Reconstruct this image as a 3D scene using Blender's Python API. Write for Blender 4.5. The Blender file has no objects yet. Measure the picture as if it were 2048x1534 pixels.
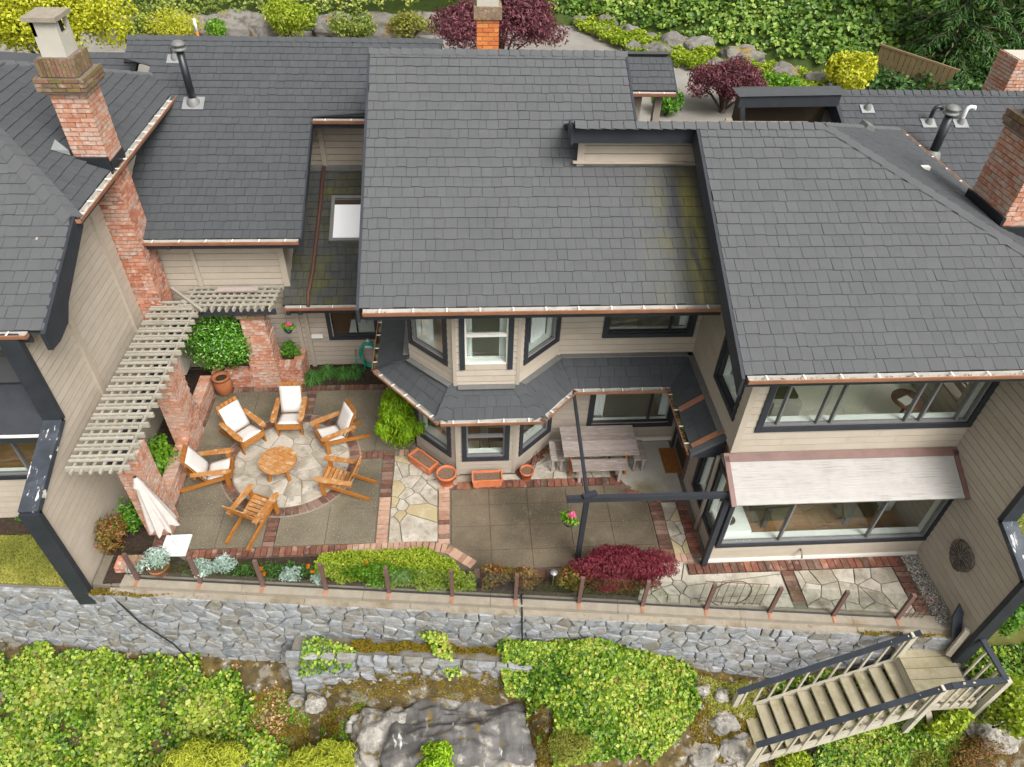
import bpy, math, random
import numpy as np
from mathutils import Matrix, Vector, noise
R_ = math.radians
random.seed(7); rng = np.random.default_rng(7)
sc = bpy.context.scene
COL = sc.collection

# ------------------------------------------------------------------ camera
yaw, pitch, roll = R_(5.2), R_(41.9), R_(2.3)
hd = Vector((math.sin(yaw)*math.cos(pitch), math.cos(yaw)*math.cos(pitch), -math.sin(pitch)))
r0 = Vector((math.cos(yaw), -math.sin(yaw), 0)); u0 = r0.cross(hd)
cr = r0*math.cos(roll) + u0*math.sin(roll); cu = -r0*math.sin(roll) + u0*math.cos(roll)
cam = bpy.data.cameras.new('camera'); cam.sensor_width = 36; cam.lens = 36*1422/2048
cam.clip_end = 600; cam.clip_start = .1
cam_o = bpy.data.objects.new('camera', cam); COL.objects.link(cam_o)
cam_o.matrix_world = Matrix(((cr.x, cu.x, -hd.x, 0), (cr.y, cu.y, -hd.y, 0), (cr.z, cu.z, -hd.z, 12), (0, 0, 0, 1)))
sc.camera = cam_o

# ------------------------------------------------------------------ sky, sun, exposure (bright overcast)
SUN_EL, SUN_AZ = 50, 146          # azimuth the light comes FROM, degrees clockwise from +y
w = bpy.data.worlds.new('World'); sc.world = w; w.use_nodes = True
nt = w.node_tree; nt.nodes.clear()
sky = nt.nodes.new('ShaderNodeTexSky'); sky.sky_type = 'NISHITA'; sky.sun_disc = False
sky.sun_elevation = R_(SUN_EL); sky.sun_rotation = R_(SUN_AZ); sky.air_density = 1.0; sky.dust_density = 6; sky.ozone_density = 1
hs = nt.nodes.new('ShaderNodeHueSaturation'); hs.inputs['Saturation'].default_value = .1   # cloud cover: nearly white sky
bg = nt.nodes.new('ShaderNodeBackground'); bg.inputs[1].default_value = .15
wo = nt.nodes.new('ShaderNodeOutputWorld')
nt.links.new(sky.outputs[0], hs.inputs['Color']); nt.links.new(hs.outputs[0], bg.inputs[0]); nt.links.new(bg.outputs[0], wo.inputs[0])
sl = bpy.data.lights.new('sun', 'SUN'); sl.energy = 1.3; sl.angle = R_(26); sl.color = (1, .96, .9)
so = bpy.data.objects.new('sun', sl); COL.objects.link(so)
az = R_(SUN_AZ); el = R_(SUN_EL)
sd = Vector((math.sin(az)*math.cos(el), math.cos(az)*math.cos(el), math.sin(el)))
so.rotation_euler = sd.to_track_quat('Z', 'Y').to_euler(); so.location = (0, -5, 30)
sc.view_settings.view_transform = 'Standard'; sc.view_settings.look = 'None'
sc.view_settings.exposure = 0.68; sc.view_settings.gamma = 1; sc.view_settings.use_curve_mapping = False
sc.render.engine = 'CYCLES'
sc.cycles.max_bounces = 8; sc.cycles.transparent_max_bounces = 12

# ------------------------------------------------------------------ materials
MAT = {}
def hexc(h):
    h = h.lstrip('#'); c = [int(h[i:i+2], 16)/255 for i in (0, 2, 4)]
    return tuple((x/12.92 if x <= .04045 else ((x+.055)/1.055)**2.4) for x in c) + (1,)
def M(name, cols, rough=.8, scale=6., var=.5, detail=5, bump=0., bscale=60., spec=.3, metal=0., over=(), stretch=None, world=False, wave=None, mask=None):
    """cols: colour stops picked by (per-piece random, noise). over: [(colour, noise scale, low, high, amount[, stretch])] wear layers."""
    m = bpy.data.materials.new(name); m.use_nodes = True; MAT[name] = m
    n = m.node_tree.nodes; L = m.node_tree.links
    p = n['Principled BSDF']; p.inputs['Roughness'].default_value = rough; p.inputs['Specular IOR Level'].default_value = spec; p.inputs['Metallic'].default_value = metal
    oi = n.new('ShaderNodeObjectInfo'); at = n.new('ShaderNodeAttribute'); at.attribute_name = 'tint'
    ad = n.new('ShaderNodeMath'); ad.operation = 'ADD'; L.new(oi.outputs['Random'], ad.inputs[0]); L.new(at.outputs['Fac'], ad.inputs[1])
    fr = n.new('ShaderNodeMath'); fr.operation = 'FRACT'; L.new(ad.outputs[0], fr.inputs[0])
    if world:
        co = n.new('ShaderNodeNewGeometry').outputs['Position']
    else:
        tc = n.new('ShaderNodeTexCoord'); sc3 = n.new('ShaderNodeVectorMath'); sc3.operation = 'ADD'
        L.new(tc.outputs['Object'], sc3.inputs[0])
        cm = n.new('ShaderNodeMath'); cm.operation = 'MULTIPLY'; cm.inputs[1].default_value = 53.; L.new(fr.outputs[0], cm.inputs[0]); L.new(cm.outputs[0], sc3.inputs[1])
        co = sc3.outputs[0]
    def noi(s, d=5, st=None):
        v = co
        if st:
            mp = n.new('ShaderNodeMapping'); mp.inputs['Scale'].default_value = st; L.new(co, mp.inputs[0]); v = mp.outputs[0]
        t = n.new('ShaderNodeTexNoise'); t.inputs['Scale'].default_value = s; t.inputs['Detail'].default_value = d; t.inputs['Roughness'].default_value = .6; L.new(v, t.inputs['Vector']); return t.outputs['Fac']
    mx = n.new('ShaderNodeMix'); mx.data_type = 'FLOAT'; mx.inputs[0].default_value = var
    ns = noi(scale, detail, stretch)
    mr = n.new('ShaderNodeMapRange'); mr.inputs[1].default_value = .3; mr.inputs[2].default_value = .7; L.new(ns, mr.inputs[0])
    L.new(mr.outputs[0], mx.inputs[2]); L.new(fr.outputs[0], mx.inputs[3])
    rp = n.new('ShaderNodeValToRGB'); e = rp.color_ramp.elements
    cols = [hexc(c) if isinstance(c, str) else tuple(c)+(1,) for c in cols]
    while len(e) < len(cols): e.new(.5)
    for i, c in enumerate(cols):
        e[i].position = i/max(1, len(cols)-1); e[i].color = c
    L.new(mx.outputs[0], rp.inputs[0]); out = rp.outputs[0]
    for o in over:
        c, s, lo, hi, amt = o[:5]; st = o[5] if len(o) > 5 else None
        f = noi(s, 6, st); q = n.new('ShaderNodeMapRange'); q.inputs[1].default_value = lo; q.inputs[2].default_value = hi; q.inputs[4].default_value = amt; L.new(f, q.inputs[0])
        fo = q.outputs[0]
        if len(o) > 6:      # limit the stain to a world-space band: (axis, a, b, soft)
            g = n.new('ShaderNodeNewGeometry'); sx = n.new('ShaderNodeSeparateXYZ'); L.new(g.outputs['Position'], sx.inputs[0])
            for (axn, a, b, soft) in o[6]:
                for (lim, sgn) in ((a, 1), (b, -1)):
                    k = n.new('ShaderNodeMapRange'); k.inputs[1].default_value = lim - sgn*soft; k.inputs[2].default_value = lim + sgn*soft
                    L.new(sx.outputs[axn], k.inputs[0]); mu = n.new('ShaderNodeMath'); mu.operation = 'MULTIPLY'; L.new(fo, mu.inputs[0]); L.new(k.outputs[0], mu.inputs[1]); fo = mu.outputs[0]
        x = n.new('ShaderNodeMix'); x.data_type = 'RGBA'; L.new(fo, x.inputs[0]); L.new(out, x.inputs[6]); x.inputs[7].default_value = hexc(c); out = x.outputs[2]
    L.new(out, p.inputs['Base Color'])
    if bump:
        b = n.new('ShaderNodeBump'); b.inputs['Strength'].default_value = bump; b.inputs['Distance'].default_value = .02
        L.new(noi(bscale, 4, stretch), b.inputs['Height']); L.new(b.outputs[0], p.inputs['Normal'])
    return m
def leafmat(name, cols, rough=.45, trans=.3, spec=.4):
    m = bpy.data.materials.new(name); m.use_nodes = True; MAT[name] = m
    n = m.node_tree.nodes; L = m.node_tree.links; p = n['Principled BSDF']; p.inputs['Roughness'].default_value = rough; p.inputs['Specular IOR Level'].default_value = spec
    at = n.new('ShaderNodeAttribute'); at.attribute_name = 'tint'
    rp = n.new('ShaderNodeValToRGB'); e = rp.color_ramp.elements
    while len(e) < len(cols): e.new(.5)
    for i, c in enumerate(cols): e[i].position = i/max(1, len(cols)-1); e[i].color = hexc(c)
    L.new(at.outputs['Fac'], rp.inputs[0]); L.new(rp.outputs[0], p.inputs['Base Color'])
    t = n.new('ShaderNodeBsdfTranslucent'); L.new(rp.outputs[0], t.inputs['Color'])
    mx = n.new('ShaderNodeMixShader'); mx.inputs[0].default_value = trans; L.new(p.outputs[0], mx.inputs[1]); L.new(t.outputs[0], mx.inputs[2])
    L.new(mx.outputs[0], n['Material Output'].inputs[0]); return m
def glassmat(name, tint, rough=.02, f0=1.5, extra=0.):
    m = bpy.data.materials.new(name); m.use_nodes = True; MAT[name] = m
    n = m.node_tree.nodes; L = m.node_tree.links; n.remove(n['Principled BSDF'])
    tr = n.new('ShaderNodeBsdfTransparent'); tr.inputs[0].default_value = tint
    gl = n.new('ShaderNodeBsdfGlossy'); gl.inputs['Roughness'].default_value = rough
    fr = n.new('ShaderNodeLayerWeight'); fr.inputs[0].default_value = .5
    pw = n.new('ShaderNodeMath'); pw.operation = 'POWER'; pw.inputs[1].default_value = 4.; L.new(fr.outputs['Facing'], pw.inputs[0])
    ad = n.new('ShaderNodeMath'); ad.operation = 'ADD'; ad.inputs[1].default_value = .02+extra; ad.use_clamp = True; L.new(pw.outputs[0], ad.inputs[0])
    mx = n.new('ShaderNodeMixShader'); L.new(ad.outputs[0], mx.inputs[0]); L.new(tr.outputs[0], mx.inputs[1]); L.new(gl.outputs[0], mx.inputs[2])
    L.new(mx.outputs[0], n['Material Output'].inputs[0]); return m

moss = ('#5f5a22', 1.6, .5, .62, .75)
M('shingle', ['#545556', '#575859', '#5a5b5c'], .88, 5, .6, bump=.5, bscale=110, spec=.25, over=[('#6b6858', 9, .6, .8, .3), ('#515253', 1.2, .5, .7, .4)])
M('shingle_main', ['#555657', '#58595a', '#5b5c5d'], .88, 5, .6, bump=.5, bscale=110, spec=.25, world=True,
  over=[('#a39a58', 2.2, .28, .52, .9, (3, .4, .4), [(0, 4.06, 4.34, .1), (1, 9.5, 12.3, .4)]), ('#6a684a', 2.4, .40, .66, .6, (2, .6, .6), [(0, 3.4, 4.9, .3), (1, 9.5, 12.5, .3)]), ('#6e6b5c', 7, .58, .8, .3), ('#525354', .8, .45, .7, .45)])
M('shingle_dark', ['#47494b', '#4a4c4e', '#4d4f51'], .84, 5, .6, bump=.5, bscale=110, spec=.28, over=[('#404244', 1.5, .5, .7, .4), ('#5a5a50', 6, .6, .8, .3)])
M('shingle_mossy', ['#3a3b3b', '#444544', '#4e4e4a'], .9, 4, .5, bump=.5, bscale=120, world=True, over=[('#57562f', 1.3, .46, .66, .8)])
M('deck', ['#232325', '#2b2b2d'], .9)
M('siding', ['#9c9183', '#a2978a', '#a89d90'], .75, 3, .35, bump=.15, bscale=40, spec=.25, over=[('#8a806f', .8, .48, .72, .45, (1, 1, .3)), ('#7d7364', 3, .6, .75, .35, (2, 2, .4))])
M('siding_warm', ['#a79c8d', '#aea394', '#b4a99a'], .75, 3, .4, bump=.15, bscale=40, spec=.25, over=[('#9f937f', .8, .48, .72, .45, (1, 1, .3)), ('#90856f', 3, .6, .75, .35, (2, 2, .4))])
M('wall_core', ['#796f61', '#817668'], .85)
M('trim_black', ['#25282d', '#2d3036', '#34373d'], .55, 4, .4, bump=.1, spec=.4, over=[('#7a7d80', 22, .72, .8, .5)])
M('trim_worn', ['#2e3238', '#3a3e45', '#454a52'], .6, 4, .3, over=[('#d5d3ce', 2.6, .60, .63, .9, (5, 1.4, 1.4)), ('#5d6269', 2, .5, .7, .5)])
M('frame_grey', ['#6a6a6a', '#777776'], .45, spec=.5)
M('frame_dark', ['#2c2c2e', '#363638'], .45, spec=.5)
M('frame_white', ['#d6d2c8', '#e2dfd6'], .5)
M('inner_white', ['#dfe3de', '#e8ebe6'], .6)
M('curtain', ['#e9ebea', '#f2f3f2'], .9)
M('copper', ['#99694f', '#b07c60', '#c08e72'], .45, 4, .3, spec=.5, metal=.3, over=[('#7a6554', 3, .55, .8, .5)])
M('gutter_white', ['#a8a59e', '#b7b4ad', '#c2bfb9'], .6, 4, .2, over=[('#6e6454', 7, .58, .7, .5)])
M('gutter_moss', ['#8f8b70', '#a29c74'], .8, 6, .2, over=[('#3c3614', 5, .42, .56, .95)])
M('bracket', ['#e8e2d6', '#f0ece4'], .5)
M('flash_grey', ['#8f9090', '#a4a5a5'], .45, 5, .3, metal=.4, spec=.5)
M('flash_dull', ['#6b6b68', '#7b7b78'], .6, 5, .3, metal=.2, spec=.5)
M('flash_brown', ['#6a5049', '#7d6058'], .5, 5, .3, spec=.4, over=[('#4a3a38', 1.2, .5, .7, .5)])
M('pipe_black', ['#1d2023', '#262a2e'], .35, spec=.5)
M('pipe_white', ['#d4d4d2', '#e2e2e0'], .5)
M('pipe_brown', ['#4f352d', '#5d4036'], .5)
M('brick', ['#8a5d4c', '#a56b53', '#b5785e', '#bf8c74', '#ad9080', '#946e5e'], .85, 14, .8, bump=.4, bscale=50, spec=.2, over=[('#d0c6bc', 11, .52, .68, .65)])
M('brick_pale', ['#a06e58', '#b27a60', '#bb8a70', '#b59a8a', '#a67c68'], .85, 14, .8, bump=.4, bscale=50, spec=.2, over=[('#d0c6bc', 10, .5, .68, .65)])
M('brick_orange', ['#b0623a', '#c26d3c', '#c98045', '#b5764e'], .85, 10, .75, bump=.4, bscale=50, over=[('#c98a2e', 3, .5, .7, .5)])
M('brick_moss', ['#54463a', '#77594a', '#8a6656', '#655642', '#947a6a', '#5e5238'], .92, 10, .8, bump=.8, bscale=30, over=[('#6f6a34', 4, .48, .62, .75), ('#b9b2a4', 9, .6, .7, .65), ('#3f362c', 5, .56, .68, .6)])
M('mortar', ['#b0a698', '#bdb4a7'], .95, 8, .1, bump=.4)
M('mortar_dark', ['#6a6258', '#786f63'], .95, 8, .1, bump=.4)
M('paver', ['#4f3b33', '#674a3e', '#765446', '#594338', '#856c5f', '#684e44'], .85, 9, .8, bump=.5, bscale=60, spec=.2, over=[('#382b26', 2.2, .5, .7, .6), ('#a4968b', 8, .58, .72, .5)])
M('paver_pale', ['#9a7864', '#a88772', '#b19480', '#946f5b', '#ab907d'], .85, 9, .8, bump=.3, bscale=60, over=[('#6b4534', 3, .58, .7, .6), ('#c2b3a6', 6, .62, .74, .5)])
M('paver_red', ['#6e473a', '#865646', '#5e4036', '#95654f', '#5c463c', '#8a6f62'], .85, 9, .85, bump=.5, bscale=60, spec=.2, over=[('#42322b', 2.2, .48, .68, .65), ('#b3a094', 6, .56, .72, .55)])
M('concrete', ['#6d6452', '#7a715e', '#877d6a'], .8, .7, .03, bump=1., bscale=80, spec=.4, world=True, over=[('#4c4739', .55, .40, .64, .75), ('#b9b4a5', 40, .57, .68, .8), ('#332f26', 48, .6, .69, .75), ('#5a5433', 1.4, .56, .76, .6)])
M('concrete_dark', ['#665a48', '#726552', '#7e715d'], .75, .7, .03, bump=1., bscale=80, spec=.4, world=True, over=[('#433c2e', .6, .40, .62, .75), ('#aaa28f', 40, .59, .69, .75), ('#332e25', 48, .6, .69, .75), ('#8d8672', 2.2, .6, .72, .4)])
M('slab_pale', ['#a29c90', '#aea99d', '#b6b1a6'], .75, 1.2, .2, bump=.2, world=True, over=[('#6e6238', 1.3, .42, .62, .8, None, [(1, 9.55, 10.25, .25), (0, 3.5, 4.45, .25)])])
M('coping', ['#857c6e', '#918879', '#9c9485'], .85, 5, .3, bump=.6, bscale=80, world=True, over=[('#4b3d2c', 34, .68, .75, .8), ('#7c6038', 1.6, .58, .72, .5), ('#b7afa2', 60, .66, .72, .6)])
M('ledge', ['#80776a', '#8d8374', '#988e7e'], .9, 3, .3, bump=.8, bscale=40, world=True, over=[('#5d4a26', 1.5, .5, .66, .75), ('#77766a', 4, .52, .68, .6), ('#5f5340', 9, .56, .7, .6)])
M('flagstone', ['#a29a8c', '#b0a899', '#b9b1a4', '#a39b8c', '#aaa397'], .8, 3, .6, bump=.7, bscale=20, spec=.3, over=[('#776b55', 1.8, .45, .66, .65), ('#6f6c65', 6, .54, .68, .6), ('#cbc6bb', 5, .58, .72, .5)])
M('flag_yellow', ['#a0906c', '#a99a78', '#ada085'], .8, 3, .6, bump=.5, bscale=25, over=[('#7d6840', 1.8, .5, .7, .5), ('#c3bba8', 5, .58, .72, .5)])
M('joint', ['#6d6557', '#7a7264'], .95, 10, .1, bump=.4)
M('stone', ['#6c6f72', '#7c7f82', '#8c8e90', '#97989a', '#87857f', '#717375'], .85, 7, .7, bump=1., bscale=18, spec=.3, over=[('#aeb0b0', 6, .54, .68, .6), ('#43474b', 4.5, .55, .68, .65), ('#6f6248', 1.2, .5, .66, .6)])
M('stone_mortar', ['#6f6c66', '#7c7973'], .95, 10, .1, bump=.6, bscale=30, over=[('#5f5230', 2, .5, .64, .7)])
M('rock', ['#7c786f', '#8e8980', '#9e9990', '#ada89f'], .88, 3.2, .25, bump=1., bscale=16, over=[('#5c5955', 2.6, .48, .62, .65, (2, 1, .5)), ('#cfcbc2', 7, .6, .68, .7), ('#6e5a22', 3.4, .56, .64, .85), ('#47433f', 9, .58, .66, .6)])
M('rock_dark', ['#5a5754', '#6a6764', '#7a7774'], .88, 2., .2, bump=.7, bscale=10, over=[('#4a4746', 1.3, .45, .6, .75, (3, 1, .35)), ('#dcdcd8', 2.2, .64, .69, .85, (4, 1, .5)), ('#a8a295', 4, .54, .66, .65), ('#6f5d20', 2.6, .6, .67, .85)])
M('boulder', ['#5d5954', '#6c6862', '#7a766f', '#665f58'], .9, 2.4, .4, bump=1., bscale=7, over=[('#8a7024', 1.4, .56, .66, .8), ('#4a4641', 2.4, .5, .64, .65), ('#9a968e', 4, .58, .7, .5)])
M('mossy_earth', ['#453d2c', '#524731', '#5c4f34', '#4b4230'], 1., 6, .1, bump=1., bscale=26, spec=.05, world=True, over=[('#6e5a24', 3, .5, .62, .6), ('#7f7a70', 2.6, .52, .6, .8), ('#b5afa4', 6, .6, .68, .7), ('#2a2519', 8, .54, .66, .6)])
M('soil', ['#2b221b', '#3a2f26', '#4b3d31'], .95, 14, .1, bump=1., bscale=40)
M('potting', ['#5c4a3c', '#77604e', '#8d7662'], .95, 40, .1, bump=1., bscale=70, over=[('#c7b49c', 70, .62, .7, .8)])
M('gravel', ['#6d675e', '#9b958b', '#c5bfb5', '#e2ddd4'], .85, 20, .8)
M('asphalt', ['#7b766f', '#868179', '#908b83'], .9, 1.2, .15, bump=.3, bscale=80, world=True, over=[('#68635b', .5, .5, .7, .5)])
M('lawn_soil', ['#55562a', '#6a6a34'], .95, 6, .1, world=True)
M('bank_soil', ['#33401a', '#3d4c1e', '#2a3415'], .95, 3, .1, world=True)
M('teak', ['#84501c', '#985f24', '#a66d30', '#8d5620'], .55, 5, .5, bump=.2, stretch=(2, 2, 14), spec=.35, over=[('#6d4420', 5, .56, .7, .5)])
M('teak_worn', ['#8d5a2c', '#a06a35', '#ac7d4c', '#96663c'], .6, 6, .4, bump=.2, spec=.3, over=[('#c3ab87', 8, .52, .64, .75), ('#74471f', 4, .56, .7, .5)])
M('cushion', ['#c6c1bb', '#cec9c4'], .9, 5, .2, bump=.5, bscale=14, spec=.1, over=[('#b0a99f', 5, .55, .75, .35)])
M('canvas', ['#b9aea8', '#c2b8b2', '#cac1bb'], .9, 5, .2, bump=.2, bscale=90, spec=.1)
M('white_metal', ['#e4e4e4', '#eeeeee'], .4)
M('wood_grey', ['#7e726b', '#93867e', '#a89c94', '#8a7d78'], .8, 5, .5, bump=.4, bscale=30, stretch=(1, 8, 8), spec=.25, over=[('#c4bbb4', 4, .55, .68, .6, (1, 6, 6))])
M('wood_leg', ['#8a4d22', '#a0602e'], .7)
M('pergola_paint', ['#928d7f', '#9f998b', '#a9a496'], .78, 5, .5, over=[('#7d796b', 3, .52, .7, .55)])
M('pergola_wood', ['#a0908a', '#b0a099'], .8, 4, .4)
M('stair_wood', ['#8f866c', '#a0967b', '#ada38a', '#988e70'], .8, 4, .5, bump=.4, bscale=25, spec=.25, over=[('#77744a', 2.4, .52, .68, .5), ('#c3baa4', 5, .6, .7, .5)])
M('stair_paint', ['#a9a18f', '#b6ae9c', '#bfb8a8'], .75, 4, .5, over=[('#858168', 2.4, .55, .7, .5)])
M('rail_black', ['#2c3038', '#353a43'], .5, 4, .4, spec=.45, over=[('#8b8d8c', 60, .68, .76, .5), ('#454a53', 3, .5, .7, .5)])
M('terracotta', ['#b5623c', '#c26e46', '#cd7e58'], .75, 5, .4, bump=.2, over=[('#e0b79e', 5, .6, .72, .5)])
M('terracotta_old', ['#8a5030', '#9c603c', '#7d4a30'], .75, 4, .4, bump=.3, over=[('#5d6a3a', 3, .55, .7, .4), ('#c09a80', 5, .6, .7, .5)])
M('hose', ['#0d7a6a', '#14907c', '#2aa893'], .4, spec=.5)
M('mat_coir', ['#7c4e22', '#8d5b2a', '#9a6a36'], .95, 12, .1, bump=.6, bscale=120)
M('iron_rust', ['#5c4238', '#6d4f43'], .7)
M('post_brown', ['#5e4842', '#6a524b', '#745c55'], .65, 5, .4)
M('log_end', ['#57504a', '#6a625a', '#7c746a'], .9, 14, .1, bump=.8, bscale=20, over=[('#3a3530', 8, .52, .64, .7)])
M('pot_blue', ['#20304a', '#283a56'], .5)
M('int_floor', ['#8a6642', '#9c764e', '#ab875e'], .5, 5, .5, stretch=(1, 6, 1))
M('int_tile', ['#b5b09c', '#c0bba8'], .4)
M('int_carpet', ['#d5d0c0', '#ddd8ca'], .95)
M('int_wall', ['#e4e1d6', '#eae7dd'], .9)
M('int_wood', ['#5c3820', '#6e4528'], .5)
M('int_dark', ['#3a3026', '#463a2e'], .8)
M('fabric_grey', ['#b5b0a6', '#c2bdb4'], .95)
M('paper', ['#d8d6d0', '#c8c4ba'], .8)
M('poly', ['#9a9691', '#a39f9a', '#aba7a2'], .5, 3, .3, over=[('#4f4a45', 6, .58, .75, .55, (.3, 1, 12)), ('#7a746e', 2, .52, .72, .45)])
M('stem', ['#4a3a2a', '#5c4a38'], .9)
M('bark', ['#4a3d34', '#5e5046'], .95, 6, .3, bump=.8, bscale=15)
M('cable', ['#1c1f20', '#2a2d2e'], .5)
M('fence_brown', ['#6a5a40', '#7c6a4c'], .85, 4, .5)
M('sheet_white', [(.93, .93, .92), (.95, .95, .94)], .25, spec=.6)
glassmat('glass_window', (.965, .985, .97, 1), .015, 1.5, .03)
glassmat('skylight', (.9, .92, .92, 1), .03, 1.5, .9)
glassmat('glass_rail', (.93, .95, .94, 1), .02, 1.45, .0)
glassmat('glass_table', (.62, .78, .72, 1), .02, 1.5, .25)
leafmat('ivy', ['#2e5010', '#496e1a', '#658a22', '#84a230', '#a5b844', '#c0c456', '#947f42'], .35)
leafmat('ivy_bank', ['#3a5a1c', '#557829', '#709236', '#92ad4a', '#b2c060'], .4)
leafmat('hedge', ['#4c5c1c', '#66782a', '#81923a', '#9aa54a', '#b3b258'], .5)
leafmat('chartreuse', ['#6a8416', '#829c1e', '#9aae2a', '#b0ba3a', '#c3c650'], .45, .35)
leafmat('golden', ['#8f9a18', '#aab022', '#c2c42e', '#d2d044', '#a4a830'], .45, .35)
leafmat('lime', ['#4a7414', '#5e8c1c', '#74a228', '#8cb43a'], .45, .35)
leafmat('laurel', ['#2c5810', '#3f7418', '#548c22', '#70a434', '#94bc52'], .25, .2, .6)
leafmat('maple_red', ['#58182a', '#722231', '#88303e', '#9c404c', '#ad555d'], .5, .25)
leafmat('maple_dark', ['#4e2930', '#66363e', '#7c464e', '#935c62'], .5, .25)
leafmat('lace', ['#6a920e', '#84ae14', '#9ec220', '#b6d036'], .45, .35)
leafmat('dusty', ['#93a89c', '#a9bbb0', '#bccbc2', '#ccd8d0'], .8, .15, .1)
leafmat('conifer', ['#26451b', '#345823', '#446a2b', '#567c36'], .6, .1)
leafmat('cypress', ['#8d9a20', '#a4ae2c', '#bcc03c', '#7f8c20'], .5, .25)
leafmat('grass', ['#6a6e24', '#7f8430', '#96963e', '#aca650', '#8c7c40'], .6, .2)
leafmat('green', ['#35610f', '#487a18', '#5d9022', '#78a434'], .45, .3)
leafmat('rose', ['#4a5a1e', '#66702a', '#8a6a30', '#9a5038', '#7c8a34'], .5, .3)
leafmat('sedge', ['#3a6a26', '#4d8236', '#6a9a4a'], .5, .25)
leafmat('olive', ['#6a702a', '#80842e', '#94923a', '#5c6426'], .6, .2)
leafmat('pink', ['#d0306a', '#e0508a', '#f0a0b8', '#e86a98'], .6, .3)
leafmat('purple', ['#6a2a6a', '#7c3a7c', '#8a4a8a'], .6, .3)
leafmat('marigold', ['#d06a08', '#e07c10', '#e89020'], .6, .2)
leafmat('litter', ['#6a4a2c', '#8a6a44', '#a88a60', '#c0a880'], .9, .1, .1)
leafmat('moss_leaf', ['#463c16', '#604f18', '#80661e', '#66641f', '#7c7a2a'], .9, .1, .1)

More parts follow.
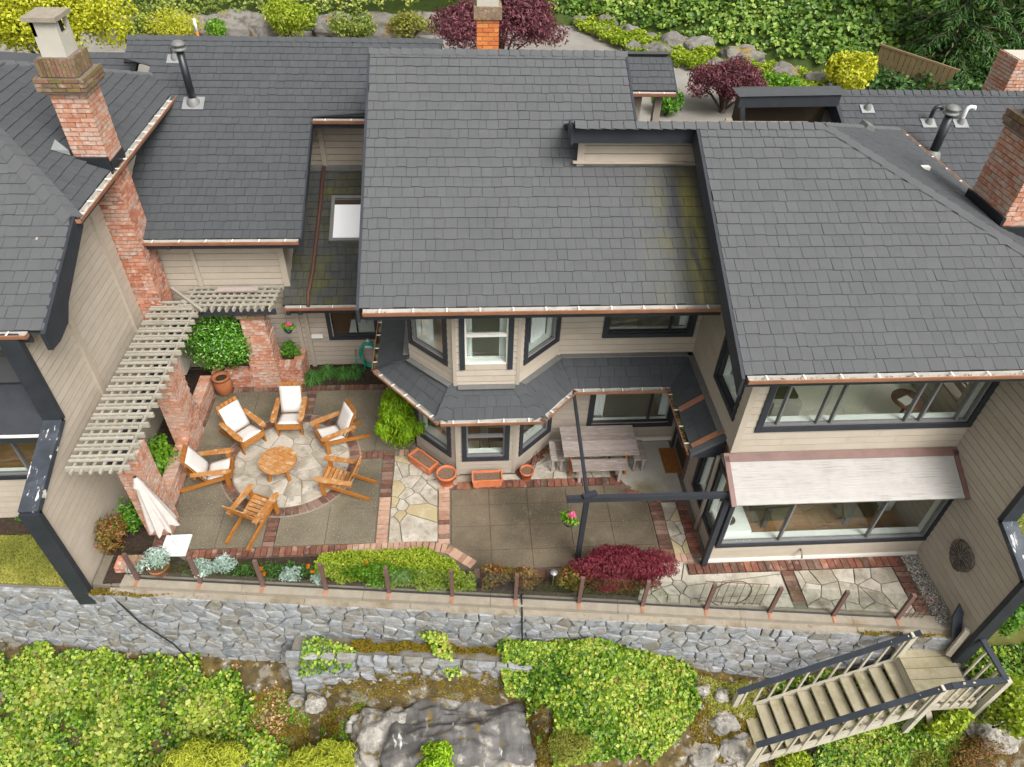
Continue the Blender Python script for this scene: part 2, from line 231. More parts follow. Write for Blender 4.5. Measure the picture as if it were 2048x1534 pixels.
# ------------------------------------------------------------------ mesh helpers
WO = {}                                   # world origin of every object (top-level things sit unrotated while their parts are built)
def link(o, parent=None):
    COL.objects.link(o)
    if parent is not None: o.parent = parent
    return o
def thing(name, loc, label, cat, group=None):
    o = bpy.data.objects.new(name, None); link(o); o.empty_display_size = .2; o.location = loc; WO[o] = Vector(loc)
    o['label'] = label; o['category'] = cat
    if group: o['group'] = group
    return o
def tag(o, label, cat, group=None):
    o['label'] = label; o['category'] = cat
    if group: o['group'] = group
    return o
def struct(o): o['kind'] = 'structure'; return o
def stuff(o, label=None, cat=None):
    o['kind'] = 'stuff'
    if label: o['label'] = label; o['category'] = cat
    return o
class MB:
    def __init__(s): s.v = []; s.f = []; s.t = []; s.sm = []
    def add(s, vs, fs, t=None, smooth=False):
        b = len(s.v); s.v += [tuple(p) for p in vs]; tt = random.random() if t is None else t
        for f in fs: s.f.append(tuple(b+i for i in f)); s.t.append(tt); s.sm.append(smooth)
        return s
    def box(s, x0, x1, y0, y1, z0, z1, t=None):
        return s.add([(x0,y0,z0),(x1,y0,z0),(x1,y1,z0),(x0,y1,z0),(x0,y0,z1),(x1,y0,z1),(x1,y1,z1),(x0,y1,z1)],
            [(0,3,2,1),(4,5,6,7),(0,1,5,4),(1,2,6,5),(2,3,7,6),(3,0,4,7)], t)
    def obox(s, c, U, V, N, a, b, d, t=None):
        """oriented box: centre c, axes U,V,N, half sizes a,b,d"""
        c = Vector(c); U = Vector(U)*a; V = Vector(V)*b; N = Vector(N)*d
        return s.add([c-U-V-N, c+U-V-N, c+U+V-N, c-U+V-N, c-U-V+N, c+U-V+N, c+U+V+N, c-U+V+N],
            [(0,3,2,1),(4,5,6,7),(0,1,5,4),(1,2,6,5),(2,3,7,6),(3,0,4,7)], t)
    def beam(s, A, B, w, h, up=(0,0,1), t=None):
        A = Vector(A); B = Vector(B); d = (B-A); L = d.length; d.normalize(); up = Vector(up)
        sd = d.cross(up)
        if sd.length < 1e-4: sd = Vector((1,0,0))
        sd.normalize(); n = sd.cross(d)
        return s.obox((A+B)/2, d, sd, n, L/2, w/2, h/2, t)
    def prism(s, poly, O, U, V, N, d0, d1, t=None):
        """poly in (u,v) extruded along N from d0 to d1"""
        O = Vector(O); U = Vector(U); V = Vector(V); N = Vector(N); k = len(poly)
        a = [O+U*p[0]+V*p[1]+N*d0 for p in poly]; b = [O+U*p[0]+V*p[1]+N*d1 for p in poly]
        return s.add(a+b, [tuple(range(k))[::-1], tuple(range(k, 2*k))] + [(i, (i+1) % k, k+(i+1) % k, k+i) for i in range(k)], t)
    def tube(s, pts, r, n=6, cap=True, t=None):
        pts = [Vector(p) for p in pts]; rr = r if isinstance(r, (list, tuple)) else [r]*len(pts); vs = []; prev = None
        for i, p in enumerate(pts):
            d = (pts[min(i+1, len(pts)-1)]-pts[max(i-1, 0)]).normalized()
            if prev is None:
                a = d.cross(Vector((0,0,1)));
                if a.length < .1: a = d.cross(Vector((1,0,0)))
            else: a = prev - d*prev.dot(d)
            a.normalize(); prev = a; b = d.cross(a)
            for k in range(n):
                q = 2*math.pi*k/n; vs.append(p + (a*math.cos(q)+b*math.sin(q))*rr[i])
        fs = [(i*n+k, i*n+(k+1) % n, (i+1)*n+(k+1) % n, (i+1)*n+k) for i in range(len(pts)-1) for k in range(n)]
        if cap: fs += [tuple(range(n))[::-1], tuple(range((len(pts)-1)*n, len(pts)*n))]
        return s.add(vs, fs, t, True)
    def lathe(s, c, prof, n=20, t=None):
        c = Vector(c); vs = []; m = len(prof)
        for (r, z) in prof:
            for k in range(n):
                q = 2*math.pi*k/n; vs.append(c+Vector((r*math.cos(q), r*math.sin(q), z)))
        fs = [(i*n+k, i*n+(k+1) % n, (i+1)*n+(k+1) % n, (i+1)*n+k) for i in range(m-1) for k in range(n)]
        return s.add(vs, fs, t, True)
    def build(s, name, mat, parent=None, origin=None):
        me = bpy.data.meshes.new(name); me.from_pydata(s.v, [], s.f)
        me.attributes.new('tint', 'FLOAT', 'FACE').data.foreach_set('value', s.t)
        if any(s.sm): me.polygons.foreach_set('use_smooth', s.sm)
        v = np.array(s.v); c = np.array([(v[:,0].min()+v[:,0].max())/2, (v[:,1].min()+v[:,1].max())/2, v[:,2].min()]) if origin is None else np.array(origin)
        me.vertices.foreach_set('co', (v-c).astype(np.float32).ravel())
        if mat: me.materials.append(MAT[mat])
        me.update(); o = bpy.data.objects.new(name, me); link(o, parent)
        cw = Vector(c); WO[o] = cw; o.location = cw - (WO[parent] if parent is not None else Vector((0,0,0)))
        return o
def box(name, b, mat, parent=None): return MB().box(*b).build(name, mat, parent)
def beam(name, A, B, w, h, mat, parent=None, up=(0,0,1)): return MB().beam(A, B, w, h, up).build(name, mat, parent)
def tube(name, pts, r, mat, parent=None, n=8): return MB().tube(pts, r, n).build(name, mat, parent)
def copy_tree(o, parent=None):
    c = o.copy(); COL.objects.link(c); c.parent = parent
    for ch in o.children: copy_tree(ch, c)
    return c

# leaves: numpy kites folded along the midrib
def leafmesh(name, mat, pos, nrm, size, parent=None, aspect=.8, fold=.25, spread=.6, up=0., dirs=None, tint=None, sharp=None):
    pos = np.asarray(pos, float); n = len(pos); nrm = np.asarray(nrm, float)
    nn = nrm + rng.normal(0, spread, (n, 3)) + np.array([0, 0, up]); nn /= np.linalg.norm(nn, axis=1, keepdims=True)+1e-9
    d = rng.normal(0, 1, (n, 3)) if dirs is None else dirs + rng.normal(0, spread*.6, (n, 3))
    d -= nn*np.sum(d*nn, axis=1, keepdims=True); d /= np.linalg.norm(d, axis=1, keepdims=True)+1e-9
    s = np.cross(nn, d); L = (size*rng.uniform(.65, 1.25, n))[:, None]; Wd = L*aspect*.5
    a = pos - d*L*.5; t = pos + d*L*.5 - nn*L*.12; m = pos - d*L*.05
    l = m + s*Wd + nn*L*fold*.5; r = m - s*Wd + nn*L*fold*.5
    v = np.stack([a, r, t, l], 1).reshape(-1, 3)
    me = bpy.data.meshes.new(name); me.vertices.add(4*n); me.loops.add(6*n); me.polygons.add(2*n)
    c = np.array([(v[:,0].min()+v[:,0].max())/2, (v[:,1].min()+v[:,1].max())/2, v[:,2].min()])
    me.vertices.foreach_set('co', (v-c).astype(np.float32).ravel())
    base = (np.arange(n)*4)[:, None]; idx = np.concatenate([base+0, base+1, base+2, base+0, base+2, base+3], 1)
    me.loops.foreach_set('vertex_index', idx.ravel().astype(np.int32))
    me.polygons.foreach_set('loop_start', (np.arange(2*n)*3).astype(np.int32)); me.polygons.foreach_set('loop_total', np.full(2*n, 3, np.int32))
    tv = rng.random(n) if tint is None else np.clip(tint, 0, 1)
    me.attributes.new('tint', 'FLOAT', 'FACE').data.foreach_set('value', np.repeat(tv, 2).astype(np.float32))
    me.materials.append(MAT[mat]); me.update(calc_edges=True); me.validate()
    o = bpy.data.objects.new(name, me); link(o, parent); cw = Vector(c); WO[o] = cw
    o.location = cw - (WO[parent] if parent is not None else Vector((0,0,0)))
    return o
def blob_pts(lobes, n, inner=.55):
    """points in the outer shell of a union of ellipsoids: lobes = [(cx,cy,cz,rx,ry,rz)]"""
    w_ = np.array([l[3]*l[4]+l[3]*l[5]+l[4]*l[5] for l in lobes]); w_ /= w_.sum()
    k = rng.choice(len(lobes), n, p=w_); Lb = np.array(lobes)[k]
    d = rng.normal(0, 1, (n, 3)); d /= np.linalg.norm(d, axis=1, keepdims=True)
    r = rng.uniform(inner, 1.05, n)[:, None]
    p = Lb[:, :3] + d*Lb[:, 3:]*r; nm = d/Lb[:, 3:]; nm /= np.linalg.norm(nm, axis=1, keepdims=True)
    return p, nm
def make_lobes(c, r, n, size=.45, flat=1., seed=None):
    out = []
    for _ in range(n):
        d = rng.normal(0, 1, 3); d /= np.linalg.norm(d); d[2] = abs(d[2])*.9-.1
        k = rng.uniform(.45, .8)
        s = size*rng.uniform(.75, 1.25)
        out.append((c[0]+d[0]*r[0]*k, c[1]+d[1]*r[1]*k, c[2]+d[2]*r[2]*k, r[0]*s, r[1]*s, r[2]*s*flat))
    return out
def shrub(name, loc, r, label, cat, mat, n, leaf, lobes=9, size=.5, aspect=.6, spread=.6, up=.3, group=None, stems=5, crown='crown', inner=.5, z0=None, fold=.25, droop=False):
    """loc = base on the ground, r = crown radii; crown centre sits r.z above the base"""
    t = thing(name, loc, label, cat, group); c = (loc[0], loc[1], loc[2]+r[2]*(.85 if z0 is None else z0))
    lb = make_lobes(c, r, lobes, size) + [(c[0], c[1], c[2], r[0]*.7, r[1]*.7, r[2]*.75)]
    p, nm = blob_pts(lb, n, inner); ok = p[:, 2] > loc[2]+.02; p = p[ok]; nm = nm[ok]
    tn = rng.random(len(p))*.7 + .3*np.array([noise.noise(Vector(q)*2.2)*.5+.5 for q in p])
    leafmesh(crown, mat, p, nm, leaf, t, aspect, fold, spread, up, tint=tn, dirs=(nm*np.array([1, 1, .2])+np.array([0, 0, -.9])) if droop else None)
    b = MB()
    for k in range(stems):
        l = lb[k % len(lb)]; x = loc[0]+rng.uniform(-.15, .15)*r[0]; y = loc[1]+rng.uniform(-.15, .15)*r[1]
        mid = ((x+l[0])/2+rng.uniform(-.05, .05), (y+l[1])/2, (loc[2]+l[2])/2+.05*r[2])
        b.tube([(x, y, loc[2]-.05), mid, l[:3]], [max(.012, r[0]*.035), max(.009, r[0]*.025), .006], 5)
    b.build('stem', 'bark', t)
    return t

# polygons
def clip_half(poly, px, py, nx, ny):
    out = []; k = len(poly)
    for i in range(k):
        a = poly[i]; b = poly[(i+1) % k]; da = (a[0]-px)*nx+(a[1]-py)*ny; db = (b[0]-px)*nx+(b[1]-py)*ny
        if da <= 0: out.append(a)
        if (da < 0 < db) or (db < 0 < da):
            q = da/(da-db); out.append((a[0]+(b[0]-a[0])*q, a[1]+(b[1]-a[1])*q))
    return out
def voronoi(seeds, bound, gap, clip=None, ax=1., ay=1.):
    res = []; S = np.array(seeds)
    for i, (x, y) in enumerate(seeds):
        poly = list(bound); d = np.hypot((S[:, 0]-x)*ax, (S[:, 1]-y)*ay); order = np.argsort(d)[1:22]
        for j in order:
            ex, ey = (S[j, 0]-x)*ax*ax, (S[j, 1]-y)*ay*ay; l = math.hypot(ex, ey)
            if l < 1e-6: continue
            nx, ny = ex/l, ey/l; mxp, myp = (S[j, 0]+x)/2-nx*gap/2, (S[j, 1]+y)/2-ny*gap/2
            poly = clip_half(poly, mxp, myp, nx, ny)
            if len(poly) < 3: break
        if len(poly) >= 3: res.append(poly)
    return res
def area(p): return abs(sum(p[i][0]*p[(i+1) % len(p)][1]-p[(i+1) % len(p)][0]*p[i][1] for i in range(len(p)))/2)
def slab(b, poly, O, U, V, N, h, bev=.012, d0=-.03, tilt=0., t=None, rough=0.):
    """a stone: polygon with bevelled raised top"""
    cx = sum(p[0] for p in poly)/len(poly); cy = sum(p[1] for p in poly)/len(poly); k = len(poly)
    O = Vector(O); U = Vector(U); V = Vector(V); N = Vector(N); tx, ty = random.uniform(-tilt, tilt), random.uniform(-tilt, tilt)
    def at(p, d): return O+U*p[0]+V*p[1]+N*d
    def sh(p):
        l = math.hypot(p[0]-cx, p[1]-cy)+1e-6; q = max(0, 1-bev/l); return (cx+(p[0]-cx)*q, cy+(p[1]-cy)*q)
    a = [at(p, d0) for p in poly]; m = [at(p, h*.55) for p in poly]
    tp = [at(sh(p), h+(p[0]-cx)*tx+(p[1]-cy)*ty+random.uniform(-rough, rough)) for p in poly]
    fs = [(i, (i+1) % k, k+(i+1) % k, k+i) for i in range(k)] + [(k+i, k+(i+1) % k, 2*k+(i+1) % k, 2*k+i) for i in range(k)]
    if rough:
        cc = at((cx, cy), h+rough*.8); fs += [(2*k+i, 2*k+(i+1) % k, 3*k) for i in range(k)]; b.add(a+m+tp+[cc], fs, t)
    else:
        fs += [tuple(range(2*k, 3*k))]; b.add(a+m+tp, fs, t)
X3, Y3, Z3 = Vector((1,0,0)), Vector((0,1,0)), Vector((0,0,1))
# ------------------------------------------------------------------ building kit
EXPO = .226
class Plane:
    """roof plane: eave origin O, unit U along the eave, unit V up the slope"""
    def __init__(s, O, U, V): s.O = Vector(O); s.U = Vector(U).normalized(); s.V = Vector(V).normalized(); s.N = s.U.cross(s.V)
    def uv(s, p): d = Vector(p)-s.O; return (d.dot(s.U), d.dot(s.V))
    def at(s, u, v, d=0): return s.O + s.U*u + s.V*v + s.N*d
def poly_span(poly, v):
    xs = []
    for i in range(len(poly)):
        a = poly[i]; b = poly[(i+1) % len(poly)]
        if (a[1] <= v < b[1]) or (b[1] <= v < a[1]): xs.append(a[0]+(b[0]-a[0])*(v-a[1])/(b[1]-a[1]))
    return (min(xs), max(xs)) if len(xs) >= 2 else None
def roof(house, pl, pts, mat, budget=0, expo=EXPO, wmin=.14, wmax=.25, name='roof', holes=(), thick=.07, skip=None, prefer=None):
    """deck + shingle courses. The first `budget` shingles (lowest courses) are objects, the rest one joined part."""
    poly = [pl.uv(p) for p in pts]
    deck = MB().prism(poly, pl.O, pl.U, pl.V, pl.N, -thick, -.012).build(name, 'deck', house)
    v0 = min(p[1] for p in poly); vm = max(p[1] for p in poly); rest = MB(); cnt = 0; rows = int((vm-v0)/expo+.8)
    for i in range(rows):
        a = v0 + i*expo; b = min(a+expo, vm); s0 = poly_span(poly, a+1e-4); s1 = poly_span(poly, b-1e-4)
        if not s0 or not s1: continue
        lo = min(s0[0], s1[0]); hi = max(s0[1], s1[1]); u = lo - random.uniform(0, wmax)
        while u < hi:
            w = random.uniform(wmin, wmax); e = u+w-random.choice((.004, .005, .007)); jit = random.uniform(-.008, .008)
            q = [max(min(u, s0[1]), s0[0]), max(min(e, s0[1]), s0[0]), max(min(e, s1[1]), s1[0]), max(min(u, s1[1]), s1[0])]
            u += w
            if q[1]-q[0] < .02 and q[2]-q[3] < .02: continue
            um = (q[0]+q[1])/2; vmid = (a+b)/2
            if any(h[0] < um < h[1] and h[2] < vmid < h[3] for h in holes): continue
            if skip and skip(pl.at(um, vmid)): continue
            h = .024+random.uniform(-.004, .005); bb = a+jit-.006
            vs = [pl.at(q[0], bb, -.005), pl.at(q[1], bb, -.005), pl.at(q[2], b+.02, -.01), pl.at(q[3], b+.02, -.01),
                  pl.at(q[0], bb, h), pl.at(q[1], bb, h), pl.at(q[2], b+.02, .004), pl.at(q[3], b+.02, .004)]
            fs = [(4,5,6,7), (0,1,5,4), (1,2,6,5), (3,0,4,7)]
            if cnt < budget and (prefer is None or prefer(pl.at(um, vmid))):
                MB().add(vs, fs).build('shingle', mat, deck); cnt += 1
            else: rest.add(vs, fs)
    if rest.v: stuff(rest.build('shingle_courses', mat, deck))
    return deck
def caps(parent, A, B, n1, n2, mat='shingle', w=.13, step=.2, lift=.03):
    """row of folded cap shingles along a ridge or hip from A up to B; n1, n2 = the directions down either side"""
    A = Vector(A); B = Vector(B); L = (B-A).length; d = (B-A)/L; n1 = Vector(n1).normalized(); n2 = Vector(n2).normalized(); up = Vector((0,0,1))
    k = int(L/step)
    for i in range(k):
        p = A+d*(i*L/k); q = p+d*(L/k+.04); h0 = lift+.022+random.uniform(-.004, .004); h1 = lift
        vs = [p+n1*w+up*(h0-.015), p+up*h0, p+n2*w+up*(h0-.015), q+n1*w+up*(h1-.015), q+up*h1, q+n2*w+up*(h1-.015)]
        low = [x-up*.03 for x in vs[:3]]
        MB().add(vs+low, [(0,1,4,3), (1,2,5,4), (6,7,1,0), (7,8,2,1)]).build('ridge_cap', mat, parent)
def gutter(house, A, B, out, lining='gutter_white', step=.55, r=.055, fascia=.2, debris=0, fmat='trim_black'):
    """open gutter from A to B hung on a black fascia; out = horizontal outward direction"""
    A = Vector(A); B = Vector(B); o = Vector(out).normalized(); up = Vector((0,0,1)); d = (B-A).normalized(); L = (B-A).length
    f = MB(); f.obox((A+B)/2-o*.02-up*(.03+fascia/2), d, o, up, L/2, .02, fascia/2); f.build('fascia', fmat, house)
    def chan(offs, flip=False):
        vs = []; 
        for P in (A, B):
            for (x, z) in offs: vs.append(P+o*x+up*z)
        k = len(offs); return vs, [(i, i+1, k+i+1, k+i) for i in range(k-1)]
    g = MB(); w2 = r*2
    g.add(*chan([(.0, -.09), (w2*.9, -.09), (w2, -.06), (w2+.012, -.012), (w2+.012, 0), (w2-.004, 0), (w2-.006, -.012), (w2-.012, -.055)]))
    for P in (A, B): g.add([P+up*-.09, P+o*w2*.9+up*-.09, P+o*w2+up*-.01, P+up*-.01], [(0,1,2,3)])
    go = g.build('gutter', 'copper', house)
    l = MB(); l.add(*chan([(w2-.014, -.012), (w2-.018, -.07), (.006, -.075), (.004, .0)])); l.build('lining', lining, go)
    k = max(2, int(L/step))
    for i in range(k):
        c = A+d*((i+.5)*L/k); MB().obox(c+o*(r*.98)-up*.006, d, o, up, .012, r, .006).build('bracket', 'bracket', go)
    if debris:
        n = int(debris*L); t = rng.random(n); P = np.array(A)[None]+np.outer(t*L, np.array(d))+np.outer(rng.uniform(.01, w2-.02, n), np.array(o)); P[:, 2] += rng.uniform(-.07, -.05, n)
        stuff(leafmesh('leaf_litter', 'litter', P, np.tile([0,0,1.], (n, 1)), .035, go, .7))
    return go
def board(poly, P0, U, N, z0, z1):
    """lapped siding board: polygon in (u,z), proud at its lower edge"""
    P0 = Vector(P0); U = Vector(U); N = Vector(N); k = len(poly)
    dep = lambda z: .032-.014*(z-z0)/max(.02, z1-z0)
    poly = [(p[0], p[1] if p[1] > z0+.02 else z0+.02) for p in poly]
    pt = lambda p, d: Vector((P0.x+U.x*p[0]+N.x*d, P0.y+U.y*p[0]+N.y*d, p[1]))
    a = [pt(p, 0) for p in poly]; b = [pt(p, dep(p[1])) for p in poly]
    return a+b, [tuple(range(k, 2*k))]+[(i, (i+1) % k, k+(i+1) % k, k+i) for i in range(k)]
def wall(house, P0, U, N, outline, openings=(), mat='siding', h=.15, thick=.12, core=True, boards=True, limit=999, coremat='wall_core', inner=None):
    """P0: horizontal start of the wall; outline convex polygon in (u,z); openings (u0,u1,z0,z1)"""
    P0 = Vector((P0[0], P0[1], 0)); U = Vector(U).normalized(); N = Vector(N).normalized(); Z = Vector((0,0,1)); b = MB()
    us = sorted({p[0] for p in outline} | {v for o in openings for v in o[:2]}); zs = sorted({p[1] for p in outline} | {v for o in openings for v in o[2:]})
    if openings:
        for i in range(len(us)-1):
            for j in range(len(zs)-1):
                um, zm = (us[i]+us[i+1])/2, (zs[j]+zs[j+1])/2
                if any(o[0] < um < o[1] and o[2] < zm < o[3] for o in openings): continue
                cell = [(us[i], zs[j]), (us[i+1], zs[j]), (us[i+1], zs[j+1]), (us[i], zs[j+1])]
                cell = clip_convex(cell, outline)
                if len(cell) >= 3: b.prism(cell, P0, U, Z, N, -thick, 0)
    else: b.prism(outline, P0, U, Z, N, -thick, 0)
    w = b.build('wall', coremat, house)
    if not boards: return w
    z = min(p[1] for p in outline); zt = max(p[1] for p in outline); ua, ub = min(p[0] for p in outline), max(p[0] for p in outline); cnt = 0
    while z < zt-.02:
        z1 = min(z+h, zt); segs = [(ua, ub)]
        for o in openings:
            if o[2] < z1-.04 and o[3] > z+.04:
                ns = []
                for s in segs:
                    if o[0] > s[0]: ns.append((s[0], min(s[1], o[0])))
                    if o[1] < s[1]: ns.append((max(s[0], o[1]), s[1]))
                segs = [s for s in ns if s[1]-s[0] > .02]
        for s in segs:
            pc = clip_convex([(s[0], z), (s[1], z), (s[1], z1), (s[0], z1)], outline)
            if len(pc) >= 3 and area(pc) > .002:
                v, f = board(pc, P0, U, N, z, z1); MB().add(v, f).build('siding_board', mat, w)
        z = z1
    return w
def clip_convex(poly, outline):
    k = len(outline); A = sum(outline[i][0]*outline[(i+1) % k][1]-outline[(i+1) % k][0]*outline[i][1] for i in range(k)); sg = 1 if A > 0 else -1
    for i in range(k):
        a = outline[i]; b = outline[(i+1) % k]; ex, ey = b[0]-a[0], b[1]-a[1]; l = math.hypot(ex, ey)
        if l < 1e-6: continue
        poly = clip_half(poly, a[0], a[1], sg*ey/l, -sg*ex/l)
        if len(poly) < 3: return []
    return poly
def window(house, P0, U, N, u0, u1, z0, z1, trim=.1, mull=(), frame='frame_grey', sash=None, curtains=(), sill=True, trims='LRTB', glass='glass_window', reveal=.14, sillw=.1, tmat='trim_black'):
    """u0..u1, z0..z1 = outer edge of the black trim"""
    P0 = Vector((P0[0], P0[1], 0)); U = Vector(U).normalized(); N = Vector(N).normalized(); Z = Vector((0,0,1))
    def bx(b, a0, a1, c0, c1, d0, d1): b.obox(P0+U*(a0+a1)/2+Z*(c0+c1)/2+N*(d0+d1)/2, U, Z, N, (a1-a0)/2, (c1-c0)/2, (d1-d0)/2)
    b = MB(); t = trim
    if 'L' in trims: bx(b, u0, u0+t, z0, z1, -.02, .055)
    if 'R' in trims: bx(b, u1-t, u1, z0, z1, -.02, .055)
    if 'B' in trims: bx(b, u0+t, u1-t, z0, z0+t, -.02, .053)
    if 'T' in trims: bx(b, u0+t, u1-t, z1-t, z1, -.02, .053)
    wn = b.build('window', tmat, house)
    a0, a1, c0, c1 = u0+t, u1-t, z0+t, z1-t; fw = .032
    f = MB(); bx(f, a0, a0+fw, c0, c1, -.07, .015); bx(f, a1-fw, a1, c0, c1, -.07, .015); bx(f, a0+fw, a1-fw, c0, c0+fw, -.07, .015); bx(f, a0+fw, a1-fw, c1-fw, c1, -.07, .015)
    f.build('frame', frame, wn)
    xs = [a0+fw]+list(mull)+[a1-fw]
    for m_ in mull: m1 = MB(); bx(m1, m_-.018, m_+.018, c0+fw, c1-fw, -.06, .02); m1.build('mullion', frame, wn)
    if sash:
        m1 = MB(); bx(m1, a0+fw, a1-fw, sash-.025, sash+.025, -.06, .02); m1.build('rail', frame, wn)
    for i in range(len(xs)-1):
        zz = [c0+fw, c1-fw] if not sash else [c0+fw, sash, c1-fw]
        for j in range(len(zz)-1):
            p = MB(); bx(p, xs[i], xs[i+1], zz[j], zz[j+1], -.035, -.031); p.build('pane', glass, wn)
    if sill:
        s = MB(); bx(s, a0, a1, c0-.03, c0+.015, -.07-sillw, -.075); bx(s, a0-.01, a0+.012, c0, c1, -.07-reveal, -.075); bx(s, a1-.012, a1+.01, c0, c1, -.07-reveal, -.075); s.build('sill', 'inner_white', wn)
    for (ca, cb) in curtains:
        n = 28; vs = []
        for i in range(n):
            uu = ca+(cb-ca)*i/(n-1); dd = -.24+.03*math.sin(i*1.25)+random.uniform(-.006, .006)
            vs += [P0+U*uu+N*dd+Z*(c0+.0), P0+U*uu+N*(dd*.97)+Z*(c1-.02)]
        MB().add(vs, [(2*i, 2*i+2, 2*i+3, 2*i+1) for i in range(n-1)], smooth=True).build('curtain', 'curtain', wn)
    return wn
def vent(parent, p, h, r, mat='pipe_black', cap=None, plate=.22, hook=False, pl=None):
    """flue or vent pipe with flashing; p on the roof surface"""
    x, y, z = p; pts = [(x, y, z-.1), (x, y, z+h)]
    if hook: pts = [(x, y, z-.1), (x, y, z+h*.75), (x+.02, y, z+h*.95), (x+.09, y, z+h), (x+.17, y, z+h-.01), (x+.19, y, z+h-.07)]
    v = tube('vent_pipe', pts, r, mat, parent, 12)
    MB().lathe((x, y, z), [(r*1.9, -.06), (r*1.7, .08), (r*1.05, .16)], 14).build('collar', 'flash_dull', v)
    if pl:
        MB().obox(Vector(p)+pl.N*.035, pl.U, pl.V, pl.N, plate, plate*.8, .006).build('flashing', 'flash_grey', v)
    if cap:
        MB().lathe((x, y, z+h), [(r*1.0, -.02), (cap*1.0, 0), (cap, .03), (r*1.2, .05), (r*1.2, .09), (cap*.95, .1), (cap*.95, .13), (cap*.5, .19), (.001, .2)], 18).build('cap', 'flash_dull' if mat != 'pipe_white' else mat, v)
    return v
BW, BH = .25, .088      # brick face incl. joint
def brickwork(parent, x0, x1, y0, y1, z0, z1, mat, budget, faces='FRL', name='brick', cull=None):
    """running-bond bricks round a core; the first `budget` are objects, the rest joined"""
    rest = MB(); n = 0; rows = int(round((z1-z0)/BH)); hh = (z1-z0)/rows; prot = .008
    defs = {'F': (Vector((x0, y0, 0)), X3, -Y3, x1-x0), 'R': (Vector((x1, y0, 0)), Y3, X3, y1-y0), 'L': (Vector((x0, y1, 0)), -Y3, -X3, y1-y0), 'B': (Vector((x1, y1, 0)), -X3, Y3, x1-x0)}
    items = []
    for r in range(rows):
        for k in faces:
            P0, U, N, L = defs[k]; u = -(BW/2)*(r % 2)
            while u < L-.01:
                a = max(u, 0); b = min(u+BW, L)
                if b-a > .025: items.append((k, r, a+(.0065 if a > 0 else -.006*(k in 'FB')), b-(.0065 if b < L else -.006*(k in 'FB')), z0+r*hh))
                u += BW
    order = items[::-1]
    for (k, r, a, b, z) in order:
        P0, U, N, L = defs[k]
        if cull and cull(P0+U*(a+b)/2+Z3*z): continue
        pr = prot+random.uniform(-.004, .006); c = P0+U*(a+b)/2+N*(pr/2-.01)+Z3*(z+hh/2)
        mb = MB() if n < budget else rest
        mb.obox(c, U, Z3, N, (b-a)/2, hh/2-.0075, pr/2+.01)
        if n < budget: mb.build(name, mat, parent); n += 1
    if rest.v: stuff(rest.build('brickwork', mat, parent))
def flat_u(y): return Vector((0, math.cos(R_(y)), math.sin(R_(y))))

# ================================================================== the middle house
HM = thing('house', (1.5, 11, 0), 'taupe sided two-storey house with grey shingle roof and bay window facing the patio', 'house')
S2 = math.sqrt(.5)
# -- roofs
PM = Plane((-1.72, 9.8, 4.93), X3, flat_u(25)); t25 = math.tan(R_(25))
zM = lambda y: 4.93+(y-9.8)*t25
rm = roof(HM, PM, [(-1.72, 9.8, zM(9.8)), (4.8, 9.8, zM(9.8)), (4.8, 12.5, zM(12.5)), (3.4, 12.52, zM(12.52)), (3.4, 15.1, zM(15.1)), (-1.72, 15.1, zM(15.1))], 'shingle_main', 115)
PMb = Plane((3.4, 19.5, zM(15.1)-4.4*t25), -X3, Vector((0, -math.cos(R_(25)), math.sin(R_(25)))))
roof(HM, PMb, [(3.4, 19.5, zM(15.1)-4.4*t25), (-1.72, 19.5, zM(15.1)-4.4*t25), (-1.72, 15.1, zM(15.1)), (3.4, 15.1, zM(15.1))], 'shingle', 0)
caps(rm, (-1.75, 15.1, zM(15.1)), (3.42, 15.1, zM(15.1)), (0, -1, -.47), (0, 1, -.47), 'shingle', .15, .21)
PR = Plane((4.22, 7.8, 5.05), X3, flat_u(25.5)); t255 = math.tan(R_(25.5)); zR = lambda y: 5.05+(y-7.8)*t255
AP = (6.53, 12.15, zR(12.15)); FH = (10.1, 7.8+(5.68-5.05)/t255, 5.68); RH = (10.1, 15.5, 5.68)
rr = roof(HM, PR, [(4.22, 7.8, 5.05), (10.1, 7.8, 5.05), FH, AP, (4.22, 12.15, zR(12.15))], 'shingle', 95, prefer=lambda p: p.x < 8.7)
sl_ = Vector((AP[0]-10.1, 0, AP[2]-5.68)); PS = Plane((10.1, 9.0, 5.68), Y3, sl_)
roof(HM, PS, [FH, RH, AP], 'shingle_dark', 0, expo=.19, wmin=.12, wmax=.22)
caps(rr, FH, AP, (-.5, -.8, -.4), (.8, .6, -.35), 'shingle', .14, .24, .035)
caps(rr, RH, AP, (-.3, .9, -.4), (.6, -.8, -.3), 'shingle', .1, .22, .03)
caps(rr, (2.02, 12.15, zR(12.15)), AP, (0, -1, -.47), (0, 1, -.47), 'shingle', .15, .21)
PRb = Plane((6.6, 15.6, zR(12.15)-3.45*.42), -X3, Vector((0, -1, .42)))
roof(HM, PRb, [(6.53, 12.15, zR(12.15)), (7.2, 13.0, zR(12.15)-.85*.42), (7.2, 14.3, zR(12.15)-2.15*.42), (2.02, 14.3, zR(12.15)-2.15*.42), (2.02, 12.15, zR(12.15))], 'shingle', 0)
t24 = math.tan(R_(24)); PB = Plane((-7.4, 13.62, 4.03), X3, flat_u(24)); zB = lambda y: 4.03+(y-13.62)*t24
rb = roof(HM, PB, [(-7.3, 13.62, zB(13.62)), (-3.42, 13.62, zB(13.62)), (-3.42, 16.75, zB(16.75)), (-1.3, 16.76, zB(16.76)), (-1.3, 19.05, zB(19.05)), (-7.95, 19.05, zB(19.05)), (-7.95, 18.3, zB(18.3)), (-7.3, 18.29, zB(18.29))], 'shingle_dark', 0)
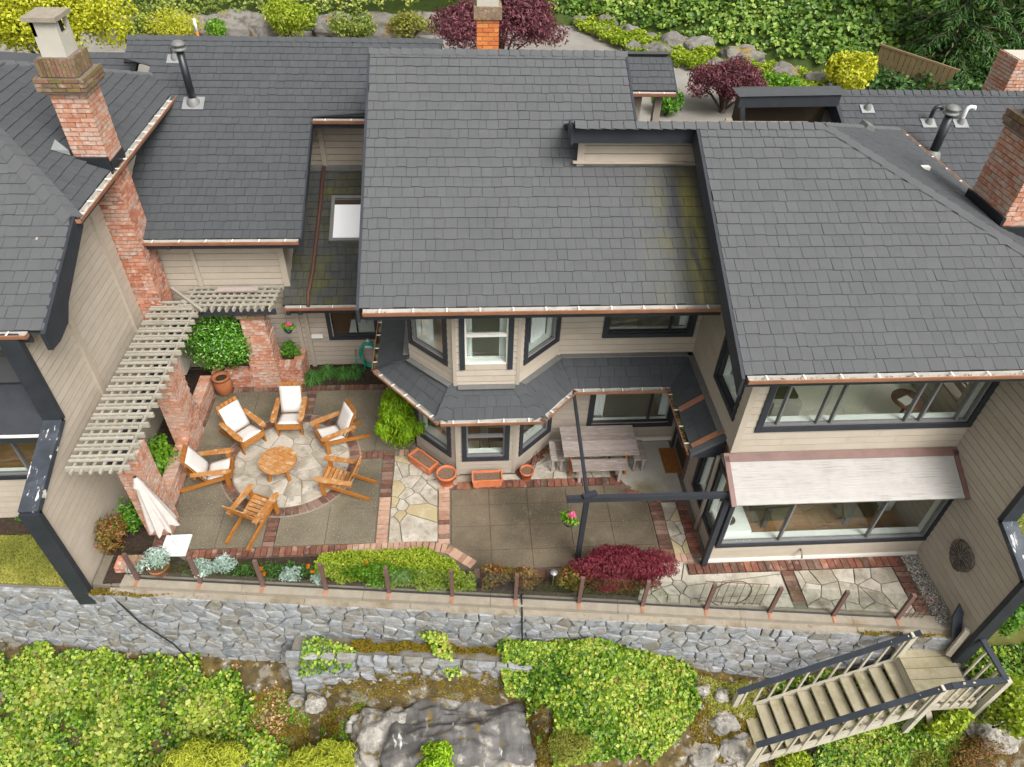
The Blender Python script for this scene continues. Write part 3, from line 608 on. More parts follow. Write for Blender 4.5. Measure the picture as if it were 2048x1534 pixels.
PBb = Plane((-.4, 23.5, zB(19.05)-4.45*t24), -X3, Vector((0, -math.cos(R_(24)), math.sin(R_(24)))))
roof(HM, PBb, [(-.4, 23.5, zB(19.05)-4.45*t24), (-7.95, 23.5, zB(19.05)-4.45*t24), (-7.95, 19.05, zB(19.05)), (-.4, 19.05, zB(19.05))], 'shingle_dark', 0)
roof(HM, PB, [(-1.3, 16.9, zB(16.9)-.02), (-.4, 16.9, zB(16.9)-.02), (-.4, 19.05, zB(19.05)), (-1.3, 19.05, zB(19.05))], 'shingle_dark', 0)
caps(rb, (-7.98, 19.05, zB(19.05)), (-.38, 19.05, zB(19.05)), (0, -1, -.45), (0, 1, -.45), 'shingle_dark', .15, .22)
PLo = Plane((-4.14, 13.7, 2.24), X3, flat_u(24)); zL = lambda y: 2.24+(y-13.7)*t24
rl = roof(HM, PLo, [(-4.14, 13.7, zL(13.7)), (-1.1, 13.7, zL(13.7)), (-1.1, 17.45, zL(17.45)), (-4.03, 17.45, zL(17.45))], 'shingle_mossy', 0, holes=[(1.02, 1.85, 1.72, 2.98)], wmin=.13, wmax=.22)
# entry porch roof behind
t_p = math.tan(R_(25)); PP_ = Plane((3.6, 18, 5.62), X3, flat_u(25))
roof(HM, PP_, [(3.6, 18, 5.62), (5.5, 18, 5.62), (5.5, 19.05, 5.62+1.05*t_p), (3.6, 19.05, 5.62+1.05*t_p)], 'shingle_dark', 0)
MB().obox((4.55, 19.5, 5.62+.8*t_p), X3, Vector((0, 1, -t_p)).normalized(), Vector((0, t_p, 1)).normalized(), .95, .55, .03).build('roof', 'shingle_dark', HM)
gutter(HM, (3.6, 17.98, 5.6), (5.5, 17.98, 5.6), (0, -1, 0), fascia=.06)
wall(HM, (3.4, 18.35), X3, -Y3, [(0, 2.6), (1.35, 2.6), (1.35, 5.6), (0, 5.6)], boards=False, coremat='siding')
box('post', (5.08, 5.26, 18.25, 18.45, 2.6, 5.6), 'siding', HM)
# -- gutters
gutter(HM, (-1.66, 9.79, 4.92), (4.5, 9.79, 4.92), (0, -1, 0), debris=12)
gutter(HM, (4.26, 7.79, 5.04), (10.1, 7.79, 5.04), (0, -1, 0), debris=45)
gutter(HM, (-6.75, 13.61, 4.02), (-3.46, 13.61, 4.02), (0, -1, 0), step=.5)
gutter(HM, (-3.4, 16.72, 5.38), (-1.6, 16.72, 5.38), (0, -1, 0))
gutter(HM, (-4.08, 13.69, 2.23), (-1.9, 13.69, 2.23), (0, -1, 0))
for (x_, y_, z_) in ((-4.02, 13.9, 2.1), (-3.75, 13.9, 2.1), (-6.2, 13.85, 3.9), (-1.6, 10.1, 4.78)): MB().beam((x_, y_+.3, z_), (x_, y_-.3, z_-.02), .09, .13).build('rafter_tail', 'trim_black', HM)
gutter(HM, (10.11, 9.2, 5.67), (10.11, 15.5, 5.67), (1, 0, 0))
# rake boards
def rake(house, A, B, drop=.26, w=.05, mat='trim_black', out=(0,0,0)):
    A = Vector(A); B = Vector(B); o = Vector(out); d = Vector((0,0,-drop)); s = Vector((w, 0, 0)) if abs((B-A).x) < .01 else Vector((0, w, 0))
    MB().add([A, B, B+d, A+d, A+s, B+s, B+d+s, A+d+s], [(0,1,2,3), (7,6,5,4), (4,5,1,0), (5,6,2,1), (6,7,3,2), (7,4,0,3)]).build('rake_board', mat, house)
rake(HM, (-1.77, 9.75, 4.93), (-1.77, 15.1, zM(15.1)+.02)); rake(HM, (3.41, 12.6, zM(12.6)), (3.41, 15.1, zM(15.1)+.02))
rake(HM, (4.16, 7.72, 5.04), (4.16, 12.1, zR(12.1)+.02), .34); rake(HM, (-3.44, 13.6, 4.02), (-3.44, 16.75, zB(16.75)), .2)
rake(HM, (5.5, 17.98, 5.6), (5.5, 19.05, 5.6+1.05*t_p), .15)
box('fascia', (2.0, 4.22, 12.16, 12.22, zR(12.15)-.36, zR(12.15)-.02), 'trim_black', HM)
box('soffit', (2.02, 4.2, 12.22, 12.5, zR(12.15)-.16, zR(12.15)-.13), 'trim_black', HM)
box('end_board', (1.98, 2.02, 12.14, 12.6, zR(12.15)-.38, zR(12.15)-.1), 'trim_black', HM)
# strip of wall under the upper ridge
wall(HM, (2.2, 12.5), X3, -Y3, [(0, 6.1), (2.6, 6.1), (2.6, 6.98), (0, 6.98)], mat='siding_warm', h=.16)
box('corner_board', (2.18, 2.3, 12.46, 12.5, 6.2, 6.98), 'siding_warm', HM)
box('flashing', (2.1, 4.2, 12.40, 12.47, 6.27, 6.30), 'siding_warm', HM)
# -- skirt roof round the bay: wall line (z 2.66) to eave line (z 2.2)
wl = [(-1.08, 14.2), (-1.08, 11.27), (-.17, 10.38), (1.05, 10.38), (1.96, 11.27), (4.82, 11.27), (4.82, 8.85)]
el = [(-1.80, 14.2), (-1.80, 11.42), (-.47, 9.86), (1.50, 9.86), (2.24, 10.68), (4.28, 10.68), (4.28, 8.85)]
ZT, ZE = 2.64, 2.2
skdeck = None
for i in range(6):
    a, b = wl[i], wl[i+1]; c, d = el[i], el[i+1]; eu = Vector((d[0]-c[0], d[1]-c[1], 0)).normalized()
    mid = Vector(((a[0]+b[0])/2, (a[1]+b[1])/2, ZT)); cp = Vector((c[0], c[1], ZE)); up = (mid-cp); up -= eu*up.dot(eu)
    pl = Plane(cp, eu, up)
    pts = [(c[0], c[1], ZE), (d[0], d[1], ZE), (b[0], b[1], ZT), (a[0], a[1], ZT)]
    dk = roof(HM, pl, pts, 'shingle_dark', 14 if i else 8, expo=.235, wmin=.15, wmax=.3)
    n = Vector((c[1]-d[1], -(c[0]-d[0]), 0)).normalized()
    n = Vector((pl.V.x, pl.V.y, 0)).normalized()*-1
    gutter(HM, (c[0], c[1], ZE), (d[0], d[1], ZE), n, lining='gutter_moss' if i in (0, 5) else 'gutter_white', fascia=.1, debris=60 if i in (3, 5) else 12, step=.4)
    fo = MB().obox((Vector((a[0], a[1], ZT))+Vector((b[0], b[1], ZT)))/2+n*.075+Vector((0,0,.015)), Vector((b[0]-a[0], b[1]-a[1], 0)).normalized(), n*1.0, Vector((0,0,1)), (Vector(b)-Vector(a)).length/2-.05, .075, .012).build('flashing', 'flash_dull', HM)
    if 0 < i < 4 or i == 5:
        A = Vector((c[0], c[1], ZE)); B = Vector((a[0], a[1], ZT))
        if i in (1, 2, 3): caps(dk, A, B, (-.9, -.3, -.2), (.9, -.3, -.2), 'shingle_dark', .15, .24, .03)
        if i == 5: pass
# copper saddle strips and gable end on the right arm of the skirt
for yy in (8.95, 9.95):
    MB().obox((4.55, yy, (ZT+ZE)/2+.05), Vector((.54, 0, ZT-ZE)).normalized(), Y3, Vector((-(ZT-ZE), 0, .54)).normalized(), .36, .06, .012).build('copper_strip', 'copper', HM)
MB().prism([(4.26, 2.1), (4.85, 2.1), (4.85, 2.66), (4.26, 2.2)], (0, 8.84, 0), X3, Z3, Y3, -.05, 0).build('gable_end', 'trim_black', HM)
MB().prism([(4.2, 2.16), (4.85, 2.62), (4.85, 2.70), (4.2, 2.24)], (0, 8.85, 0), X3, Z3, Y3, -.1, .02).build('gable_cap', 'shingle_dark', HM)
# soffit under the skirt
for i in range(6):
    a, b, c, d = wl[i], wl[i+1], el[i], el[i+1]
    MB().add([(a[0], a[1], ZE-.1), (b[0], b[1], ZE-.1), (d[0], d[1], ZE-.1), (c[0], c[1], ZE-.1)], [(0,1,2,3)]).build('soffit', 'trim_black', HM)
# -- bay walls
bl = Vector((-.17+1.08, 10.38-11.27, 0)); bL = bl.length; bl.normalize(); nl = Vector((bl.y, -bl.x, 0)); nl = nl if nl.y < 0 else -nl
brr = Vector((1.96-1.05, 11.27-10.38, 0)).normalized(); nr = Vector((brr.y, -brr.x, 0))
for (z0, z1, wz0, wz1, up_) in ((0, 2.2, .45, 2.08, 0), (2.58, 5.0, 3.06, 4.72, 1)):
    t_ = .1
    wall(HM, (-1.08, 11.27), bl, nl, [(0, z0), (bL, z0), (bL, z1), (0, z1)], [(.04+t_, 1.12-t_, wz0+t_, wz1-t_)], 'siding' if not up_ else 'siding_warm', .148)
    window(HM, (-1.08, 11.27), bl, nl, .04, 1.12, wz0, wz1, t_, curtains=[(.16, .5)] if up_ else [], frame='frame_grey', sillw=.2)
    wall(HM, (-.17, 10.38), X3, -Y3, [(0, z0), (1.22, z0), (1.22, z1), (0, z1)], [(.1+t_, 1.11-t_, wz0+t_, wz1-t_)], 'siding' if not up_ else 'siding_warm', .148)
    window(HM, (-.17, 10.38), X3, -Y3, .1, 1.11, wz0, wz1, t_, sash=1.17 if not up_ else 3.86, curtains=[(.2, .34), (.86, 1.0)] if up_ else [], frame='frame_grey' if not up_ else 'frame_white', trims='LRTB' if not up_ else 'LRT', sillw=.16)
    wall(HM, (1.05, 10.38), brr, nr, [(0, z0), (bL, z0), (bL, z1), (0, z1)], [(.12+t_, 1.2-t_, wz0+t_, wz1-t_)], 'siding' if not up_ else 'siding_warm', .148)
    window(HM, (1.05, 10.38), brr, nr, .12, 1.2, wz0, wz1, t_, curtains=[(.62, 1.06)] if up_ else [], frame='frame_grey', sillw=.2)
    # main wall right of the bay
    wa, wb = (.8, 2.78) if not up_ else (.86, 2.74)
    wall(HM, (1.96, 11.27), X3, -Y3, [(0, z0), (2.86, z0), (2.86, z1), (0, z1)], [(wa+t_, wb-t_, wz0+.02+t_, wz1-t_)], 'siding' if not up_ else 'siding_warm', .148)
    window(HM, (1.96, 11.27), X3, -Y3, wa, wb, wz0+.02, wz1, t_, mull=[2.2 if not up_ else 2.25], curtains=[(.92, 1.2), (2.5, 2.66)] if not up_ else [(2.5, 2.62)], frame='frame_dark')
for (x, y) in ((-.17, 10.38), (1.05, 10.38)):
    for (a, b) in ((0, 2.2), (2.6, 4.95)): box('corner_board', (x-.035, x+.035, y-.035, y+.01, a, b), 'siding', HM)
box('sill_strip', (1.9, 4.8, 11.2, 11.26, .02, .1), 'frame_white', HM)
wall(HM, (-1.08, 15.0), -Y3, -X3, [(0, 0), (3.73, 0), (3.73, 5.0), (0, 5.0)], boards=False, coremat='siding')
# -- kitchen, rear block and the wall above the low roof
wall(HM, (-7.1, 14.2), X3, -Y3, [(0, 0), (6.02, 0), (6.02, 2.3), (0, 2.3)], [(3.79+.11, 5.05-.1, .83+.1, 1.98-.1)], 'siding', .15)
window(HM, (-7.1, 14.2), X3, -Y3, 3.78, 5.05, .83, 1.98, .1, mull=[4.5], frame='frame_dark', sill=False)
for x in (-4.0, -3.8): box('corner_board', (x-.05, x+.05, 14.13, 14.17, 0, 2.2), 'siding', HM)
wall(HM, (-7.1, 14.2), X3, -Y3, [(0, 2.3), (3.07, 2.3), (3.07, 4.2), (0, 4.2)], mat='siding_warm', h=.17)
wall(HM, (-4.03, 14.2), Y3, X3, [(0, 2.3), (3.2, 2.3), (3.2, 5.4), (0, 4.05)], mat='siding_warm', h=.17)
box('corner_board', (-4.13, -3.99, 14.14, 14.19, 2.4, 4.1), 'siding_warm', HM); box('batten', (-6.05, -5.95, 14.13, 14.17, 2.3, 4.1), 'siding_warm', HM)
wall(HM, (-4.03, 17.4), X3, -Y3, [(0, 3.7), (2.95, 3.7), (2.95, 5.5), (0, 5.5)], mat='siding', h=.17)
box('batten', (-3.45, -3.33, 17.3, 17.37, 3.8, 5.35), 'siding', HM)
box('flashing', (-4.0, -1.1, 17.25, 17.36, zL(17.3)+.0, zL(17.3)+.1), 'flash_dull', HM)
# downspout lying over the low roof
tube('downpipe', [(-3.4, 17.2, 3.98), (-3.44, 16, zL(16)+.09), (-3.50, 14.4, zL(14.4)+.08), (-3.56, 13.9, zL(13.9)+.07), (-3.55, 13.66, 2.22)], .045, 'pipe_brown', HM)
# skylight
sk = MB(); 
skl = MB(); 
for (a, b, c, d) in ((.98, 1.9, 1.68, 1.76), (.98, 1.9, 2.94, 3.02), (.98, 1.06, 1.76, 2.94), (1.82, 1.9, 1.76, 2.94)):
    skl.obox(PLo.at((a+b)/2, (c+d)/2, .06), PLo.U, PLo.V, PLo.N, (b-a)/2, (d-c)/2, .08)
skl = skl.build('skylight', 'flash_dull', HM)
MB().obox(PLo.at(1.44, 2.35, .08), PLo.U, PLo.V, PLo.N, .38, .59, .01).build('pane', 'sheet_white', skl)
MB().obox(PLo.at(1.44, 2.85, .1), PLo.U, PLo.V, PLo.N, .38, .07, .012).build('blind', 'int_dark', skl)
# -- right wing
wall(HM, (4.82, 12.5), -Y3, -X3, [(0, 2.58), (4.0, 2.58), (4.0, 5.3), (0, 7.1)], [(2.55+.1, 3.78-.1, 3.12+.1, 4.7-.1)], 'siding_warm', .16)
window(HM, (4.82, 12.5), -Y3, -X3, 2.55, 3.78, 3.12, 4.7, .1, frame='frame_dark', sillw=.2)
wall(HM, (4.82, 11.27), -Y3, -X3, [(0, 0), (3.3, 0), (3.3, 2.2), (0, 2.2)], [(.3, 1.25, .06, 2.05), (1.75+.08, 2.45-.08, .55, 2.05), (2.55, 3.25, .55, 2.1)], 'siding', .15)
window(HM, (4.82, 11.27), -Y3, -X3, 1.75, 2.47, .45, 2.1, .08, frame='frame_dark', sillw=.15)
window(HM, (4.82, 11.27), -Y3, -X3, 2.5, 3.3, .45, 2.15, .08, frame='frame_dark', sillw=.15)
dr = box('door', (4.84, 4.9, 10.02, 10.97, .06, 2.05), 'int_dark', HM)
box('door_frame', (4.74, 4.8, 9.98, 10.04, .05, 2.1), 'post_brown', dr); box('door_frame', (4.74, 4.8, 10.95, 11.01, .05, 2.1), 'trim_black', dr)
MB().obox((4.83, 10.5, 1.2), Y3, Z3, X3, .38, .75, .005).build('pane', 'glass_window', dr)
tube('downpipe', [(4.74, 8.72, 2.2), (4.74, 8.7, 1.6), (4.72, 8.66, .05)], .04, 'siding', HM)
wall(HM, (4.82, 8.5), X3, -Y3, [(0, 2.4), (4.3, 2.4), (4.3, 5.15), (0, 5.15)], [(.28+.11, 4.28-.11, 3.1+.11, 4.86-.1)], 'siding_warm', .16)
window(HM, (4.82, 8.5), X3, -Y3, .28, 4.28, 3.1, 4.86, .11, mull=[.66, 1.38, 1.63, 3.0, 3.27, 3.95], frame='frame_grey', sillw=.15)
box('corner_board', (4.78, 4.9, 8.44, 8.5, 2.6, 5.0), 'siding_warm', HM)
wall(HM, (4.75, 7.93), X3, -Y3, [(0, .0), (4.37, .0), (4.37, .5), (0, .5)], [], 'siding_warm', .16)
box('base_strip', (4.75, 9.1, 7.86, 7.92, .0, .07), 'frame_white', HM)
window(HM, (4.75, 7.93), X3, -Y3, .08, 4.37, .47, 2.16, .08, mull=[1.33, 3.11], frame='frame_grey', sillw=.15)
# sunroom roof
srf = MB(); O_ = Vector((4.72, 7.66, 2.1)); V_ = Vector((0, .82, .42)).normalized(); Ls = Vector((0, .82, .42)).length; N_ = X3.cross(V_)
sr = MB().obox(O_+X3*2.15+V_*Ls*.44+N_*.02, X3, V_, N_, 2.13, Ls*.42, .012).build('sunroom_roof', 'poly', HM)
for k in range(14):
    MB().obox(O_+X3*2.15+V_*(Ls*(.05+.78*(k+.5)/14))+N_*.036, X3, V_, N_, 2.1, .008, .004).build('rib', 'poly', sr)
fb = MB(); fb.obox(O_+X3*2.17+V_*Ls*.92+N_*.03, X3, V_, N_, 2.22, Ls*.09, .02); fb.build('roof_flashing', 'flash_brown', sr)
for u in (.0, 4.33): MB().obox(O_+X3*u+V_*Ls*.45+N_*.02, X3, V_, N_, .045, Ls*.5, .03).build('edge_trim', 'flash_brown', sr)
MB().obox(O_+X3*2.17+N_*.0, X3, V_, N_, 2.2, .025, .035).build('edge_trim', 'poly', sr)
# fin wall at the right end
F1 = [(5.95, -.6), (12, -.6), (12, 2.37), (6.93, 2.37), (5.95, 2.02)]; F2 = [(6.93, 2.37), (12, 2.37), (12, 5.85), (9.7, 5.75), (7.9, 4.9), (6.93, 3.4)]
for o, op in ((F1, ()), (F2, [(9.0, 11.1, 3.2, 4.6)])): wall(HM, (9.12, 0), Y3, -X3, o, op, mat='siding_warm', h=.16, thick=.2)  # hidden opening in the upper piece, added to let light into the room
def edge_trim(house, pts, x0, x1, w=.1, mat='trim_black'):
    for (a, b) in zip(pts, pts[1:]):
        MB().beam((( x0+x1)/2, a[0], a[1]), ((x0+x1)/2, b[0], b[1]), abs(x1-x0), w).build('edge_trim', mat, house)
edge_trim(HM, [(6.9, 3.5), (6.9, 2.38)], 9.07, 9.34, .1); edge_trim(HM, [(6.9, 2.4), (5.92, 2.04)], 9.07, 9.34, .1, 'trim_worn'); edge_trim(HM, [(5.92, 2.06), (5.92, -.6)], 9.07, 9.34, .1)
wall(HM, (9.6, 9.0), Y3, X3, [(0, 0), (6, 0), (6, 5.7), (0, 5.7)], [(.0, 2.1, 3.2, 4.6)], boards=False, coremat='siding'); window(HM, (9.6, 9.0), Y3, X3, -.1, 2.2, 3.1, 4.7, .1, mull=[1.05], frame='frame_grey', sill=False)  # unseen side window, added to brighten the upper right room
# interiors seen through the glass
MB().prism([(-1.0, 11.3), (-.13, 10.5), (1.0, 10.5), (1.9, 11.4), (4.7, 11.4), (4.7, 15), (-1.0, 15)], (0,0,0), X3, Y3, Z3, .05, .1).build('interior_floor', 'int_tile', HM); MB().prism([(-1.0, 11.35), (-.13, 10.5), (1.0, 10.5), (1.9, 11.35)], (0,0,0), X3, Y3, Z3, 2.5, 2.62).build('interior_floor', 'int_carpet', HM); box('interior_floor', (4.85, 9.1, 8.0, 12.4, .05, .12), 'int_floor', HM)
box('interior_floor', (-1.0, 4.7, 11.4, 15, 2.5, 2.62), 'int_carpet', HM); box('interior_floor', (4.95, 9.05, 8.64, 12.4, 2.35, 2.6), 'int_carpet', HM)
box('interior_floor', (-7, -1.2, 14.35, 17.3, .05, .1), 'int_floor', HM)
box('interior_wall', (-1.0, 4.7, 15.0, 15.1, 0, 5), 'int_wall', HM); box('interior_wall', (4.95, 9.05, 12.4, 12.5, 0, 6.2), 'int_wall', HM); box('interior_wall', (-7, -1.2, 17.3, 17.38, 0, 3.7), 'int_wall', HM)
box('interior_wall', (4.7, 4.76, 11.4, 15, 0, 6.0), 'int_wall', HM)
box('counter', (-3.7, -1.7, 14.36, 14.95, .78, .84), 'int_wood', HM)
box('ceiling', (-1.0, 4.7, 11.4, 15, 4.86, 4.9), 'inner_white', HM); box('ceiling', (4.95, 9.05, 8.64, 11.3, 4.96, 5.0), 'inner_white', HM); box('ceiling', (-7, -1.2, 14.35, 17.3, 2.15, 2.2), 'inner_white', HM); box('interior_wall', (4.95, 9.05, 11.2, 11.26, 2.6, 4.96), 'int_wall', HM)
box('ceiling', (-13, -7.45, 10.35, 13, 4.5, 4.55), 'inner_white', HL) if 'HL' in globals() else None
# vents, chimneys
vent(HM, (-6.13, 17.07, zB(17.07)), 1.2, .085, cap=.16, pl=PB, plate=.24); vent(HM, (-6.75, 18.35, zB(18.35)), .28, .05, pl=PB, plate=.18)
MB().obox(PS.at(4.7, 2.0, .05), PS.U, PS.V, PS.N, .14, .1, .05).build('vent_hood', 'flash_dull', HM)
bird = MB()
for k in range(26):
    p = PM.at(random.uniform(.1, 5), 5.84+random.uniform(-.04, .02), .06)
# right-end chimney
CR = MB().box(9.53, 10.12, 10.63, 11.62, 5.3, 7.4).build('chimney', 'mortar', HM)
brickwork(CR, 9.5, 10.15, 10.6, 11.65, 5.6, 7.4, 'brick_pale', 60, 'FL')
brickwork(CR, 9.44, 10.21, 10.54, 11.71, 7.4, 7.62, 'brick_moss', 0, 'FLR'); MB().box(9.46, 10.19, 10.56, 11.69, 7.35, 7.6).build('cap_core', 'mortar_dark', CR)
MB().box(9.62, 10.03, 10.72, 11.53, 7.6, 7.83).build('cap_core', 'mortar_dark', CR); 
sb = MB()
for k in range(9): sb.box(9.6+k*.05, 9.645+k*.05, 10.69, 10.73, 7.61, 7.83); sb.box(9.585, 9.62, 10.72+k*.09, 10.8+k*.09, 7.61, 7.83)
sb.build('soldier_course', 'brick_moss', CR)
MB().box(9.66, 10.0, 10.76, 11.5, 7.83, 8.1).build('flue', 'slab_pale', CR)
for (b_) in ((9.44, 9.5, 10.56, 11.7, 5.85, 6.12), (9.44, 10.2, 10.54, 10.6, 5.4, 5.95)): box('flashing', b_, 'pipe_black', CR)
# chimney behind the main ridge
CB = MB().box(.48, .9, 17.02, 17.4, 5.5, 7.6).build('chimney', 'mortar', HM)
brickwork(CB, .45, .93, 17, 17.45, 6.4, 7.5, 'brick_orange', 40, 'F'); MB().box(.38, 1.0, 16.93, 17.5, 7.5, 7.75).build('cap', 'brick_moss', CB); MB().box(.45, .93, 17.0, 17.4, 7.75, 8.0).build('flue', 'slab_pale', CB)

# ================================================================== the left house
HL = thing('house', (-9.5, 11, -.2), 'tan sided house at the left with a hipped grey roof and tall brick chimney', 'house')
zF = lambda y: 4.8+(y-9.5)*t24
PLF = Plane((-14, 9.5, 4.8), X3, flat_u(24)); apx = (-10.2, 15.0, zF(15.0)); h1 = (-6.7, 11.5, zF(11.5)); h2 = (-6.7, 18.5, zF(11.5))
lf = roof(HL, PLF, [(-14, 9.5, 4.8), (-6.7, 9.5, 4.8), h1, apx, (-14, 15.0, zF(15))], 'shingle', 90, prefer=lambda p: p.x > -8.3)
# front courses as single shingles: those in view at the left edge
PLv = Plane((-9.2, 9.5, 4.8), X3, flat_u(24))
sd_ = Vector((apx[0]+6.7, 0, apx[2]-zF(11.5))); PLS = Plane((-6.7, 11.5, zF(11.5)), Y3, sd_)
ls = roof(HL, PLS, [h1, h2, apx], 'shingle_dark', 150, expo=.2, wmin=.12, wmax=.2, skip=lambda p: -7.3 < p.x < -6.6 and 13.35 < p.y < 14.1)
caps(lf, h1, apx, (-.5, -.85, -.4), (.85, .5, -.35), 'shingle', .2, .3, .04); caps(ls, h2, apx, (.5, -.8, -.35), (-.3, .9, -.35), 'shingle', .12, .25, .03)
MB().add([(-14, 15.0, zF(15)), (-10.2, 15.0, zF(15)), (-6.7, 18.5, zF(11.5)), (-6.7, 18.6, zF(11.5)-.05), (-14, 19.5, 5.4)], [(0,1,2,3,4)]).build('roof', 'shingle_dark', HL)
gutter(HL, (-6.69, 11.5, zF(11.5)-.01), (-6.69, 18.5, zF(11.5)-.01), (1, 0, 0), debris=30, r=.065, step=.42); gutter(HL, (-14, 9.49, 4.79), (-6.95, 9.49, 4.79), (0, -1, 0), debris=20)
MB().add([(-6.66, 9.42, 4.78), (-6.66, 11.55, 5.72), (-6.66, 11.7, 5.45), (-6.66, 10.35, 4.75), (-6.66, 10.1, 4.5), (-6.66, 9.7, 4.42), (-6.66, 9.42, 4.45), (-6.74, 9.42, 4.78), (-6.74, 11.55, 5.72), (-6.74, 11.7, 5.45), (-6.74, 10.35, 4.75), (-6.74, 10.1, 4.5), (-6.74, 9.7, 4.42), (-6.74, 9.42, 4.45)],
    [tuple(range(7)), tuple(range(7, 14))[::-1]]+[(i, (i+1) % 7, 7+(i+1) % 7, 7+i) for i in range(7)]).build('rake_board', 'trim_black', HL)
MB().add([(-6.72, 9.5, 4.72), (-6.72, 11.5, 5.61), (-7.2, 11.5, 5.61), (-7.2, 9.5, 4.72)], [(0,1,2,3)]).build('soffit', 'trim_black', HL)
MB().add([(-6.7, 11.5, 5.5), (-6.7, 18.5, 5.5), (-7.2, 18.5, 5.5), (-7.2, 11.5, 5.5)], [(0,1,2,3)]).build('soffit', 'trim_black', HL)
G1 = [(7.9, -.5), (18.4, -.5), (18.4, 2.86), (9.52, 2.86), (7.9, 2.26)]; G2 = [(9.52, 2.86), (18.4, 2.86), (18.4, 5.6), (11.3, 5.6), (9.52, 4.78)]
for o in (G1, G2): wall(HL, (-7.2, 0), Y3, X3, o, mat='siding_warm', h=.165, thick=.2)
for (yy, za, zb) in ((10.9, .0, 5.3), (12.95, .0, 5.5)): box('batten', (-7.19, -7.13, yy-.07, yy+.07, za, zb), 'siding_warm', HL)
def edge2(pts, mat):
    for (a, b), m_ in zip(zip(pts, pts[1:]), mat): MB().beam((-7.27, a[0], a[1]), (-7.27, b[0], b[1]), .32, .12).build('edge_trim', m_, HL)
edge2([(9.46, 4.75), (9.46, 2.84), (7.86, 2.24), (7.86, -.5)], ['trim_black', 'trim_worn', 'trim_black'])
wall(HL, (-13, 10.2), X3, -Y3, [(0, 2.9), (5.7, 2.9), (5.7, 4.85), (0, 4.85)], [(3.2, 5.2, 3.55, 4.6)], 'siding_warm', .16)
window(HL, (-13, 10.2), X3, -Y3, 3.1, 5.3, 3.45, 4.7, .1, mull=[4.2], frame='frame_dark')
MB().add([(-13, 10.2, 3.4), (-7.35, 10.2, 3.4), (-7.35, 9.2, 2.72), (-13, 9.2, 2.72)], [(0,1,2,3)]).build('awning', 'trim_black', HL)
MB().add([(-13, 10.15, 3.75), (-7.36, 10.15, 3.75), (-7.36, 9.9, 3.35), (-13, 9.9, 3.35)], [(0,1,2,3)]).build('awning_head', 'frame_dark', HL)
box('awning_bar', (-13, -7.36, 9.16, 9.2, 2.70, 2.74), 'frame_white', HL); box('fascia', (-13, -7.36, 9.22, 9.5, 2.5, 2.68), 'trim_black', HL)
wall(HL, (-13, 9.7), X3, -Y3, [(0, -.3), (5.7, -.3), (5.7, 1.12), (0, 1.12)], [], 'siding_warm', .16)
window(HL, (-13, 9.7), X3, -Y3, .3, 5.66, 1.05, 2.62, .09, mull=[3.7, 4.55], frame='frame_grey')
box('head_rail', (-13, -7.4, 9.5, 9.6, 2.42, 2.5), 'frame_white', HL)
for x in (-8.55, -7.8): box('head_bracket', (x, x+.04, 9.4, 9.64, 2.4, 2.62), 'frame_white', HL)
box('interior_floor', (-13, -7.4, 9.8, 13, .6, .7), 'int_floor', HL); box('interior_wall', (-13, -7.4, 13, 13.1, 0, 4.7), 'int_wall', HL); box('interior_floor', (-13, -7.4, 10.3, 13, 2.85, 2.95), 'int_carpet', HL)
tube('downpipe', [(-7.35, 9.5, 4.7), (-7.3, 9.6, 4.5), (-7.25, 9.75, 4.45)], .04, 'pipe_black', HL)
# chimney
CH = MB().box(-7.25, -6.71, 13.43, 14.02, .4, 7.25).build('chimney', 'mortar', HL)
brickwork(CH, -7.28, -6.68, 13.4, 14.05, 2.0, 5.65, 'brick', 110, 'FR', cull=None); brickwork(CH, -7.28, -6.68, 13.4, 14.05, 5.65, 7.12, 'brick_pale', 100, 'FR')
brickwork(CH, -7.34, -6.62, 13.34, 14.11, 7.12, 7.19, 'brick', 0, 'FR'); brickwork(CH, -7.4, -6.56, 13.28, 14.17, 7.19, 7.42, 'brick_moss', 0, 'FRL')
MB().box(-7.38, -6.58, 13.3, 14.15, 7.15, 7.4).build('cap_core', 'mortar_dark', CH); MB().box(-7.28, -6.7, 13.4, 14.05, 7.4, 7.72).build('cap_core', 'mortar_dark', CH)
for k in range(9): box('soldier_brick', (-7.3+k*.068, -7.24+k*.068, 13.36, 13.4, 7.42, 7.72+random.uniform(-.02, .02)), 'brick_moss', CH)
for k in range(9): box('soldier_brick', (-6.7, -6.66, 13.4+k*.073, 13.463+k*.073, 7.42, 7.72+random.uniform(-.02, .02)), 'brick_moss', CH)
MB().box(-7.2, -6.78, 13.48, 13.97, 7.7, 8.05).box(-7.2, -7.14, 13.48, 13.97, 8.05, 8.3).box(-7.2, -6.78, 13.48, 13.54, 8.05, 8.3).box(-6.84, -6.78, 13.54, 13.6, 8.05, 8.3).box(-6.84, -6.78, 13.9, 13.97, 8.05, 8.3).build('flue', 'slab_pale', CH)
MB().box(-7.13, -6.86, 13.55, 13.9, 8.05, 8.29).build('flue_shade', 'deck', CH); MB().box(-7.28, -6.72, 13.4, 14.05, 8.3, 8.37).build('flue_cap', 'coping', CH)  # solid dark block colours in the shade inside the flue
for b_ in ((-7.33, -6.66, 13.34, 13.4, 5.62, 5.95), (-6.68, -6.64, 13.4, 14.05, 5.66, 5.85), (-7.36, -7.28, 13.36, 14.05, 5.85, 6.1)): box('flashing', b_, 'pipe_black', CH)
MB().add([(-7.6, 13.3, 6.13), (-7.3, 13.33, 6.0), (-7.3, 13.33, 6.1), (-7.62, 13.6, 6.2)], [(0,1,2,3)]).build('flashing', 'flash_grey', CH)
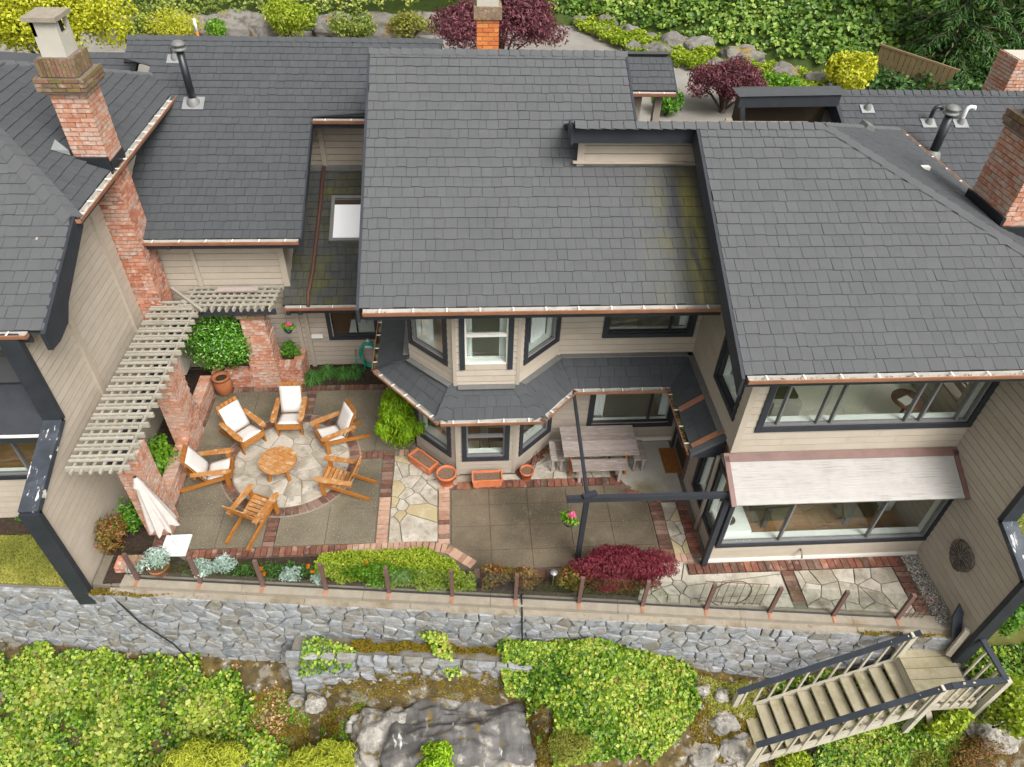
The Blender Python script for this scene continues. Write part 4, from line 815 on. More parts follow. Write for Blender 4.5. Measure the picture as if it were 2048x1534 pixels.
# rear parts of the left house
MB().box(-16, -9.9, 20.2, 22, 2.5, 5.1).build('rear_shade_block', 'int_dark', HL); MB().add([(-17, 20, 5.75), (-9.9, 20, 5.45), (-9.9, 20.9, 5.4), (-17, 20.9, 5.7)], [(0,1,2,3)]).build('roof', 'shingle_dark', HL); box('fascia', (-17, -9.9, 19.93, 20, 5.15, 5.45), 'trim_black', HL)  # dark block puts the shade below the fascia into its colour
PBL = Plane((-10.2, 18.6, 5.6), X3, flat_u(24)); roof(HL, PBL, [(-9.2, 18.6, 5.6), (-7.96, 18.6, 5.6), (-7.96, 19.4, 5.6+.8*t24), (-9.2, 19.4, 5.6+.8*t24)], 'shingle_dark', 0)
MB().add([(-9.2, 19.4, 5.6+.8*t24), (-7.96, 19.4, 5.6+.8*t24), (-7.96, 21, 5.3), (-9.2, 21, 5.3)], [(0,1,2,3)]).build('roof', 'shingle_dark', HL)

# ================================================================== the right-hand house behind
HR = thing('house', (12, 17, 2.5), 'house behind at the right with dark shingle roof, three vent pipes and black gable', 'house')
zN = lambda y: 6.0-(17-y)*t24; PN = Plane((8.6, 12.5, zN(12.5)), X3, flat_u(24))
rn = roof(HR, PN, [(9.6, 12.5, zN(12.5)), (17, 12.5, zN(12.5)), (17, 17, 6.0), (8.86, 17, 6.0), (8.86, 15.0, zN(15.0)), (9.6, 14.99, zN(14.99))], 'shingle_dark', 40)
caps(rn, (8.84, 17, 6.0), (17, 17, 6.0), (0, -1, -.45), (0, 1, -.45), 'shingle_dark', .15, .22)
PNb = Plane((17, 21, 6-4*t24), -X3, Vector((0, -math.cos(R_(24)), math.sin(R_(24))))); roof(HR, PNb, [(17, 21, 6-4*t24), (8.86, 21, 6-4*t24), (8.86, 17, 6), (17, 17, 6)], 'shingle_dark', 0)
box('wall', (9.0, 17, 16.5, 18.5, 2.0, 5.2), 'siding', HR)
# black gable at its left
MB().beam((6.4, 16.0, 6.1), (8.75, 16.0, 6.15), .06, .26).build('gable_beam', 'trim_black', HR)
MB().add([(6.35, 15.92, 6.24), (8.9, 15.92, 6.3), (8.9, 16.5, 6.3), (6.35, 16.5, 6.24)], [(0,1,2,3)]).build('roof', 'shingle_dark', HR)
MB().beam((8.85, 15.1, 5.35), (8.85, 16.9, 6.1), .08, .3).build('rake_board', 'trim_black', HR); MB().beam((6.5, 16.0, 6.0), (6.6, 16.0, 5.6), .1, .1).build('bracket', 'trim_black', HR)
box('wall', (6.7, 8.8, 16.6, 17.0, 2.5, 6.1), 'int_dark', HR)
MB().beam((6.1, 15.6, 5.72), (8.1, 15.7, 5.68), .35, .05).build('flat_cap', 'ledge', HR)
vent(HR, (9.75, 16.45, zN(16.45)), .16, .05, pl=PN, plate=.16); vent(HR, (10.95, 15.15, zN(15.15)), 1.0, .1, cap=.17)
vent(HR, (11.15, 16.05, zN(16.05)), .42, .045, pl=PN, plate=.17, hook=True); vent(HR, (11.95, 16.05, zN(16.05)), .42, .045, 'pipe_white', pl=PN, plate=.17, hook=True)
CRR = MB().box(14.4, 15.1, 18.25, 19, 4, 6.4).build('chimney', 'mortar', HR); brickwork(CRR, 14.35, 15.15, 18.2, 19.05, 5.0, 6.4, 'brick_pale', 0, 'FL')
# ================================================================== ground
def grid(name, x0, x1, y0, y1, nx, ny, zf, mat, parent=None):
    xs = np.linspace(x0, x1, nx); ys = np.linspace(y0, y1, ny); vs = [(x, y, zf(x, y)) for y in ys for x in xs]
    fs = [(j*nx+i, j*nx+i+1, (j+1)*nx+i+1, (j+1)*nx+i) for j in range(ny-1) for i in range(nx-1)]
    return MB().add(vs, fs, 0., True).build(name, mat, parent)
def fbm(x, y, s, o=4, z=0.):
    v = 0; a = .5; f = s
    for _ in range(o): v += a*noise.noise(Vector((x*f, y*f, z+f))); a *= .5; f *= 2
    return v
yw = lambda x: 7.06-.104*x                     # face line of the retaining wall
def zlow(x, y):
    """rocky slope below the wall"""
    d = yw(x)-y
    zb = float(np.interp(x, [-14, -9.5, -7, -3.6, -2.6, -1.6, 1.2, 2.6, 4.4, 6, 7.2, 9, 14], [-2.0, -2.1, -2.25, -2.35, -1.5, -1.3, -1.25, -1.1, -1.7, -1.95, -1.4, -1.2, -1.0]))
    z = zb - .55*max(0, d-.05) - .12*max(0, d-1.5)
    st = float(np.interp(x, [-3.6, -3.2, .9, 1.3], [0, 1, 1, 0])); z -= st*.75*float(np.interp(d, [.5, .75], [0, 1]))
    return z + .2*fbm(x, y, .8, 4)*min(1, max(.15, d))
zbank = lambda x, y: 2.9 + max(0, y-bank_y(x))*.62 + .25*fbm(x, y, .35, 3)
bank_y = lambda x: float(np.interp(x, [-20, -6, 2, 5.5, 7.5, 10, 12.5, 15, 20, 40], [32.5, 32.2, 33.4, 34.0, 32.0, 30.2, 28.2, 26.8, 25.6, 24]))
g0 = struct(grid('ground', -120, 120, -60, 160, 12, 12, lambda x, y: -6.0, 'bank_soil'))
slope = struct(grid('rocky_slope', -16, 16, 1.2, 8.6, 130, 44, lambda x, y: zlow(x, min(y, yw(x)+.02)), 'mossy_earth'))
struct(MB().prism([(-7.1, yw(-7.1)+.15), (9.12, yw(9.12)+.15), (9.12, 14.2), (-7.1, 14.2)], (0,0,0), X3, Y3, Z3, -.9, -.06).build('patio_base', 'joint'))
struct(box('rear_ground', (-40, 40, 19.6, 33, 1.0, 2.86), 'asphalt'))
driveway = struct(grid('driveway', -30, 30, 19.7, 33.5, 30, 12, lambda x, y: 2.9, 'asphalt'))
bank = struct(grid('hillside', -32, 42, 24, 52, 90, 44, lambda x, y: zbank(x, y) if y > bank_y(x)-.2 else 2.6, 'bank_soil'))

# ================================================================== patio: slabs, flagstones and brick edging, each a piece
patio = struct(MB().prism([(-6.4, yw(-6.4)+.3), (9.1, yw(9.1)+.3), (9.1, 14.15), (-6.4, 14.15)], (0,0,0), X3, Y3, Z3, -.08, -.035).build('patio', 'joint'))
def slab_rect(x0, x1, y0, y1, mat, h=0., keep=None):
    b = MB(); g = .006; poly = [(x0+g, y0+g), (x1-g, y0+g), (x1-g, y1-g), (x0+g, y1-g)]
    slab(b, poly, (0,0,0), X3, Y3, Z3, h, .005, -.05); return b.build('paving_slab', mat, patio)
CC = (-3.85, 10.85); RO, RI = 1.49, 1.27
def clip_circle_out(poly, c, r, n=40):
    """subtract a circle from a rectangle cell: fan polygons around it"""
    out = []
    for p in poly:
        d = math.hypot(p[0]-c[0], p[1]-c[1])
        out.append(p)
    return out
def patio_cells(xs, ys, mat, circle=None, drop=None):
    for i in range(len(xs)-1):
        for j in range(len(ys)-1):
            a, b, c, d = xs[i], xs[i+1], ys[j], ys[j+1]; cell = [(a, c), (b, c), (b, d), (a, d)]
            if len(cell) < 3 or area(cell) < .03: continue
            cx = sum(p[0] for p in cell)/len(cell); cy = sum(p[1] for p in cell)/len(cell)
            cell = [(p[0]+.004*(1 if cx > p[0] else -1), p[1]+.004*(1 if cy > p[1] else -1)) for p in cell]
            bb = MB(); slab(bb, cell, (0,0,0), X3, Y3, Z3, random.uniform(-.002, .002), .004, -.05); bb.build('paving_slab', mat, patio)
patio_cells([-6.02, -5.0, -4.08], [8.62, 9.45, 10.4, 11.4, 12.35, 13.2], 'concrete')
patio_cells([-3.84, -2.85, -1.86], [8.62, 9.5, 10.9], 'concrete'); patio_cells([-3.62, -2.85, -2.05, -1.2], [11.14, 12.2, 13.2], 'concrete')
patio_cells([-.32, .48, 1.3, 2.15, 3.0, 3.86], [7.9, 8.35, 8.95, 9.5, 9.93], 'concrete_dark')
slab(_b := MB(), [(3.6, 9.75), (3.9, 9.55), (4.7, 9.55), (4.74, 11.2), (3.3, 11.2), (3.3, 10.25)], (0,0,0), X3, Y3, Z3, .004, .01, -.05); _b.build('doorstep_slab', 'slab_pale', patio)
# bricks
_pm = {}
def paver(x, y, ang, l, w, mat, z=.004):
    key = (round(l, 3), round(w, 3), mat)
    if key not in _pm:
        b = MB(); a, c = l/2-.006, w/2-.006; slab(b, [(-a, -c), (a, -c), (a, c), (-a, c)], (0,0,0), X3, Y3, Z3, 0, .006, -.05, t=0.)
        o = b.build('brick', mat, patio, origin=(0,0,0)); _pm[key] = o.data
    else: o = bpy.data.objects.new('brick', _pm[key]); link(o, patio)
    o.location = Vector((x, y, z+random.uniform(-.003, .003))) - WO[patio]; o.rotation_euler = (random.uniform(-.01, .01), random.uniform(-.01, .01), ang+random.uniform(-.015, .015)); WO[o] = Vector((x, y, z))
def run(x0, y0, x1, y1, l, mat, w=.118, mats=None, z=.004):
    """soldier course from (x0,y0) to (x1,y1): bricks lie across the line"""
    L = math.hypot(x1-x0, y1-y0); n = max(1, round(L/w)); a = math.atan2(y1-y0, x1-x0)
    for i in range(n):
        t = (i+.5)/n; m_ = mat if not mats else random.choice(mats); paver(x0+(x1-x0)*t, y0+(y1-y0)*t, a+math.pi/2, l, w, m_, z)
run(-1.72, 8.6, -1.72, 9.9, .24, 'paver_pale', mats=['paver_pale']*4+['paver']); run(-1.72, 9.9, -1.72, 11.1, .24, 'paver')
run(-.47, 8.55, -.47, 9.95, .24, 'paver_pale', mats=['paver_pale']*5+['paver'])
run(-5.5, 8.5, -2.4, 8.5, .22, 'paver_red'); run(-2.4, 8.5, -.9, 8.52, .22, 'paver_pale'); run(-.9, 8.52, -.4, 8.42, .22, 'paver_pale'); run(-.4, 8.42, .12, 8.02, .22, 'paver_pale'); run(.12, 7.84, 2.2, 7.74, .2, 'paver'); run(2.2, 7.74, 3.8, 7.7, .2, 'paver')
run(-3.96, 8.62, -3.96, 9.34, .23, 'paver'); run(-3.73, 12.35, -3.73, 13.2, .23, 'paver'); run(-2.34, 11.02, -1.84, 11.02, .23, 'paver')
run(-4.0, 13.3, -1.2, 13.3, .2, 'paver'); run(-6.12, 8.65, -6.12, 13.2, .2, 'paver'); run(-6.0, 13.3, -4.0, 13.3, .2, 'paver')
run(-.35, 10.05, 3.3, 10.05, .22, 'paver_red', .15); run(3.3, 10.04, 3.62, 9.68, .22, 'paver_red'); run(3.62, 9.68, 3.95, 9.52, .22, 'paver_red'); run(3.95, 9.5, 4.7, 9.5, .2, 'paver_red'); run(3.32, 10.15, 3.32, 10.5, .24, 'paver_red')
run(-.6, 9.95, -.36, 9.96, .24, 'paver_pale'); run(-.42, 10.02, -.1, 10.28, .2, 'paver_pale'); run(-1.5, 11.05, -.9, 11.05, .2, 'paver_pale'); run(1.12, 10.3, 1.9, 11.05, .22, 'paver_red')
run(4.02, 8.1, 4.02, 9.42, .26, 'paver'); run(4.6, 8.0, 4.6, 9.42, .22, 'paver_red'); run(4.15, 8.0, 4.5, 8.0, .2, 'paver_pale'); run(3.95, 8.05, 4.05, 7.9, .3, 'paver_red')
run(4.35, 7.74, 8.75, 7.74, .24, 'paver_red', .14); run(6.3, 6.95, 6.3, 7.6, .24, 'paver'); run(8.6, 6.62, 8.6, 7.62, .26, 'paver')
for k in range(58):
    a = 2*math.pi*(k+.5)/58; paver(CC[0]+math.cos(a)*(RI+RO)/2, CC[1]+math.sin(a)*(RI+RO)/2, a, RO-RI, 2*math.pi*RO/58*.93, 'paver', .014)
rg = MB(); n = 80
for r_ in (RO+.012,):
    vs = []
    for k in range(n): a = 2*math.pi*k/n; vs += [(CC[0]+math.cos(a)*(r_-.012), CC[1]+math.sin(a)*(r_-.012), .012), (CC[0]+math.cos(a)*(r_+.012), CC[1]+math.sin(a)*(r_+.012), .012)]
    rg.add(vs, [(2*k, 2*k+1, (2*k+3) % (2*n), (2*k+2) % (2*n)) for k in range(n)])
rg.build('mortar_ring', 'ledge', patio)
def flags(bound, n, mat, ax=1., gap=.018, minx=None, z=.002, jig=.55, mats=None):
    xs = [p[0] for p in bound]; ys = [p[1] for p in bound]; seeds = []; tries = 0; md = math.sqrt(area(bound)/n)*jig
    while len(seeds) < n and tries < 4000:
        tries += 1; p = (random.uniform(min(xs), max(xs)), random.uniform(min(ys), max(ys)))
        if len(clip_convex([(p[0]-.01, p[1]-.01), (p[0]+.01, p[1]-.01), (p[0], p[1]+.01)], bound)) < 3: continue
        if all(math.hypot(p[0]-q[0], p[1]-q[1]) > md for q in seeds): seeds.append(p)
    for poly in voronoi(seeds, bound, gap):
        if area(poly) < .004: continue
        # jitter outline a little so edges are not ruler-straight
        pts = []
        for k in range(len(poly)):
            a, b = poly[k], poly[(k+1) % len(poly)]; l = math.hypot(b[0]-a[0], b[1]-a[1]); pts.append(a)
            if l > .18: pts.append(((a[0]+b[0])/2+random.uniform(-.008, .008), (a[1]+b[1])/2+random.uniform(-.008, .008)))
        bb = MB(); slab(bb, pts, (0,0,0), X3, Y3, Z3, z+random.uniform(-.004, .006), .008, -.05); bb.build('flagstone', random.choice(mats) if mats else mat, patio)
MB().prism([(CC[0]+math.cos(2*math.pi*k/60)*(RO+.03), CC[1]+math.sin(2*math.pi*k/60)*(RO+.03)) for k in range(60)], (0,0,0), X3, Y3, Z3, -.01, .006).build('circle_bed', 'ledge', patio)
circ = [(CC[0]+math.cos(2*math.pi*k/40)*(RI-.02), CC[1]+math.sin(2*math.pi*k/40)*(RI-.02)) for k in range(40)]
flags(circ, 27, 'flagstone', z=.014)
flags([(-1.58, 8.62), (-.6, 8.62), (-.62, 9.95), (-.35, 10.3), (-1.0, 10.95), (-1.58, 10.95)], 21, 'flagstone', mats=['flagstone']*3+['flag_yellow'])
flags([(4.16, 8.1), (4.48, 8.1), (4.48, 9.4), (4.16, 9.4)], 7, 'flag_yellow', mats=['flag_yellow', 'flagstone'])
flags([(1.25, 10.17), (3.2, 10.17), (3.28, 11.2), (2.0, 11.2)], 14, 'flagstone'); flags([(-.3, 10.15), (1.2, 10.17), (1.1, 10.32), (-.1, 10.32)], 4, 'flagstone', mats=['flagstone'])
flags([(3.2, 7.05), (4.4, 6.95), (6.15, 6.82), (6.15, 7.6), (4.3, 7.6), (4.3, 7.9), (3.5, 7.9)], 17, 'flagstone'); flags([(6.44, 6.8), (8.45, 6.6), (8.45, 7.6), (6.44, 7.6)], 17, 'flagstone')
# planting bed soil along the wall, kitchen bed, side bed
struct(MB().prism([(-6.9, 7.95), (-5.4, 7.95), (-.6, 7.45), (.5, 7.32), (3.6, 7.0), (3.6, 7.6), (.2, 7.72), (-.5, 8.3), (-2, 8.38), (-5.5, 8.38), (-6.9, 9.2)], (0,0,0), X3, Y3, Z3, -.07, -.02).build('planting_bed', 'soil'))
struct(box('kitchen_bed', (-4.0, -1.1, 13.42, 14.15, -.1, .0), 'soil')); struct(box('side_bed', (-7.05, -6.25, 8.6, 14.1, -.1, -.01), 'soil'))
# gravel strip by the fin wall
n = 2600; P_ = np.stack([rng.uniform(8.76, 9.1, n), rng.uniform(6.35, 7.85, n), rng.uniform(-.02, .03, n)], 1)
gv = MB()
for p in P_:
    s_ = random.uniform(.012, .026); q = [Vector(p)+Vector((random.uniform(-1, 1), random.uniform(-1, 1), random.uniform(-.4, .9)))*s_ for _ in range(4)]
    gv.add(q, [(0,1,2), (0,2,3), (0,3,1), (1,3,2)])
stuff(gv.build('gravel', 'gravel'), 'strip of pale gravel along the base of the fin wall', 'gravel')

# ================================================================== retaining wall
RW = thing('retaining_wall', (0, 7, -2), 'long blue-grey stone retaining wall with a pale concrete coping under the glass fence', 'wall')
ex = Vector((1, -.104, 0)).normalized(); ny_ = Vector((-.104, -1, 0)).normalized(); O0 = Vector((0, 7.12, 0))
def wx(u): return O0+ex*u
core = MB(); core.add([wx(-13)+ny_*-.02+Z3*-.2, wx(9.2)+ny_*-.02+Z3*-.2, wx(9.2)+ny_*.05+Z3*-3.2, wx(-13)+ny_*.05+Z3*-3.2, wx(-13)+ny_*-.6+Z3*-.2, wx(9.2)+ny_*-.6+Z3*-.2, wx(9.2)+ny_*-.6+Z3*-3.2, wx(-13)+ny_*-.6+Z3*-3.2],
    [(0,1,2,3), (0,4,5,1), (1,5,6,2), (0,3,7,4)]); core = core.build('wall_core', 'stone_mortar', RW)
VN = Vector((0, -.035, -1)).normalized()
seeds = []; r_ = 0; z = -.18
while z > -2.75:
    h = random.uniform(.16, .25); u = -10.6+random.uniform(0, .3)
    while u < 9.0:
        seeds.append((u+random.uniform(-.08, .08), z-h/2+random.uniform(-.09, .09))); u += random.uniform(.16, .4)
    z -= h
polys = voronoi(seeds, [(-10.8, -2.9), (9.1, -2.9), (9.1, -.17), (-10.8, -.17)], .014)
vis = []
for p in polys:
    cx = sum(q[0] for q in p)/len(p); cz = sum(q[1] for q in p)/len(p)
    if area(p) < .006: continue
    p = [(q[0]+random.uniform(-.018, .018), q[1]+random.uniform(-.018, .018)) for q in p]
    b = float(np.interp(cx, [-9.5, -7, -3.6, -2.6, -1.6, 1.2, 2.6, 4.4, 6, 7.2, 9], [-2.1, -2.25, -2.35, -1.5, -1.3, -1.25, -1.1, -1.7, -1.95, -1.4, -1.2]))
    if cz < b-.2: continue
    vis.append((area(p), p, cz > b))
vis.sort(key=lambda q: -q[0]); restb = MB(); k = 0
for (a_, p, ok) in vis:
    big = ok and k < 300; b = MB() if big else restb
    cz = sum(q[1] for q in p)/len(p)
    slab(b, p, O0+ny_*(.03-.035*(cz+.2)*0+(-cz)*.028), ex, Z3, ny_, random.uniform(.012, .035), random.uniform(.018, .035), -.05, .045, rough=.008)
    if big: b.build('stone', 'stone', RW); k += 1
if restb.v: stuff(restb.build('small_stones', 'stone', RW))
# coping with joints, and the worn ledge below it
cuts = [-6.6, -4.3, -2.0, .4, 2.8, 5.1, 7.2, 9.1]
for a, b in zip(cuts, cuts[1:]):
    MB().obox(wx((a+b)/2)-ny_*.18+Z3*-.09, ex, -ny_, Z3, (b-a)/2-.004, .125, .09).build('coping_block', 'coping', RW)
for a, b in zip([-6.8, -5.2, -3.1, -1.1, .9, 3.0, 5.2, 7.3], [-5.21, -3.11, -1.11, .89, 2.99, 5.19, 7.29, 9.1]):
    vs = []; m = 10
    for i in range(m+1):
        u = a+(b-a)*i/m; d = .035+.03*fbm(u, 0, 1.7, 3); vs += [wx(u)-ny_*.07+Z3*-.1, wx(u)+ny_*d+Z3*(-.14+.03*fbm(u, 3, 2., 2)), wx(u)+ny_*(d+.012)+Z3*(-.2+.04*fbm(u, 9, 2.5, 2))]
    MB().add(vs, [(3*i, 3*i+1, 3*i+4, 3*i+3) for i in range(m)]+[(3*i+1, 3*i+2, 3*i+5, 3*i+4) for i in range(m)], smooth=True).build('ledge_stone', 'ledge', RW)
# left part of the wall top: lawn behind it
lawn = struct(MB().prism([(-16, yw(-16)+.14), (-7.4, yw(-7.4)+.14), (-7.4, 9.75), (-16, 9.75)], (0,0,0), X3, Y3, Z3, -.5, -.19).build('lawn', 'lawn_soil'))
struct(MB().prism([(-16, yw(-16)+.2), (-7.4, yw(-7.4)+.2), (-7.4, 9.7), (-16, 9.7)], (0,0,0), X3, Y3, Z3, -2, -.52).build('lawn_base', 'soil'))
nn = 26000; gx = rng.uniform(-11, -7.36, nn); gy = rng.uniform(7.8, 9.35, nn); ok = gy > np.array([yw(x)+.16 for x in gx]); gx, gy = gx[ok], gy[ok]; nn = len(gx)
tn = np.array([.5+.9*fbm(x, y, 1.3, 3) for x, y in zip(gx, gy)])+rng.normal(0, .15, nn)
stuff(leafmesh('grass', 'grass', np.stack([gx, gy, np.full(nn, -.175)], 1), np.tile([0, -.3, .5], (nn, 1)), .065, None, .25, .1, .5, dirs=np.tile([0, 0, 1.], (nn, 1)), tint=tn), 'patch of short yellow-green lawn beside the left house', 'grass')
struct(box('flower_bed', (-13, -7.4, 9.25, 9.68, -.25, -.15), 'soil'))
struct(box('side_lawn', (9.7, 34, 6.25, 19.5, -4, -.75), 'lawn_soil')); struct(box('left_ground', (-34, -13.1, 9.8, 19.5, -4, -.3), 'lawn_soil'))
# lower stretch of rough wall
LW = thing('rubble_wall', (-1, 6.5, -2.6), 'low rough stone wall stepping out below the retaining wall', 'wall')
seeds = []; z = -1.2
while z > -2.5:
    h = random.uniform(.2, .28); u = -3.5
    while u < 1.1: seeds.append((u+random.uniform(-.08, .08), z-h/2+random.uniform(-.07, .07))); u += random.uniform(.22, .46)
    z -= h
OL = Vector((0, 6.62, 0))
MB().obox(OL+ex*-1.2+Z3*-2.0-ny_*.3, ex, Z3, ny_, 2.3, .72, .3).build('wall_core', 'stone_mortar', LW)
for p in voronoi(seeds, [(-3.6, -2.75), (1.2, -2.75), (1.2, -1.22), (-3.6, -1.22)], .03):
    if area(p) < .008: continue
    p = [(q[0]+random.uniform(-.03, .03), q[1]+random.uniform(-.03, .03)) for q in p]
    b = MB(); cz = sum(q[1] for q in p)/len(p); slab(b, p, OL+ny_*(-.1*(cz+1.2)), ex, Z3, ny_, random.uniform(.02, .06), .04, -.08, .08, rough=.015); b.build('stone', 'stone', LW)
# right stretch of wall beyond the stairs
RW2 = thing('rubble_wall', (10.5, 5.6, -2), 'short blue-grey stone wall behind the stair landing at the right edge', 'wall')
MB().box(9.2, 14, 5.4, 6.2, -3, -.75).build('wall_core', 'stone_mortar', RW2)
seeds = [(u+random.uniform(-.1, .1), z+random.uniform(-.07, .07)) for z in np.arange(-2.6, -.7, .25) for u in np.arange(9.3, 13, .36)]
for p in voronoi(seeds, [(9.2, -2.8), (13, -2.8), (13, -.72), (9.2, -.72)], .02):
    b = MB(); slab(b, p, (0, 5.4, 0), X3, Z3, -Y3, random.uniform(.02, .07), .03, -.06, .15, rough=.015); b.build('stone', 'stone', RW2)

# ================================================================== glass fence on the coping
GF = thing('glass_fence', (1, 7.3, 0), 'low frameless glass fence with short brown posts on the wall coping', 'fence')
px_ = [-6.25+1.19*k for k in range(13)]
for x in px_:
    c = Vector((x, yw(x)+.27, 0)); MB().obox(c+Z3*.41, ex, Z3, ny_, .035, .41, .03).build('post', 'post_brown', GF)
    MB().obox(c+ny_*.09+Z3*.008, ex, Z3, ny_, .03, .006, .07).build('post_foot', 'copper', GF)
for a, b in zip(px_, px_[1:]):
    A = Vector((a+.06, yw(a+.06)+.28, .43)); B = Vector((b-.06, yw(b-.06)+.28, .43)); MB().obox((A+B)/2, ex, Z3, ny_, (B-A).length/2, .39, .004).build('pane', 'glass_rail', GF)
    MB().obox((A+B)/2-Z3*.40, ex, Z3, ny_, (B-A).length/2+.05, .012, .012).build('channel', 'frame_dark', GF)

# ================================================================== wooden stairs at the lower right
ST = thing('staircase', (7, 5.3, -2.7), 'weathered wooden staircase with black handrails descending from the landing at the right', 'staircase')
top = Vector((8.12, 6.08, -.78)); bot = Vector((5.2, 5.93, -2.5)); run_ = (bot-top); hdir = Vector((run_.x, run_.y, 0)).normalized(); side = Vector((-hdir.y, hdir.x, 0)); side = side if side.y < 0 else -side   # towards the camera
tw = .95; NT = 12
for i in range(NT):
    t = (i+.5)/NT; c = top+run_*t+side*(tw/2); wdt = .125 if i < NT-1 else .17
    b = MB(); b.obox(c, hdir, side, Z3, wdt, tw/2-.03, .022); b.build('tread', 'stair_wood', ST)
for s_ in (0, tw):
    A = top+side*s_+Z3*.0-hdir*.05; B = bot+side*s_+hdir*.1; MB().beam(A-Z3*.06, B-Z3*.06, .045, .24).build('stringer', 'stair_paint', ST)
lz = -.6; L0 = Vector((8.28, 6.05, lz)); 
for k in range(5):
    y0 = 5.18+.21*k; MB().box(8.1, 9.12, y0, y0+.2, lz-.04, lz).build('landing_plank', 'stair_wood', ST)
MB().box(8.1, 8.15, 5.16, 6.2, lz-.22, lz-.045).build('landing_beam', 'stair_paint', ST); MB().box(8.1, 9.12, 5.12, 5.16, lz-.22, lz-.02).build('landing_beam', 'stair_paint', ST)
hr = .95
def baluster(p, h, w=.035, mat='stair_paint'): box('baluster', (p.x-w, p.x+w, p.y-w*.6, p.y+w*.6, p.z, p.z+h), mat, ST)
for s_, a0 in ((-.02, .0), (tw+.02, .0)):
    A = top+side*s_+Z3*hr-hdir*.12; B = bot+side*s_+Z3*hr+hdir*.02; MB().beam(A, B, .1, .045).build('handrail', 'rail_black', ST)
    for i in range(11):
        t = (i+.3)/11; p = top+run_*t+side*s_+Z3*-.1; baluster(p, hr+.06, .022)
    for t in (0.0, .985): p = top+run_*t+side*s_; box('newel_post', (p.x-.05, p.x+.05, p.y-.05, p.y+.05, p.z-(1.3 if t == 0 and s_ > 0 else .25), p.z+hr-.04), 'stair_paint', ST)
# landing rails
c1 = top+side*(tw+.02)+Z3*hr-hdir*.12; c2 = Vector((9.2, c1.y+.0, lz+hr-.05)); c3 = Vector((9.2, 5.85, lz+hr-.05))
MB().beam(c1, c2, .1, .045).build('handrail', 'rail_black', ST); MB().beam(c2, c3, .1, .045).build('handrail', 'rail_black', ST)
for k in range(1, 5): p = c1.lerp(c2, k/5); baluster(Vector((p.x, p.y, lz-.1)), hr-.0, .022)
for k in range(1, 4): p = c2.lerp(c3, k/4); baluster(Vector((p.x, p.y, lz-.1)), hr-.0, .022)
box('newel_post', (9.2, 9.3, c2.y-.05, c2.y+.05, -2.6, lz+hr-.06), 'stair_paint', ST)
MB().beam((8.3, c1.y, lz-.25), (8.75, c1.y, lz-1.1), .05, .1).build('brace', 'stair_paint', ST); MB().beam((8.2, c1.y, -1.9), (9.2, c1.y, -1.75), .05, .1).build('brace', 'stair_paint', ST)
sp = MB().prism([(-.09, 0), (.09, 0), (.11, .55), (.02, .75), (-.1, .5)], (9.0, 6.12, -.05), Vector((1, .1, 0)), Vector((-.15, .35, .92)), Vector((0, -.93, .35)), -.02, .02).build('rail_paddle', 'rail_black', ST)
MB().beam((9.0, 6.0, -.5), (9.03, 6.05, .3), .09, .09).build('newel_post', 'stair_paint', ST)

# ================================================================== white lattice pergola and brick pillars
PG = thing('pergola', (-6.3, 11, 2.45), 'off-white wooden lattice pergola wrapping the brick pillars beside the left house', 'pergola')
PZ = 2.45
ys = np.arange(8.62, 13.4, .262)
for i, y in enumerate(ys):
    MB().beam((-6.9, y, PZ), (-5.82, y, PZ), .05, .1).build('rafter', 'pergola_paint', PG)
    MB().beam((-6.88, y+.13, PZ+.07), (-5.95, y+.13, PZ+.07), .04, .04).build('slat', 'pergola_paint', PG)
for k in range(6):
    x = -6.78+k*.165; MB().beam((x, 8.5, PZ+.0), (x, 13.5, PZ+.0), .045, .045).build('batten', 'pergola_paint', PG)
for k in range(13): MB().beam((-6.2+k*.158, 13.22, PZ), (-6.1+k*.158, 14.12, PZ), .045, .07 if k % 2 else .1).build('rafter', 'pergola_paint', PG)
for k in range(5): MB().beam((-6.3+.02*k, 13.34+k*.17, PZ+.07), (-4.22+.02*k, 13.34+k*.17, PZ+.07), .04, .04).build('slat', 'pergola_paint', PG)
MB().beam((-6.6, 13.95, PZ+.12), (-5.72, 13.1, PZ+.1), .06, .06).build('hip_beam', 'pergola_paint', PG)
MB().beam((-5.55, 13.85, PZ+.13), (-4.65, 13.85, PZ+.13), .12, .04).build('loose_plank', 'pergola_wood', PG)
for x in (-6.28, -6.1): MB().beam((x, 8.7, PZ-.12), (x, 13.3, PZ-.12), .06, .13).build('beam', 'trim_black', PG)
MB().beam((-6.2, 13.32, PZ-.12), (-4.2, 13.32, PZ-.12), .06, .13).build('beam', 'trim_black', PG)
def pillar(x0, x1, y0, y1, h, label, budget=70, mat='brick_pale', base=0, faces='FR'):
    t = thing('brick_pillar', ((x0+x1)/2, (y0+y1)/2, base), label, 'pillar', 'whitewashed brick pillars carrying the pergola')
    MB().box(x0+.02, x1-.02, y0+.02, y1-.02, base, h).build('core', 'mortar', t); brickwork(t, x0, x1, y0, y1, base, h, mat, budget, faces)
    return t
pillar(-6.35, -5.9, 9.0, 9.45, 2.3, 'whitewashed brick pillar at the front end of the lattice pergola, behind the closed umbrella')
pillar(-6.42, -6.02, 11.3, 11.95, 2.3, 'whitewashed brick pillar under the middle of the lattice pergola, between two shrubs')
pp = pillar(-5.08, -4.55, 13.42, 13.85, 2.3, 'freestanding brick pillar with a stepped base between the laurel and the kitchen wall'); brickwork(pp, -5.12, -4.5, 13.36, 13.9, 0, .85, 'brick_pale', 0, 'FR'); brickwork(pp, -5.1, -4.52, 13.39, 13.88, .85, 1.5, 'brick_pale', 0, 'FR'); brickwork(pp, -5.12, -4.5, 13.36, 13.9, 2.1, 2.3, 'brick_moss', 0, 'FR')
